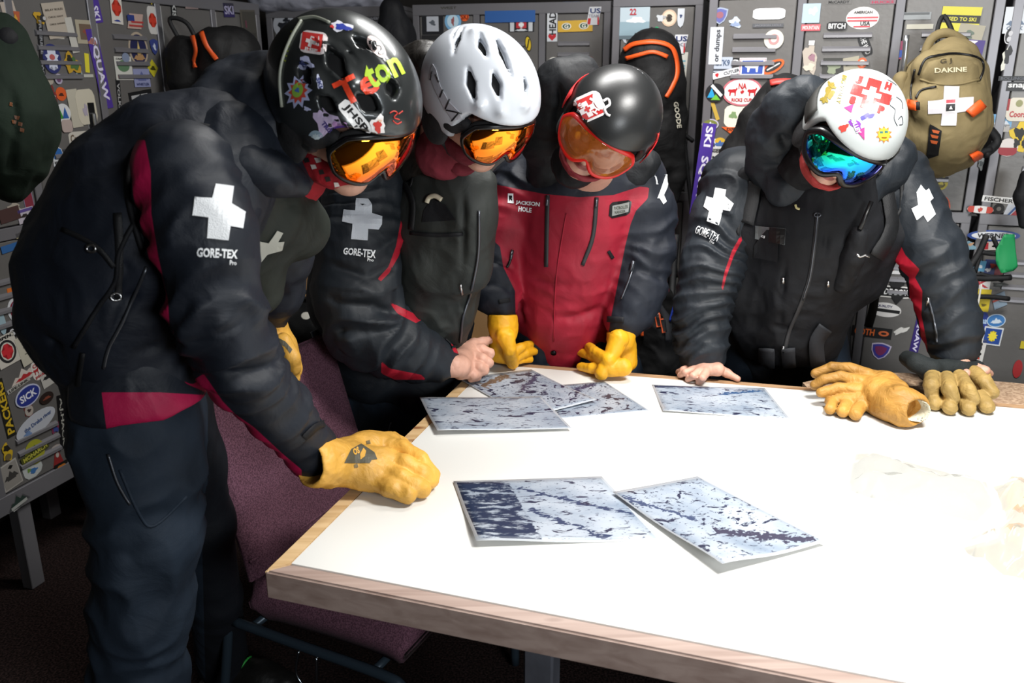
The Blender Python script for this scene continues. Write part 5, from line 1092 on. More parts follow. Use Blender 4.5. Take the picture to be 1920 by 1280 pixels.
cord('pocket_zip', [(205, 850), (222, 905), (245, 945)], .0025, st1, M_zip, tr); cord('pocket_seam', [(225, 880), (262, 965), (290, 985), (350, 930)], .003, st1, M_pants, tr, 0)
# boots
def boot(parent, x, y, yaw, lace='#2c9a3c'):
    A = Matrix.Translation((x, y, 0))@Matrix.Rotation(yaw, 4, 'Z'); S = Solid(.006); S.chain([('w', -.03, 0, .05, .045), ('w', .10, 0, .045, .042), ('w', .17, 0, .040, .036)], .03); S.chain([('w', -.03, 0, .06, .05), ('w', -.03, 0, .16, .052)], .03); S.cut((0, 0, .018), (0, 0, -1))
    o, _, _ = soft_local('boot', S, mat('black_boot_leather', '#131211', .45, bump=.3, bscale=80), parent, A, .002)
    bm = bmesh.new(); box(bm, (.06, 0, .012), (.27, .088, .022), None, .008, 2); bmesh.ops.transform(bm, matrix=A, verts=bm.verts[:]); bobj('sole', bm, M_blackp, o)
    bm = bmesh.new()
    for k in range(4): tube(bm, smoothpts([A@Vector((.05+.022*k, -.03, .080-.006*k)), A@Vector((.06+.022*k, 0, .098-.009*k)), A@Vector((.05+.022*k, .03, .080-.006*k))], 3), .003, 5)
    bobj('laces', bm, mat('lace_'+lace, lace, .6), o, True)
boot(p1, -.73, 1.46, .1); boot(p1, -.76, 1.93, -.3)
# glove on the table
S = Solid(.0031)
S.chain([H(594, 868, .850, .049), H(618, 868, .838, .047), H(648, 864, .826, .044)], .012, sq=None)
S.chain([H(646, 856, .822, .040), H(690, 846, .815, .041), H(728, 838, .812, .034)], .016); S.chain([H(646, 876, .815, .038), H(690, 886, .806, .036), H(706, 893, .800, .028)], .016); S.chain([H(680, 868, .822, .035), H(722, 866, .816, .032)], .014)
S.chain([H(694, 892, .796, .026), H(732, 913, .793, .0195), H(764, 928, .782, .0185)], .007)
S.chain([H(716, 882, .806, .025), H(752, 897, .803, .0195), H(780, 911, .790, .0185), H(792, 917, .782, .018)], .0065)
S.chain([H(724, 862, .816, .025), H(762, 870, .818, .019), H(792, 888, .800, .018), H(803, 902, .784, .017)], .0065)
S.chain([H(722, 838, .822, .024), H(756, 842, .824, .019), H(788, 862, .812, .018), H(808, 890, .790, .0175), H(809, 900, .782, .016)], .0065)
S.chain([H(690, 838, .795, .024), H(735, 828, .790, .020), H(752, 832, .785, .018)], .012)
S.chain([H(570, 872, .858, .040), H(578, 868, .855, .040)], .008, sub=True)
gl, sg1 = soft('glove', S, M_glove, p1, .0022, 26, (1, 1, 1), 2, [(P(640, 860, 1.65), .05, 1.5)],
   creases=[([PZ(612, 812, .88), PZ(622, 850, .885), PZ(606, 900, .86)], .004, .004), ([PZ(646, 826, .86), PZ(640, 860, .87), PZ(604, 908, .85)], .004, .004), ([PZ(636, 896, .84), PZ(668, 905, .83), PZ(700, 912, .82)], .003, .002)], label='yellow leather glove resting on the table corner')
patch('printed_badge', [(677, 832), (702, 848), (707, 861), (697, 862), (693, 868), (645, 868), (658, 842)], sg1, flat('#4b4738', .6), gl, .0012, 5, 0)
letters('badge_lettering', 'OS', (667, 846), 13, 13, -20, sg1, flat('#cf9a38', .6), gl, .002, .05)
patch('printed_badge', [(681, 840), (686, 846), (684, 856), (676, 862), (675, 852)], sg1, flat('#cf9a38', .6), gl, .002, 5, 0)
for q in ((690, 829), (667, 873)): patch('printed_mark', [(q[0]-4, q[1]-2), (q[0]+3, q[1]-4), (q[0]+5, q[1]+3), (q[0]-3, q[1]+4)], sg1, flat('#6a5a38', .6), gl, .0012, 5, 0)
# hanging glove of the far hand
S = Solid(.0036)
S.chain([(502, 602, 1.90, .045), (508, 630, 1.90, .042)], .01); S.chain([(512, 645, 1.90, .047), (520, 690, 1.90, .046)], .014); S.chain([(530, 650, 1.89, .034), (540, 690, 1.90, .034)], .014)
for dx, dy, y2 in ((0, 0, 1.86), (-14, 8, 1.88), (-28, 12, 1.91), (-42, 10, 1.94)): S.chain([(545+dx, 690+dy*.5, y2, .020), (548+dx, 708+dy, y2, .017), (546+dx, 722+dy, y2+.02, .016)], .006)
S.chain([(530, 640, 1.85, .02), (548, 670, 1.84, .017), (552, 690, 1.85, .016)], .008)
gl2, sg2 = soft('glove', S, M_glove, p1, .002, 24, seed=4, creases=[([P(486, 622, 1.85), P(525, 622, 1.85)], .004, .005)])
patch('printed_badge', [(520, 632), (535, 640), (548, 655), (544, 662), (535, 650), (525, 645)], sg2, flat('#4b4738', .6), gl2, .0012, 5, 0)
# head
M1 = frame(642, 200, 1.60, (.64, -.66, .24), (-.60, -.28, .72), 1.06)
body_mesh(p1, M1, [[(270, 740, 1.47, .07), (300, 480, 1.50, .09), (420, 320, 1.57, .06), (520, 265, 1.62, .05), (585, 225, 1.62, .048)], [(360, 325, 1.40, .055), (405, 590, 1.36, .042), (590, 850, 1.59, .030)], [(500, 350, 1.74, .05), (515, 520, 1.85, .038), (506, 600, 1.90, .028)],
   [(262, 760, 1.46, .06), (270, 985, 1.44, .045), (266, 1250, 1.45, .04), ('w', -.75, 1.47, .12, .035)], [(312, 780, 1.57, .05), (380, 980, 1.65, .04), (405, 1120, 1.74, .03), ('w', -.775, 1.92, .12, .028)]])
M_h1 = mat('gunmetal_black_helmet', '#3a3d3e', .32, .55, var=.06, coat=.3)
hm1, SH1 = helmet(p1, M1, M_h1, vents=[(((616, 92), (628, 114), (644, 142)), .0135), (((666, 68), (682, 80), (700, 98)), .012), (((560, 126), (570, 138), (582, 152)), .0125), (((600, 186), (612, 196), (626, 206)), .0125), (((674, 182), (692, 194), (708, 206)), .0135), (((730, 152), (737, 166), (739, 180)), .0115), (((640, 78), (656, 96), (672, 116)), .0035), (((642, 246), (662, 256), (682, 262)), .008)],
   ridges=[((604, 84), (660, 160), .004), ((590, 150), (650, 240), .004), ((690, 90), (735, 150), .004)], label='black helmet covered in stickers', rimy=(.040, .045), padf=1)
goggles(p1, M1@Matrix.Translation((0, .006, -.004)), M_lens_orange, M_lensrim, .006, h=.048, W=.086, depth=.130, side=54, label='orange mirrored visor with black frame')
gt1, sgt, _ = buff(p1, M1, cloth('red_patterned_gaiter', '#a01c28', rough=.8), top=-.050, label='red patterned neck gaiter')

for i, q in enumerate(((575, 300), (588, 312), (602, 322), (596, 300), (614, 335), (630, 345))): patch('printed_mark', [(q[0]-6+i % 3, q[1]-4), (q[0]+4, q[1]-5+i % 2), (q[0]+7, q[1]+3), (q[0]-2, q[1]+5)], sgt, flat('#d8d0cc' if i % 2 else '#1c1618', .7), gt1, .0015, 5, 0)
# ------------------------------------------------------------------ person 2: white helmet, bare fist
p2 = thing('person', 'person in white vented helmet and grey-black vest leaning in behind, bare fist on table', 'person')
M_vest2 = cloth('grey_green_patrol_vest', '#2b2e2c', rough=.6, spec=.3, wr=13, wrs=.2, weave=1200)
S = Solid(.0058)
S.chain([(790, 700, 2.40, 88), (790, 600, 2.40, 92), (780, 480, 2.38, 95), (775, 380, 2.34, 90), (785, 310, 2.28, 75), (800, 270, 2.22, 60)], .04)
S.chain([(690, 355, 2.16, 74), (672, 440, 2.12, 77), (668, 540, 2.10, 78), (686, 610, 2.10, 78), (745, 648, 2.12, 62), (790, 668, 2.15, 48), (822, 676, 2.16, 40)], .03)
S.chain([(700, 340, 2.22, 70), (780, 320, 2.25, 60)], .03); S.chain([(655, 400, 2.30, 75), (655, 560, 2.32, 75), (700, 690, 2.35, 70)], .03)
jk, sj = soft('jacket', S, M_jacket, p2, .0055, 10, (1, 1, .7), 21, (), [([(690, 355, 2.16, 74), (672, 440, 2.12, 77), (668, 540, 2.10, 78), (686, 610, 2.10, 78), (745, 648, 2.12, 62), (815, 674, 2.16, 40)], .009, .055, 5, [(P(690, 610, 2.0), .12, 1.0)])],
   creases=[([P(625, 500, 2.0), P(690, 520, 2.0), P(735, 500, 2.05)], .012, .012), ([P(625, 560, 2.0), P(700, 575, 2.0), P(740, 590, 2.05)], .012, .012), ([P(640, 620, 2.0), P(720, 615, 2.05)], .012, .010), ([P(640, 660, 2.02), P(720, 650, 2.05), P(770, 620, 2.1)], .010, .010)],
   paints=[('red', [(762, 345), (780, 345), (776, 390), (764, 440), (748, 480), (730, 512), (712, 530), (708, 522), (728, 500), (742, 462), (752, 410)]), ('red', [(728, 565), (745, 572), (778, 588), (790, 600), (780, 606), (745, 588)]), ('red', [(715, 676), (730, 690), (790, 702), (800, 712), (740, 712), (714, 700)]), ('red', [(838, 622), (860, 605), (864, 665), (850, 660)])])
M_h = None
S = Solid(.0058)
S.chain([(815, 640, 2.30, 62), (812, 560, 2.26, 82), (820, 470, 2.22, 90), (832, 390, 2.18, 84), (838, 330, 2.16, 66)], .04)
S.chain([(760, 560, 2.33, 80), (765, 450, 2.30, 80)], .03); S.chain([(868, 350, 2.10, 52), (880, 400, 2.10, 46), (872, 500, 2.15, 50)], .03); S.chain([(905, 345, 2.10, 26), (908, 375, 2.10, 22)], .015)
S.chain([(690, 355, 2.02, 66), (672, 440, 1.98, 72), (662, 540, 1.96, 70)], .02, sub=True)
S.cut(P(820, 682, 2.2), (-0.25, 0, -1))
vt, sv = soft('vest', S, M_vest2, p2, .0065, 9, (1, 1, .6), 23, [(P(820, 600, 2.1), .15, 1.2)],
   creases=[([P(772, 430, 2.05), P(830, 440, 2.02), P(870, 440, 2.05)], .008, .010), ([P(770, 440, 2.05), P(772, 500, 2.0), P(800, 560, 2.0), P(870, 560, 2.05)], .010, .010), ([P(868, 360, 2.02), P(868, 470, 2.05), P(866, 620, 2.1)], .008, .014), ([P(892, 380, 2.0), P(895, 480, 2.0), P(880, 560, 2.05)], .008, .008), ([P(770, 350, 2.02), P(790, 390, 2.0), P(866, 390, 2.0)], .008, .008)])
cord('zip', [(897, 395), (896, 470), (884, 540), (868, 590), (862, 640)], .004, sv, M_zip, vt, .003); strip('pocket_flap', [(770, 436), (820, 440), (868, 438)], 7, sv, M_black, vt)
strip('strap', [(740, 330), (760, 345), (775, 380), (772, 430)], 10, sv, M_web, vt)
bm = bmesh.new(); tube(bm, smoothpts([sv.hit(x, y, .010)[0] for x, y in ((803, 380), (808, 370), (820, 366), (832, 372))], 4), .006, 8); bobj('carabiner', bm, mat('pale_plastic', '#c8c0a8', .4), vt, True)
patch('pocket_panel', [(795, 395), (812, 372), (836, 384), (856, 412), (792, 416)], sv, M_black, vt, .003)
bm = bmesh.new(); tube(bm, [sv.hit(x, y, .008)[0] for x, y in ((864, 530), (866, 548))], .004, 6); bobj('zip_pull', bm, M_chrome, vt, True)
patch('cross_patch', [(668, 371), (690, 373), (697, 383), (697, 400), (716, 406), (715, 420), (709, 430), (690, 428), (689, 450), (658, 447), (661, 420), (642, 416), (645, 392), (666, 394)], sj, mat('grey_white_patch', '#c4cad2', .8, bump=.4, bscale=500), jk, .002, 8, label='white cross patch on the sleeve')
letters('sleeve_lettering', 'GORE-TEX', (674, 473), 60, 14, 6, sj, M_print, jk, bold=.035); letters('sleeve_lettering', 'Pro', (694, 486), 11, 6, 6, sj, M_print, jk, bold=.03)
strip('cuff_tab', [(838, 632), (848, 642), (852, 652)], 12, sj, M_black, jk)
# dark hood and collar behind the neck
S = Solid(.0062); S.chain([(800, 290, 2.14, 42), (770, 240, 2.12, 34), (770, 190, 2.10, 36), (782, 130, 2.08, 38), (800, 110, 2.06, 30)], .03); S.chain([(760, 150, 2.12, 28), (745, 190, 2.14, 26)], .02); S.chain([(790, 320, 2.16, 42), (850, 345, 2.10, 34)], .03)
soft('hood', S, cloth('brown_black_hood', '#1d1a17', rough=.45, spec=.5, wr=16, wrs=.3), p2, .007, 12, seed=31, creases=[([P(775, 100, 2.0), P(790, 160, 2.0), P(780, 240, 2.0)], .010, .012)])
S = Solid(.0058)
S.chain([(790, 640, 2.45, 88), (760, 720, 2.45, 92), (735, 820, 2.44, 84), (720, 950, 2.43, 72), ('w', -.40, 2.45, .07, .08)], .04); S.chain([(700, 680, 2.50, 80), (660, 820, 2.52, 74), (655, 950, 2.52, 66), ('w', -.50, 2.52, .07, .08)], .03); S.cut((0, 0, .045), (0, 0, -1))
tr, st_ = soft('trousers', S, M_pants, p2, .006, 9, (1, 1, .55), 33); cord('pocket_zip', [(735, 790), (728, 815)], .004, st_, M_zip, tr)
boot(p2, -.36, 2.44, -.6, '#303034'); boot(p2, -.48, 2.52, -.4, '#303034')
# bare fist
S = Solid(.0028)
S.chain([H(852, 684, .842, .027), H(862, 686, .835, .031)], .012, sq=None); S.chain([H(862, 676, .835, .034), H(880, 662, .838, .026)], .016); S.chain([H(866, 692, .815, .030), H(880, 694, .808, .022)], .014)
S.chain([H(882, 655, .842, 0.0217), H(903, 655, .846, 0.0142), H(918, 662, .836, 0.0137), H(914, 672, .822, 0.0125)], 0.0068)
S.chain([H(884, 668, .832, 0.0205), H(904, 672, .834, 0.0139), H(916, 680, .820, 0.0131), H(906, 687, .810, 0.0125)], 0.0068)
S.chain([H(880, 682, .820, 0.0194), H(900, 688, .818, 0.0135), H(908, 694, .806, 0.0125), H(896, 700, .800, 0.0120)], 0.0068)
S.chain([H(872, 696, .806, 0.0182), H(888, 703, .800, 0.0123), H(894, 706, .788, 0.0114), H(884, 710, .782, 0.0108)], 0.0068)
S.chain([H(868, 655, .850, 0.0194), H(888, 644, .856, 0.0142), H(905, 641, .856, 0.0131), H(921, 636, .858, 0.0114)], 0.0091)
V, F = S.mesh(); V = folds(V, vnormals(V, F), .0010, 60)
M2 = frame(898, 190, 1.93, (.52, -.74, .40), (-.80, -.22, .56), 1.0)
body_mesh(p2, M2, [[(790, 700, 2.42, .07), (790, 480, 2.36, .09), (800, 320, 2.25, .07), (840, 240, 2.06, .055), (870, 215, 1.98, .052)], [(690, 365, 2.18, .05), (668, 590, 2.12, .042), (800, 668, 2.16, .03), (840, 684, 2.15, .026), ('w', *PZ(858, 688, .835), .026)],
   [(770, 740, 2.45, .06), (720, 950, 2.44, .05), ('w', -.40, 2.45, .10, .04)], [(700, 740, 2.5, .06), (655, 950, 2.52, .05), ('w', -.50, 2.52, .10, .04)]], [(V, F)])
M_h2 = mat('glossy_white_helmet', '#c3c8d0', .28, coat=.3)
hm2, sh = helmet(p2, M2, M_h2, vents=[(((868, 50), (856, 74), (850, 100)), .0075), (((862, 48), (850, 62), (848, 78)), .004), (((899, 64), (904, 84), (912, 104)), .0095), (((929, 64), (944, 100), (960, 142)), .0085), (((954, 68), (966, 86), (976, 100)), .0045), (((877, 128), (882, 156), (889, 186)), .0105), (((926, 135), (932, 158), (937, 184)), .0105), (((983, 136), (988, 160), (986, 182)), .0075)],
   ridges=[((890, 60), (900, 200), .004), ((915, 60), (940, 210), .004), ((960, 80), (985, 200), .004)], r=(.122, .150, .130), label='glossy white helmet with long vents', rimy=(.040, .045), padf=1)
o, sl, _ = (None, sh, None)
patch('side_band', [(812, 120), (818, 130), (826, 160), (842, 190), (862, 210), (866, 222), (850, 226), (832, 200), (815, 165), (806, 140)], sh, flat('#a9aab2', .5), hm2, .001, 8)
for q in (((812, 134), (808, 150)), ((818, 140), (824, 154)), ((832, 168), (826, 182)), ((844, 186), (836, 204)), ((838, 206), (866, 212)), ((862, 210), (848, 226))): cord('graphic_line', q, .0016, sh, M_blackp, hm2, .002, 2)
goggles(p2, M2@Matrix.Translation((0, .010, -.006)), M_lens_orange, M_lensrim, .006, h=.048, W=.086, depth=.130, side=54, label='orange mirrored visor with clear rim')
M_maroon = cloth('maroon_balaclava', '#6e2430', rough=.9, wr=20, wrs=.2, weave=700)
buff(p2, M2, M_maroon, top=-.060, label='maroon neck gaiter', slope=.3, neck=M_maroon)
S = Solid(.006); S.chain([(830, 235, 2.06, 34), (835, 270, 2.06, 34), (868, 300, 2.02, 28)], .02); S.chain([(820, 160, 2.06, 26), (812, 215, 2.08, 30)], .02); soft('balaclava', S, M_maroon, p2, .005, 16, seed=8)
bm = bmesh.new(); tube(bm, [P(818, 225, 1.90), P(835, 220, 1.89)], .008, 8); bobj('chin_strap_clip', bm, mat('pale_plastic', '#c8c0a8', .4), hm2, True)
# ------------------------------------------------------------------ person 3: red jacket, two yellow gloves
p3 = thing('person', 'person in red jacket, plain black helmet and red goggles, both yellow gloves on table', 'person')
M_j3 = cloth('red_ski_patrol_jacket', '#921a2d', (('navy', '#1b1f28'), ('redc', '#a01c30')), rough=.6, spec=.3, wr=14, wrs=.15)
S = Solid(.0058)
S.chain([(1055, 640, 2.50, 70), (1055, 585, 2.50, 92), (1070, 480, 2.50, 112), (1082, 390, 2.50, 118), (1090, 330, 2.48, 100)], .04); S.chain([(990, 560, 2.5, 60), (985, 440, 2.5, 55)], .03); S.chain([(1130, 590, 2.5, 62), (1150, 440, 2.5, 65)], .03)
S.chain([(985, 360, 2.50, 68), (948, 420, 2.46, 54), (928, 500, 2.42, 44), (930, 550, 2.38, 39), (941, 570, 2.355, 29)], .03)
S.chain([(1180, 340, 2.48, 68), (1202, 400, 2.45, 60), (1208, 470, 2.42, 52), (1196, 545, 2.38, 48), (1182, 585, 2.355, 41), (1172, 602, 2.34, 34)], .03)
S.chain([(1040, 655, 2.44, 26), (1040, 662, 2.44, 22)], .02)
jk, sj = soft('jacket', S, M_j3, p3, .0060, 9, (1, 1, .8), 41, [(P(1060, 600, 2.35), .14, 1.0)], [([(985, 360, 2.50, 68), (948, 420, 2.46, 54), (928, 500, 2.42, 44), (930, 555, 2.38, 40), (944, 588, 2.36, 33)], .008, .05, 4), ([(1180, 340, 2.48, 68), (1202, 400, 2.45, 60), (1208, 470, 2.42, 52), (1196, 545, 2.38, 48), (1170, 625, 2.34, 38)], .008, .055, 6)],
   creases=[([P(970, 560, 2.35), P(1040, 600, 2.33), P(1120, 585, 2.35)], .014, .012), ([P(975, 520, 2.35), P(1060, 535, 2.33), P(1140, 500, 2.35)], .014, .008), ([P(968, 400, 2.4), P(965, 480, 2.4), P(975, 600, 2.4)], .012, .014), ([P(1165, 400, 2.38), P(1150, 480, 2.38), P(1140, 600, 2.38)], .012, .014), ([P(1175, 430, 2.33), P(1215, 445, 2.33), P(1255, 440, 2.35)], .012, .010), ([P(1170, 500, 2.33), P(1240, 520, 2.33)], .012, .008), ([P(900, 480, 2.35), P(955, 500, 2.35)], .010, .010), ([P(895, 530, 2.33), P(955, 540, 2.33)], .010, .008)],
   paints=[('navy', [(880, 240), (1290, 240), (1290, 345), (1218, 352), (1200, 350), (1150, 366), (1085, 370), (1020, 364), (928, 346), (920, 360), (880, 380)]), ('navy', [(880, 370), (925, 372), (912, 420), (908, 440), (925, 450), (938, 462), (944, 500), (966, 545), (968, 620), (880, 620)]), ('navy', [(1218, 345), (1290, 340), (1290, 700), (1140, 700), (1138, 640), (1146, 590), (1160, 520), (1172, 460), (1182, 420), (1192, 395), (1214, 372)])])
for nm, pts in (('chest_zip', [(1028, 366), (1026, 430), (1025, 500)]), ('chest_zip', [(1118, 370), (1112, 440), (1092, 497)]), ('front_placket', [(1062, 400), (1043, 520), (1038, 640)])):
    (strip(nm, pts, 7, sj, mat('charcoal_zip_tape', '#2a2a2c', .6), jk) if nm == 'chest_zip' else cord(nm, pts, .0022, sj, M_j3, jk, .001))
for q in (((1029, 366), (1027, 386)), ((1117, 371), (1116, 388)), ((959, 470), (955, 486)), ((1190, 488), (1183, 510))):
    bm = bmesh.new(); tube(bm, [sj.hit(*a, .006)[0] for a in q], .0045, 6); bobj('zip_pull', bm, M_zip, jk, True)
cord('pocket_zip', [(960, 468), (955, 490), (950, 502)], .004, sj, M_blackp, jk); cord('sleeve_zip', [(1190, 490), (1182, 520), (1166, 560)], .003, sj, M_zip, jk); strip('pocket_zip', [(1140, 470), (1148, 484)], 6, sj, M_black, jk)
letters('chest_lettering', 'JACKSON', (990, 382), 46, 10, 6, sj, M_print, jk, bold=.04); letters('chest_lettering', 'HOLE', (985, 393), 26, 9, 6, sj, M_print, jk, bold=.04)
patch('chest_emblem', [(953, 362), (963, 362), (963, 382), (952, 381)], sj, M_print, jk, .002, 6, 0); patch('chest_emblem', [(955, 366), (961, 366), (960, 378), (957, 374), (954, 379)], sj, M_blackp, jk, .0028, 6, 0)
patch('name_badge', [(1143, 384), (1148, 379), (1178, 375), (1184, 379), (1181, 398), (1175, 403), (1147, 409), (1141, 404)], sj, M_blackp, jk, .002, 8); patch('name_badge', [(1147, 386), (1179, 379), (1177, 397), (1146, 405)], sj, mat('brushed_badge', '#a8aca8', .35, .6), jk, .0035, 8); letters('name_lettering', 'PATROLLER', (1163, 389), 26, 6, -8, sj, flat('#3c4038'), jk, .0045); letters('name_lettering', 'RANGER', (1161, 397), 20, 5, -8, sj, flat('#3c4038'), jk, .0045)
patch('cross_patch', [(1252, 315), (1254, 330), (1250, 352), (1244, 366), (1249, 378), (1243, 383), (1236, 372), (1232, 372), (1240, 350)], sj, M_white, jk, .002, 6, label='white cross patch on the sleeve')
strip('cuff_tab', [(935, 566), (955, 562)], 8, sj, M_black, jk); strip('cuff_tab', [(1140, 598), (1170, 600)], 11, sj, M_black, jk)
bm = bmesh.new(); p_, n_ = sj.hit(1038, 660, .003); Rm = n_.to_track_quat('Z', 'Y').to_matrix().to_4x4(); Rm.translation = p_; tube(bm, [Rm@Vector((0, 0, -.002)), Rm@Vector((0, 0, .003))], .0085, 14); bobj('snap_button', bm, mat('black_snap', '#1a1a1e', .2, .8), jk, True)
# hood
S = Solid(.0065); S.chain([(1030, 330, 2.42, 40), (1018, 260, 2.32, 38), (1030, 200, 2.24, 42), (1055, 160, 2.20, 44), (1085, 145, 2.20, 40)], .03); S.chain([(1030, 330, 2.40, 36), (1080, 352, 2.36, 30)], .02); S.chain([(1212, 305, 2.40, 26), (1185, 330, 2.42, 32), (1120, 350, 2.42, 32)], .03)
soft('hood', S, cloth('black_hood_shell', '#101317', rough=.62, spec=.3, wr=16, wrs=.2), p3, .006, 12, seed=44, creases=[([P(1040, 130, 2.1), P(1050, 200, 2.15), P(1035, 300, 2.2)], .012, .016)])
S = Solid(.0058); S.chain([(1040, 610, 2.52, 85), (1010, 700, 2.54, 70), ('w', .06, 2.60, .07, .085)], .03); S.chain([(1075, 610, 2.52, 85), (1130, 700, 2.54, 72), ('w', .28, 2.62, .07, .085)], .03); S.cut((0, 0, .045), (0, 0, -1)); soft('trousers', S, M_pants, p3, .006, 9, seed=46)
boot(p3, .06, 2.58, -1.5, '#303034'); boot(p3, .28, 2.60, -1.4, '#303034')
M_yel = cloth('bright_yellow_leather_glove', '#e3a51c', rough=.5, spec=.4, weave=500, wr=26, wrs=.12, bump=.25)
def cuffed(pts): 
    S = Solid(.0031); S.chain(pts, .012); return S
S = cuffed([(942, 585, 2.345, .043), (943, 612, 2.335, .041), (944, 625, 2.33, .038)]); S.cut(P(942, 590, 2.34), (0, .25, 1), .004); S.chain([(940, 638, 2.345, .036), (936, 658, 2.35, .030)], .012); S.chain([H(935, 660, .812, .030), H(950, 668, .798, .024)], .012)
S.chain([(948, 630, 2.29, .027), (955, 655, 2.285, .0195), H(961, 680, .784, .0185)], .004)
S.chain([H(955, 662, .815, .024), H(976, 652, .826, .0135), H(996, 644, .818, .0118)], .004); S.chain([H(960, 668, .800, .022), H(984, 661, .806, .0138), H(1002, 658, .796, .0122)], .003); S.chain([H(958, 672, .788, .020), H(975, 674, .784, .0135), H(993, 673, .776, .0118)], .003); S.chain([H(936, 668, .790, .02), H(945, 673, .782, .016)], .01)
soft('glove', S, M_yel, p3, .0018, 30, seed=3, creases=[([P(915, 598, 2.29), P(942, 600, 2.28), P(970, 598, 2.30)], .003, .003), ([P(925, 640, 2.27), P(945, 625, 2.27), P(968, 615, 2.29)], .004, .003)], label='yellow glove with thumb pressed on the table, beside the bare fist')
S = cuffed([(1166, 612, 2.335, .043), (1164, 636, 2.325, .041)]); S.cut(P(1166, 617, 2.33), (-.2, .2, 1), .004); S.chain([(1170, 650, 2.345, .037), (1174, 676, 2.34, .033)], .012); S.chain([H(1168, 688, .800, .026), H(1145, 692, .795, .022)], .014)
S.chain([(1160, 636, 2.28, .029), (1146, 668, 2.26, .021), H(1128, 700, .784, .019)], .004)
S.chain([H(1140, 675, .820, .022), H(1114, 658, .826, .0142), H(1099, 644, .820, .0125)], .004); S.chain([H(1138, 680, .808, .022), H(1110, 668, .806, .0145), H(1089, 660, .800, .0128)], .003); S.chain([H(1140, 688, .795, .022), H(1110, 690, .786, .0148), H(1089, 687, .780, .0128)], .003)
soft('glove', S, M_yel, p3, .0018, 30, seed=5, creases=[([P(1138, 624, 2.28), P(1165, 628, 2.27), P(1194, 634, 2.29)], .003, .003), ([P(1150, 655, 2.26), P(1172, 650, 2.26), P(1178, 668, 2.26)], .004, .003)], label='yellow glove with finger pressed on the table, in front of the red jacket')
M3 = frame(1138, 236, 2.05, (-.34, -.66, .67), (-.82, .55, .12), .93)
body_mesh(p3, M3, [[(1060, 640, 2.52, .08), (1075, 450, 2.52, .10), (1095, 340, 2.46, .08), (1120, 280, 2.2, .055), (1135, 255, 2.08, .05)], [(985, 365, 2.50, .05), (930, 500, 2.42, .035), (942, 600, 2.36, .025)], [(1190, 345, 2.48, .05), (1208, 470, 2.42, .035), (1168, 625, 2.34, .025)],
   [(1040, 640, 2.52, .07), ('w', .06, 2.60, .10, .04)], [(1075, 640, 2.52, .07), ('w', .28, 2.62, .10, .04)]])
M_h3 = mat('satin_black_helmet', '#202122', .36, .1, bump=.03, bscale=300)
hm3, SH3 = helmet(p3, M3, M_h3, vents=[(((1184, 124), (1200, 132), (1213, 146)), .0022)], label='plain satin black helmet')
goggles(p3, M3@Matrix.Translation((0, .004, -.004)), clear_lens(), mat('bright_red_goggle_frame', '#d8201c', .3), .007, h=.047, W=.094, depth=.126, label='red framed goggles with amber lens', strapm=cloth('red_goggle_strap', '#b81c20', rough=.7, wr=60, wrs=.2))
buff(p3, M3, mat('red_collar', '#7c1c26', .7, bump=.2), top=-.075, name='neck_gaiter', neck=M_black, fwd=.015, out=.012)
# ------------------------------------------------------------------ person 4: white helmet with red cross sticker
p4 = thing('person', 'person at right in black vest and white helmet, both bare hands on the table edge', 'person')
S = Solid(.0058)
S.chain([(1470, 690, 2.55, 100), (1470, 600, 2.55, 105), (1490, 500, 2.54, 120), (1530, 400, 2.50, 125), (1555, 330, 2.46, 105)], .04)
S.chain([(1392, 350, 2.46, 72), (1362, 420, 2.42, 62), (1335, 500, 2.36, 56), (1316, 580, 2.33, 50), (1316, 640, 2.31, 45), (1320, 668, 2.30, 40)], .03)
S.chain([(1670, 345, 2.42, 70), (1705, 400, 2.36, 60), (1745, 470, 2.28, 55), (1770, 540, 2.24, 52), (1782, 610, 2.22, 50), (1788, 648, 2.21, 45)], .03)
jk, sj = soft('jacket', S, M_jacket, p4, .0058, 10, (1, 1, .8), 51, (), [([(1392, 350, 2.46, 72), (1362, 420, 2.42, 62), (1335, 500, 2.36, 56), (1316, 580, 2.33, 50), (1316, 640, 2.31, 45), (1320, 668, 2.30, 40)], .009, .045, 7, [(P(1316, 600, 2.3), .12, .8)]), ([(1670, 345, 2.42, 70), (1705, 400, 2.36, 60), (1745, 470, 2.28, 55), (1770, 540, 2.24, 52), (1788, 648, 2.21, 45)], .009, .055, 9, [(P(1740, 480, 2.2), .10, .8)])],
   creases=[([P(1270, 520, 2.25), P(1330, 540, 2.22), P(1380, 520, 2.25)], .012, .010), ([P(1268, 580, 2.25), P(1340, 590, 2.22)], .012, .010), ([P(1268, 620, 2.25), P(1350, 625, 2.22)], .012, .009), ([P(1275, 650, 2.25), P(1350, 655, 2.22)], .010, .007), ([P(1700, 500, 2.15), P(1760, 490, 2.12), P(1800, 500, 2.15)], .012, .010), ([P(1720, 540, 2.12), P(1780, 530, 2.1)], .012, .008), ([P(1670, 460, 2.2), P(1720, 450, 2.2), P(1770, 430, 2.2)], .010, .008)],
   paints=[('red', [(1389, 440), (1392, 450), (1376, 480), (1362, 520), (1356, 545), (1352, 540), (1358, 510), (1372, 470)]), ('red', [(1665, 430), (1680, 440), (1698, 478), (1725, 505), (1716, 520), (1730, 545), (1728, 590), (1738, 640), (1740, 665), (1730, 655), (1722, 600), (1705, 560), (1704, 520), (1672, 490), (1658, 470)])])
S = Solid(.0058)
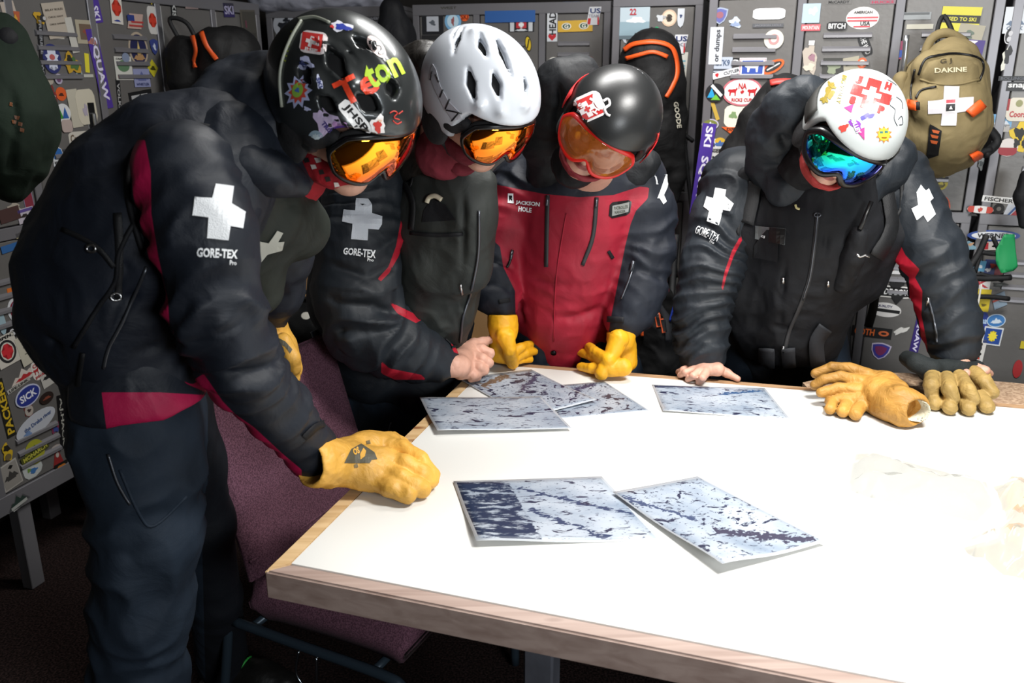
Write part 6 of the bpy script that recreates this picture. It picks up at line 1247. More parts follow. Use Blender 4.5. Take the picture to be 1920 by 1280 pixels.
S.chain([(1478, 650, 2.48, 90), (1480, 590, 2.44, 100), (1500, 500, 2.42, 122), (1535, 410, 2.38, 128), (1552, 350, 2.36, 108)], .04); S.chain([(1420, 360, 2.38, 52), (1405, 430, 2.38, 46), (1400, 540, 2.40, 50), (1410, 600, 2.42, 50)], .03); S.chain([(1640, 340, 2.32, 50), (1650, 420, 2.32, 50), (1610, 520, 2.36, 52)], .03)
S.chain([(1392, 350, 2.28, 60), (1352, 430, 2.25, 60), (1318, 560, 2.22, 60)], .015, sub=True); S.chain([(1690, 345, 2.24, 54), (1722, 410, 2.20, 54), (1765, 500, 2.1, 50)], .015, sub=True)
S.cut(P(1480, 672, 2.4), (.03, 0, -1))
vt, sv = soft('vest', S, M_black, p4, .0065, 9, (1, 1, .7), 53, [(P(1430, 600, 2.25), .12, 1.2)],
   creases=[([P(1475, 370, 2.2), P(1470, 480, 2.22), P(1465, 600, 2.28)], .008, .010), ([P(1560, 380, 2.15), P(1545, 480, 2.2), P(1500, 560, 2.25)], .008, .008), ([P(1390, 520, 2.25), P(1450, 545, 2.25), P(1460, 560, 2.25)], .010, .010), ([P(1380, 590, 2.28), P(1440, 615, 2.28), P(1540, 610, 2.28)], .010, .010), ([P(1570, 520, 2.25), P(1600, 540, 2.25)], .010, .010)])
strip('main_zip', [(1533, 400), (1528, 450), (1520, 510), (1505, 560), (1480, 620), (1472, 655)], 7, sv, mat('charcoal_zip_tape', '#2a2a2c', .6), vt); cord('zip', [(1533, 400), (1528, 450), (1520, 510), (1505, 560)], .0022, sv, M_zip, vt, .006)
for pts, w_ in (([(1418, 340), (1412, 380), (1402, 420)], 26), ([(1398, 350), (1388, 400), (1384, 440)], 8), ([(1655, 320), (1665, 380), (1668, 430), (1640, 480)], 26), ([(1690, 330), (1688, 390), (1672, 410)], 6)): strip('shoulder_strap', pts, w_, sv, M_web, vt, .006, .004)
patch('name_card', [(1417, 423), (1474, 428), (1472, 458), (1416, 447)], sv, mat('smoked_badge', '#74787a', .25, .6), vt, .004); patch('name_card', [(1446, 426), (1474, 429), (1471, 457), (1444, 452)], sv, M_blackp, vt, .006)
letters('name_lettering', 'GJ', (1433, 443), 8, 5, 8, sv, M_print, vt, .006); patch('radio_pocket', [(1440, 430), (1462, 432), (1460, 490), (1415, 482), (1414, 460)], sv, M_black, vt, .005)
# radio with aerial, straps hanging from the vest
S = Solid(.005); S.chain([(1610, 440, 2.16, 17), (1600, 480, 2.18, 22), (1580, 530, 2.22, 20)], .01); rd, _ = soft('radio_pouch', S, M_black, p4, .003, 20); 
bm = bmesh.new(); tube(bm, [P(1612, 430, 2.14), P(1634, 378, 2.16)], .006, 8); bobj('aerial', bm, M_blackp, rd, True)
bm = bmesh.new(); tube(bm, [P(1606, 476, 2.12), P(1612, 482, 2.12), P(1622, 478, 2.12), P(1630, 482, 2.12)], .003, 6); bobj('buckle', bm, M_chrome, rd, True)
for pts, w_ in (([(1545, 610), (1528, 640), (1532, 688)], 26), ([(1478, 650), (1480, 690)], 24), ([(1440, 650), (1440, 690)], 26)):
    strip('hanging_strap', pts, w_, sv, mat('grey_webbing', '#24262b', .7, bump=.4, bscale=600), vt, .010, .003)
for q in ((1468, 524), (1552, 530), (1469, 652)):
    bm = bmesh.new(); tube(bm, [sv.hit(q[0], q[1]-5, .006)[0], sv.hit(q[0], q[1]+5, .008)[0]], .0042, 6); bobj('zip_pull', bm, M_chrome, vt, True)
cord('cord_loop', [(1492, 384), (1494, 390), (1500, 392)], .003, sv, mat('pale_cord', '#c8c08a', .7), vt, .004)
bm = bmesh.new(); p_, n_ = sv.hit(1533, 403, .006); Rm = n_.to_track_quat('Z', 'Y').to_matrix().to_4x4(); Rm.translation = p_; tube(bm, [Rm@Vector((.008*math.cos(a), .005*math.sin(a), 0)) for a in [k*math.pi/5 for k in range(10)]], .002, 6, closed=True); bobj('zip_ring', bm, M_zip, vt, True)
patch('cross_patch', [(1342, 352), (1362, 356), (1360, 368), (1375, 382), (1368, 396), (1356, 393), (1348, 422), (1326, 414), (1330, 396), (1320, 388), (1326, 368), (1338, 372)], sj, M_white, jk, .002, 7, label='white cross patch on the right sleeve')
patch('cross_patch', [(1718, 361), (1726, 347), (1735, 358), (1741, 354), (1749, 372), (1743, 378), (1754, 402), (1739, 417), (1731, 403), (1719, 413), (1709, 391), (1721, 385)], sj, M_white, jk, .002, 7, label='white cross patch on the left sleeve')
letters('sleeve_lettering', 'GORE-TEX', (1327, 438), 44, 14, 22, sj, M_print, jk, off=.004, bold=.012); letters('sleeve_lettering', 'Pro', (1336, 453), 9, 6, 22, sj, M_print, jk, bold=.03)
cord('sleeve_zip', [(1742, 560), (1750, 590), (1756, 620), (1758, 642)], .0035, sj, M_zip, jk); bm = bmesh.new(); tube(bm, [sj.hit(1742, 556, .005)[0], sj.hit(1740, 572, .007)[0]], .004, 6); bobj('zip_pull', bm, M_chrome, jk, True)
# hood
S = Solid(.0065); S.chain([(1440, 310, 2.36, 40), (1450, 250, 2.28, 44), (1478, 205, 2.22, 42), (1510, 180, 2.18, 36)], .03); S.chain([(1450, 320, 2.34, 34), (1480, 350, 2.28, 36), (1540, 372, 2.28, 30), (1610, 360, 2.30, 34), (1660, 320, 2.34, 36), (1680, 290, 2.34, 34)], .03); S.chain([(1480, 260, 2.30, 46), (1490, 320, 2.32, 44)], .03)
soft('hood', S, M_jacket, p4, .007, 11, seed=55, creases=[([P(1455, 220, 2.2), P(1475, 280, 2.2), P(1500, 340, 2.2)], .012, .014), ([P(1430, 260, 2.2), P(1440, 320, 2.22)], .010, .010)])
S = Solid(.0058); S.chain([(1440, 640, 2.56, 85), (1400, 760, 2.58, 78), ('w', .64, 2.60, .07, .085)], .03); S.chain([(1500, 640, 2.56, 85), (1530, 760, 2.58, 78), ('w', .92, 2.58, .07, .085)], .03); S.cut((0, 0, .045), (0, 0, -1)); soft('trousers', S, M_pants, p4, .006, 9, seed=57)
boot(p4, .64, 2.58, -1.5, '#303034'); boot(p4, .92, 2.56, -1.5, '#303034')
# bare hands
Sa = Solid(.0028); Sa.chain([(1320, 660, 2.30, .026), (1325, 680, 2.28, .023), H(1330, 690, .790, .018)], .012); Sa.chain([H(1318, 690, .795, .020), H(1345, 692, .795, .020)], .014); Sa.chain([H(1302, 692, .792, .016), H(1320, 696, .790, .016)], .012)
for a, b, c in (((1303, 692), (1286, 698), (1275, 703)), ((1312, 696), (1300, 705), (1290, 711)), ((1324, 698), (1317, 709), (1310, 716)), ((1298, 689), (1282, 693), (1272, 697))): Sa.chain([H(*a, .792, .0125), H(*b, .786, .0098), H(*c, .770, .0085)], .005)
Sa.chain([H(1345, 690, .790, .016), H(1364, 700, .778, .0115), H(1383, 710, .770, .0085)], .008)
V, F = Sa.mesh(); V = folds(V, vnormals(V, F), .0008, 60)
Sb = Solid(.0028); Sb.chain([(1790, 655, 2.22, .028), (1798, 678, 2.17, .026)], .012); Sb.chain([H(1786, 690, .822, .022), H(1825, 692, .822, .022)], .016)
for a, b, c in (((1778, 686), (1786, 696), (1790, 704)), ((1800, 690), (1812, 700), (1818, 708)), ((1818, 690), (1834, 698), (1844, 704)), ((1832, 688), (1848, 694), (1856, 700))): Sb.chain([H(*a, .826, .014), H(*b, .824, .0105), H(*c, .806, .009)], .006)
Sb.chain([H(1778, 682, .830, .016), H(1765, 690, .820, .0115)], .008)
V2, F2 = Sb.mesh(); V2 = folds(V2, vnormals(V2, F2), .0008, 60)
M4 = frame(1590, 248, 2.10, (-.24, -.78, .58), (-.90, .38, .16), .95)
body_mesh(p4, M4, [[(1470, 680, 2.56, .08), (1510, 470, 2.54, .10), (1550, 340, 2.46, .08), (1580, 280, 2.22, .055), (1592, 252, 2.12, .05)], [(1392, 360, 2.46, .05), (1325, 560, 2.34, .035), (1320, 668, 2.31, .026), (1325, 680, 2.28, .02)], [(1670, 350, 2.42, .05), (1762, 520, 2.26, .036), (1788, 650, 2.22, .026), (1798, 676, 2.17, .022)],
   [(1450, 690, 2.56, .07), ('w', .64, 2.60, .10, .04)], [(1500, 690, 2.56, .07), ('w', .92, 2.58, .10, .04)]], [(V, F), (V2, F2)])
M_h4 = mat('satin_white_helmet', '#aeb3b3', .34, coat=.15)
hm4, SH4 = helmet(p4, M4, M_h4, label='white helmet with red cross sticker')
goggles(p4, M4@Matrix.Translation((0, .004, -.004)), M_lens_blue, mat('black_goggle_frame', '#0c0c0e', .3), .0105, h=.047, W=.096, depth=.126, label='black framed goggles with blue green mirror lens', strapm=mat('black_yellow_strap', '#14130e', .7))
buff(p4, M4, mat('brick_red_gaiter', '#9c2a28', .75, bump=.2), top=-.074, label='brick red neck gaiter', neck=M_black, out=.012, fwd=.017)
# ------------------------------------------------------------------ loose gloves on the table
S = Solid(.0031)
S.chain([H(1612, 726, .805, .036), H(1650, 738, .812, .040), H(1682, 754, .812, .042), H(1706, 764, .806, .044)], .014); S.chain([H(1622, 742, .795, .032), H(1660, 758, .795, .036), H(1692, 774, .795, .034)], .014); S.chain([H(1625, 712, .815, .030), H(1660, 722, .815, .034), H(1680, 736, .812, .034)], .014)
S.chain([H(1628, 704, .835, .019), H(1592, 690, .845, .0150), H(1560, 688, .842, .0140), H(1530, 700, .822, .0135)], .004); S.chain([H(1612, 716, .828, .019), H(1576, 706, .832, .0145), H(1545, 712, .820, .0135), H(1528, 722, .803, .013)], .004)
S.chain([H(1610, 732, .812, .019), H(1572, 727, .814, .0145), H(1540, 736, .800, .0135)], .004); S.chain([H(1618, 750, .796, .018), H(1585, 748, .792, .0145), H(1556, 752, .780, .0135)], .004)
S.chain([H(1556, 766, .7785, .0145), H(1562, 752, .782, .014)], .003); S.chain([H(1580, 771, .779, .015), H(1590, 754, .785, .016)], .003); S.chain([H(1604, 776, .7795, .0155), H(1615, 758, .785, .018)], .003)
S.chain([H(1720, 772, .806, .030), H(1732, 776, .806, .031)], .008, sub=True); S.chain([H(1704, 764, .808, .024), H(1740, 780, .806, .028)], .008, sub=True)
V, F = S.mesh(); Nn = vnormals(V, F); V = folds(V, Nn, .0020, 24, (1, 1, 1), 9)
for c in (([PZ(1640, 718, .85), PZ(1655, 738, .855), PZ(1640, 760, .84)], .004, .003), ([PZ(1668, 722, .85), PZ(1690, 745, .855)], .004, .003)): V = crease(V, Nn, *c)
o = obj('work_glove', V, F, M_tan, None, True); tag(o, 'worn tan leather work glove with its open cuff toward the viewer', 'glove', 'loose work gloves on the table')
T = Solid(.004); T.chain([H(1690, 758, .806, .030), H(1724, 772, .806, .029)], .01); T.chain([H(1700, 762, .807, .0235), H(1740, 780, .806, .027)], .008, sub=True); V, F = T.mesh(); obj('cream_lining', V, F, mat('cream_lining', '#c9c4ae', .8, bump=.5), o, True)
wg = thing('work_glove', 'black-backed glove with four tan leather fingertips under a bare hand', 'glove', 'loose work gloves on the table')
S = Solid(.0031); S.chain([H(1752, 700, .800, .030), H(1835, 706, .800, .030)], .014); S.chain([H(1760, 718, .785, .024), H(1840, 724, .785, .024)], .014)
for a, b, c in (((1748, 702), (1746, 722), (1747, 736)), ((1776, 708), (1780, 730), (1786, 746)), ((1800, 706), (1814, 730), (1824, 748)), ((1826, 698), (1846, 716), (1860, 736))): S.chain([H(*a, .824, .0195), H(*b, .820, .0190), H(*c, .800, .0175)], .003)
for a, b in (((1750, 736), (1752, 756)), ((1776, 744), (1781, 764)), ((1808, 748), (1816, 766)), ((1838, 744), (1851, 762))): S.chain([H(*a, .788, .0185), H(*b, .780, .0185)], .003)
V, F = S.mesh(); V = folds(V, vnormals(V, F), .0016, 34, seed=12); obj('tan_fingers', V, F, cloth('dirty_tan_leather', '#b99a5c', rough=.55, weave=500, wr=28, wrs=.3, dirt=.3), wg, True)
S = Solid(.0035); S.chain([H(1702, 672, .840, .022), H(1718, 680, .845, .024), H(1745, 692, .835, .026)], .01); S.chain([H(1740, 692, .832, .026), H(1800, 690, .828, .026), H(1830, 690, .822, .022)], .012); S.chain([H(1735, 700, .81, .02), H(1830, 700, .805, .02)], .012); V, F = S.mesh(); V = folds(V, vnormals(V, F), .0015, 40, seed=2); obj('black_knit_back', V, F, mat('black_green_knit', '#161d1e', .75, bump=.5, bscale=500), wg, True)

# ------------------------------------------------------------------ bags and coats hanging on the lockers
M_orange = mat('orange_trim', '#d8541c', .5); M_olive = cloth('olive_tan_pack_fabric', '#7d6f4e', rough=.75, wr=12, wrs=.2, weave=900); M_blackpk = cloth('black_pack_fabric', '#121213', rough=.65, wr=13, wrs=.2)
def tubeo(name, pts, r, m, parent, n=4, seg=8, **kw):
    bm = bmesh.new(); tube(bm, smoothpts(pts, n), r, seg); return bobj(name, bm, m, parent, True, **kw)
# tan backpack on the third locker door from the left of the right bank
bp = thing('backpack', 'tan backpack with white cross and orange buckles hanging on the grey lockers', 'backpack')
Yb = 2.67
S = Solid(.0058); S.chain([(1785, 118, Yb, 42), (1770, 170, Yb-.02, 66), (1765, 230, Yb-.02, 74), (1762, 270, Yb, 58)], .04); S.chain([(1730, 140, Yb+.01, 30), (1715, 200, Yb+.01, 36), (1712, 270, Yb+.01, 40)], .03); S.chain([(1820, 140, Yb+.01, 30), (1822, 230, Yb+.01, 30), (1800, 285, Yb+.01, 30)], .03)
S.chain([(1742, 128, Yb-.08, 30), (1800, 132, Yb-.08, 30)], .02); S.chain([(1740, 195, Yb-.09, 36), (1790, 200, Yb-.09, 38), (1775, 260, Yb-.07, 42)], .03)
mb, sb = soft('pack_body', S, M_olive, bp, .005, 12, (1, 1, .7), 61, creases=[([P(1722, 150, Yb-.12), P(1740, 112, Yb-.12), P(1785, 98, Yb-.12), P(1840, 118, Yb-.12), P(1845, 150, Yb-.12), P(1800, 160, Yb-.12), P(1740, 155, Yb-.12), P(1722, 150, Yb-.12)], .006, .010), ([P(1720, 190, Yb-.1), P(1745, 168, Yb-.1), P(1790, 164, Yb-.1), P(1845, 170, Yb-.1)], .007, .012), ([P(1710, 130, Yb-.1), P(1708, 220, Yb-.1), P(1700, 280, Yb-.1)], .007, .010)])
cord('zip', [(1723, 140), (1735, 112), (1765, 103), (1800, 102), (1835, 110), (1843, 128), (1836, 150)], .0035, sb, M_blackp, mb, .002); cord('zip', [(1718, 185), (1728, 170), (1755, 163)], .0035, sb, M_blackp, mb, .002); cord('zip', [(1716, 130), (1710, 160), (1708, 190)], .003, sb, M_blackp, mb, .002); cord('seam', [(1725, 148), (1760, 158), (1800, 158), (1838, 148)], .003, sb, M_olive, mb, .001)
patch('cross_patch', [(1770, 162), (1798, 163), (1797, 184), (1824, 182), (1823, 206), (1794, 211), (1792, 235), (1764, 235), (1766, 212), (1740, 213), (1740, 190), (1768, 187)], sb, mat('white_tape', '#cfcbd0', .7), mb, .003, 7, label='white tape cross')
patch('emblem', [(1772, 188), (1792, 187), (1791, 211), (1772, 210)], sb, flat('#ded8da'), mb, .0045, 6, 0); patch('emblem', [(1773, 188), (1791, 187), (1790, 193), (1773, 194)], sb, flat('#b02838'), mb, .0055, 6, 0); patch('emblem', [(1773, 195), (1790, 195), (1790, 207), (1773, 208)], sb, flat('#18181a'), mb, .0055, 6, 0); patch('emblem', [(1778, 204), (1782, 198), (1786, 204)], sb, flat('#e0dcdc'), mb, .0065, 4, 0)
letters('pack_lettering', 'G J', (1773, 116), 22, 10, -5, sb, flat('#3e3626'), mb); letters('pack_lettering', 'DAKINE', (1782, 131), 60, 9, -2, sb, flat('#c8bfa0'), mb, bold=.03)
patch('side_panel', [(1744, 232), (1766, 245), (1760, 290), (1738, 297)], sb, M_blackpk, mb, .003, 8); 
for q in ((1755, 246), (1753, 255), (1752, 265)): patch('emblem', [(q[0]-7, q[1]-4), (q[0]+7, q[1]-1), (q[0]+5, q[1]+4), (q[0]-5, q[1]+2)], sb, flat('#b0542c'), mb, .0045, 6, 0)
for i, (pts, w_) in enumerate((([(1704, 196), (1722, 198)], 16), ([(1815, 213), (1836, 195)], 16), ([(1706, 300), (1716, 296)], 13), ([(1818, 293), (1834, 286)], 12))): strip('buckle', pts, w_, sb, M_orange, mb, .010, .010, label='orange buckle')
strip('buckle_strap', [(1722, 198), (1727, 198)], 13, sb, M_web, mb, .012, .006)
tubeo('hook_strap', [P(1762, 100, Yb-.0), P(1757, 60, Yb+.03), P(1770, 30, Yb+.05), P(1790, 70, Yb+.02), P(1800, 95, Yb)], .007, M_web, bp); tubeo('shoulder_strap', [P(1730, 118, Yb+.02), P(1745, 75, Yb+.02), P(1775, 62, Yb+.02), P(1810, 80, Yb+.02)], .014, M_olive, bp)
tubeo('shovel_shaft', [P(1700, 66, Yb-.0), P(1697, 100, Yb-.0), P(1692, 142, Yb)], .0085, mat('grey_aluminium', '#a9acb0', .3, .9), bp, 2, 12, label='silver shaft in the side pocket'); S = Solid(.006); S.chain([(1690, 150, Yb, 15), (1690, 175, Yb, 16)], .01); soft('side_pocket', S, M_olive, bp, .002)
tubeo('side_strap', [P(1840, 200, Yb), P(1850, 235, Yb+.02), P(1870, 265, Yb+.02), P(1845, 290, Yb)], .014, M_web, bp); tubeo('side_strap', [P(1830, 288, Yb-.01), P(1858, 280, Yb-.0)], .010, M_web, bp)
# black and orange backpack on the single locker
bp = thing('backpack', 'black backpack with orange piping hanging on the single grey locker', 'backpack'); Yb = 3.20
S = Solid(.0065); S.chain([(1222, 110, Yb, 50), (1225, 170, Yb, 50), (1228, 240, Yb, 44), (1238, 300, Yb, 36)], .04); S.chain([(1190, 120, Yb+.01, 26), (1192, 200, Yb, 30)], .03); S.chain([(1256, 130, Yb, 20), (1262, 220, Yb, 22), (1262, 330, Yb, 20), (1258, 370, Yb, 16)], .03)
mb, sb = soft('pack_body', S, M_blackpk, bp, .005, 11, seed=63); 
for pts in ([(1172, 95), (1190, 84), (1225, 80), (1255, 88), (1266, 110), (1268, 140), (1258, 165), (1248, 182)], [(1175, 110), (1200, 103), (1225, 98), (1250, 107)]): strip('orange_piping', pts, 7, sb, M_orange, mb, .005, .005)
tubeo('hook_strap', [P(1205, 82, Yb), P(1222, 52, Yb+.05), P(1240, 82, Yb)], .004, M_web, bp); letters('pack_lettering', 'GOODE', (1269, 215), 50, 9, 82, sb, flat('#c8c4b4'), mb, .004, .03)
for pts in ([(1270, 200), (1282, 260), (1290, 330), (1300, 420)], [(1258, 370), (1262, 450), (1268, 520)], [(1280, 250), (1300, 265)], [(1255, 180), (1262, 230)]): tubeo('strap', [P(x, y, Yb+.02) for x, y in pts], .008, M_web, bp)
tubeo('orange_cord', [P(1255, 190, Yb-.08), P(1257, 220, Yb-.08)], .004, M_orange, bp)
# pack and gear lower down between the red jacket and the right person
bp = thing('backpack', 'black pack with orange buckles slumped low between the red jacket and the right person', 'backpack'); Yb = 2.90
S = Solid(.0065); S.chain([(1232, 560, Yb, 32), (1236, 620, Yb, 44), (1230, 680, Yb, 52), (1232, 760, Yb, 50)], .04); S.chain([(1268, 600, Yb+.02, 26), (1278, 680, Yb+.02, 30)], .03); mb, sb = soft('pack_body', S, M_blackpk, bp, .006, 13, seed=65)
for q in ((1233, 602), (1243, 612)): patch('buckle', [(q[0]-6, q[1]-14), (q[0]+4, q[1]-16), (q[0]+8, q[1]+10), (q[0]-2, q[1]+12)], sb, M_orange, mb, .004, 6, .003); patch('buckle', [(q[0]-4, q[1]-12), (q[0]+2, q[1]-13), (q[0]+6, q[1]+8), (q[0], q[1]+9)], sb, M_blackp, mb, .007, 6, .003)
strip('grey_strap', [(1226, 560), (1250, 600), (1252, 640)], 12, sb, mat('grey_webbing', '#24262b', .7, bump=.4, bscale=600), mb, .006); strip('orange_logo', [(1198, 628), (1205, 620), (1206, 630)], 5, sb, M_orange, mb, .006); tubeo('strap', [P(1240, 480, Yb+.1), P(1238, 530, Yb+.05), P(1236, 560, Yb)], .006, M_orange, bp); tubeo('strap', [P(1268, 440, Yb+.15), P(1262, 520, Yb+.1), P(1258, 590, Yb)], .012, M_web, bp)
tubeo('blue_cord', [P(1268, 560, Yb-.08), P(1262, 580, Yb-.08), P(1256, 602, Yb-.08)], .004, mat('blue_cord', '#2c48b8', .5), bp)
# backpack worn on the back of person 4
S = Solid(.0065); S.chain([(1470, 190, 2.66, 46), (1440, 240, 2.68, 50), (1400, 300, 2.70, 44), (1420, 380, 2.70, 50)], .04); S.chain([(1530, 190, 2.66, 40), (1560, 240, 2.68, 60)], .03)
pk, spk = soft('backpack', S, M_blackpk, p4, .006, 11, seed=67, label='black backpack with red piping on the back'); strip('red_piping', [(1446, 158), (1470, 155), (1500, 158), (1540, 160)], 9, spk, mat('coral_red_trim', '#c83a34', .5), pk, .006, .005); strip('red_piping', [(1440, 198), (1455, 186), (1480, 182), (1512, 184)], 5, spk, mat('coral_red_trim', '#c83a34', .5), pk, .005, .004); strip('strap', [(1488, 152), (1489, 178)], 12, spk, M_web, pk, .008, .004)
for pts, r in (([(1590, 600), (1612, 560), (1622, 500), (1620, 480)], .010), ([(1590, 600), (1590, 660), (1592, 720)], .010), ([(1640, 470), (1640, 560), (1628, 612)], .014)): tubeo('pack_strap', [P(x, y, 2.62) for x, y in pts], r, M_web, pk)
# dark green coat at the far left
gc = thing('hanging_coat', 'dark green coat hanging on the left wall lockers at the picture edge', 'coat'); S = Solid(.0065)
Yg = 2.10
S.chain([(-10, 70, Yg, 40), (-20, 130, Yg, 75), (-5, 220, Yg-.02, 88), (5, 290, Yg-.03, 62), (22, 350, Yg-.03, 26)], .04); S.chain([(10, 70, Yg, 34), (30, 190, Yg, 50), (62, 250, Yg, 34), (50, 310, Yg, 24), (34, 358, Yg, 12)], .03)
cb, scb = soft('coat_body', S, cloth('dark_green_canvas', '#17241a', rough=.85, wr=12, wrs=.2), gc, .008, 9, (1, 1, .4), 71, creases=[([P(55, 130, 2), P(70, 220, 2), P(60, 300, 2)], .012, .016), ([P(20, 100, 2), P(28, 200, 2), P(20, 320, 2)], .012, .012)]); 
for i, q in enumerate(((20, 195), (32, 220), (38, 232), (26, 228), (41, 243))): patch('printed_leaf', [(q[0]-3-i % 2*3, q[1]-4), (q[0]+4+i % 2*2, q[1]-2), (q[0]+3, q[1]+5), (q[0]-4, q[1]+3)], scb, flat('#6a3f22'), cb, .002, 6, 0)
S = Solid(.006); S.chain([(4, 52, Yg, 22), (12, 75, Yg-.02, 26)], .02); soft('collar', S, M_black, gc, .004, 14, seed=3)
# black bag with orange straps on the left wall
bp = thing('backpack', 'black backpack with two orange straps hanging in the dark left corner', 'backpack'); Yb = 3.20
S = Solid(.008); S.chain([(345, 100, Yb, 30), (350, 150, Yb, 32)], .03); S.chain([(400, 90, Yb, 34), (440, 100, Yb+.05, 40), (430, 150, Yb, 50)], .04); mb, sb = soft('pack_body', S, M_blackpk, bp, .006, 10, seed=73)
strip('orange_strap', [(380, 64), (388, 85), (398, 100), (408, 114)], 8, sb, M_orange, mb, .01, .006); strip('orange_strap', [(365, 70), (370, 95), (366, 115), (370, 128)], 7, sb, M_orange, mb, .01, .006); tubeo('loop', [P(340, 80, Yb), P(318, 40, Yb+.0), P(330, 34, Yb), P(352, 45, Yb), P(368, 75, Yb)], .008, M_web, bp)
# black jacket hanging in the gap behind
S = Solid(.009); S.chain([(735, 20, 3.72, 22), (742, 70, 3.72, 30), (745, 150, 3.72, 34), (742, 300, 3.72, 38), (742, 480, 3.72, 40)], .04); bj, _ = soft('hanging_jacket', S, M_black, None, .010, 8, (1, 1, .3), 75); tag(bj, 'black jacket hanging in the gap behind the two left helmets', 'jacket')
tubeo('hanging_loop', [P(728, 60, 3.80), P(722, 35, 3.80), P(730, 22, 3.80), P(738, 35, 3.80)], .006, M_web, bj)
# white bedding bag lying on top of the corner lockers
S = Solid(.010); tz = 1.86
for a, b, r in (((500, -24), (560, -26), .10), ((560, -26), (640, -24), .10), ((640, -24), (705, -20), .085)): S.chain([('w', *P(*a, 4.05), r), ('w', *P(*b, 4.05), r)], .03)
bg_, _ = soft('bedding_bag', S, cloth('white_grey_plastic_bag', '#a9abb8', rough=.4, wr=12, wrs=.3), None, .012, 8, (1, 1, 1), 77); tag(bg_, 'pale bulging bag lying on top of the corner lockers', 'bag')
# gear by the right edge: black harness with green cloth, white cord
gr = thing('hanging_gear', 'black strap harness with a green cloth hanging on the right edge lockers', 'gear'); Yb = 2.66
for pts, r in (([(1815, 505), (1835, 475), (1850, 440)], .010), ([(1820, 520), (1850, 522), (1895, 520)], .010), ([(1850, 440), (1840, 470), (1828, 510)], .007), ([(1862, 445), (1875, 470), (1890, 470)], .007), ([(1838, 472), (1865, 476), (1880, 472)], .008), ([(1812, 518), (1840, 514), (1880, 526)], .006)): tubeo('strap', [P(x, y, Yb) for x, y in pts], r, M_web, gr)
tubeo('strap', [P(1810, 557, Yb+.02), P(1850, 556, Yb+.02), P(1892, 560, Yb+.02)], .008, M_web, gr)
V2, T = gridpoly([(1870, 470), (1886, 440), (1906, 440), (1908, 500), (1900, 508), (1878, 512), (1870, 490)], 7); rnd = np.array([list(P(x, y, Yb-.02)) for x, y in V2]); rnd[:, 1] += (ridged(rnd*16+2))*.012
o = obj('green_cloth', rnd, T, mat('green_nylon', '#10864c', .6), gr, True, label='green nylon cloth'); md = o.modifiers.new('thickness', 'SOLIDIFY'); md.thickness = .002
tubeo('white_cord', [P(1840, 532, Yb), P(1832, 580, Yb), P(1820, 628, Yb)], .003, mat('white_cord', '#cfccc4', .7), gr)
S = Solid(.007); S.chain([(1925, 330, 2.60, 12), (1915, 370, 2.6, 12), (1920, 420, 2.6, 10)], .02); soft('black_cloth', S, M_black, gr, .003)
# bench with crate, cardboard and a spare helmet behind the left pair
bench = thing('bench', 'low wooden bench against the back lockers behind the left pair', 'bench'); R = Matrix((bB.U, -bB.Nn, ZD)).transposed()
M_bw = wood('bench_wood', '#a58a52', '#7c6236', '#4a3418', .6, bB.U)
c = P(640, 632, 3.45); zb = c.z
bm = bmesh.new(); box(bm, (c.x+.20, c.y, zb), (1.15, .26, .035), R, .004, 2); bobj('seat_board', bm, M_bw, bench)
for dx in (-.3, .1, .6): bm = bmesh.new(); box(bm, Vector((c.x+.05, c.y, (zb-.02)/2))+bB.U*dx, (.05, .22, zb-.02), R, .003, 1); bobj('leg', bm, M_bw, bench)
cr = thing('slatted_crate', 'tan slatted crate standing behind the spare helmet on the bench', 'crate'); M_card = mat('tan_cardboard', '#b08a5e', .8, var=.08, vscale=6)
c2 = P(556, 560, 3.60); 
bm = bmesh.new(); box(bm, (c2.x+.05, c2.y+.06, zb+.212), (.34, .012, .38), R); bobj('back_panel', bm, M_card, cr)
for k in range(4): bm = bmesh.new(); box(bm, Vector((c2.x+.05, c2.y+.04, zb+.222))+bB.U*(-.15+.10*k), (.026, .02, .36), R, .002, 1); bobj('slat', bm, mat('grey_slat', '#3e4048', .6), cr)
bm = bmesh.new(); box(bm, (c2.x+.05, c2.y, zb+.028), (.36, .14, .02), R, .002, 1); bobj('base', bm, M_card, cr)
cb2 = thing('cardboard_box', 'open tan cardboard box on the bench beside the bare fist', 'box'); c3 = P(893, 612, 3.42)
bm = bmesh.new(); box(bm, (c3.x, c3.y, zb+.13), (.24, .20, .22), R, .002, 1); bobj('carton', bm, M_card, cb2); bm = bmesh.new(); box(bm, (c3.x, c3.y-.112, zb+.245), (.24, .01, .08), R); bobj('flap', bm, M_card, cb2)
sp = thing('spare_helmet', 'black helmet with green trim and white oval sticker resting on the bench', 'helmet'); c4 = P(585, 600, 3.38)
S = Solid(.006); S.ell((c4.x, c4.y, zb+.09), (.13, .11, .105), k=.01); S.ell((c4.x+.02, c4.y-.03, zb+.075), (.11, .10, .085), k=.01, sub=False); S.cut((0, 0, zb+.022), (0, 0, -1)); S.chain([('w', c4.x-.04, c4.y-.02, zb+.18, .018), ('w', c4.x+.05, c4.y-.04, zb+.17, .018)], .01, sub=True)
sh_, ssp = soft('shell', S, mat('black_helmet_plastic', '#101112', .3), sp); patch('oval_sticker', [(574+9*math.cos(a), 592+7*math.sin(a)) for a in [k*math.pi/6 for k in range(12)]], ssp, flat('#c4c2b8'), sh_, .002, 6, 0); patch('green_trim', [(588, 592), (602, 586), (604, 592), (598, 602), (590, 598)], ssp, flat('#3f9c2c'), sh_, .002, 6, 0); tubeo('strap', [P(545, 596, 3.3), P(560, 560, 3.33), P(580, 545, 3.35), P(592, 560, 3.3)], .007, M_web, sp)
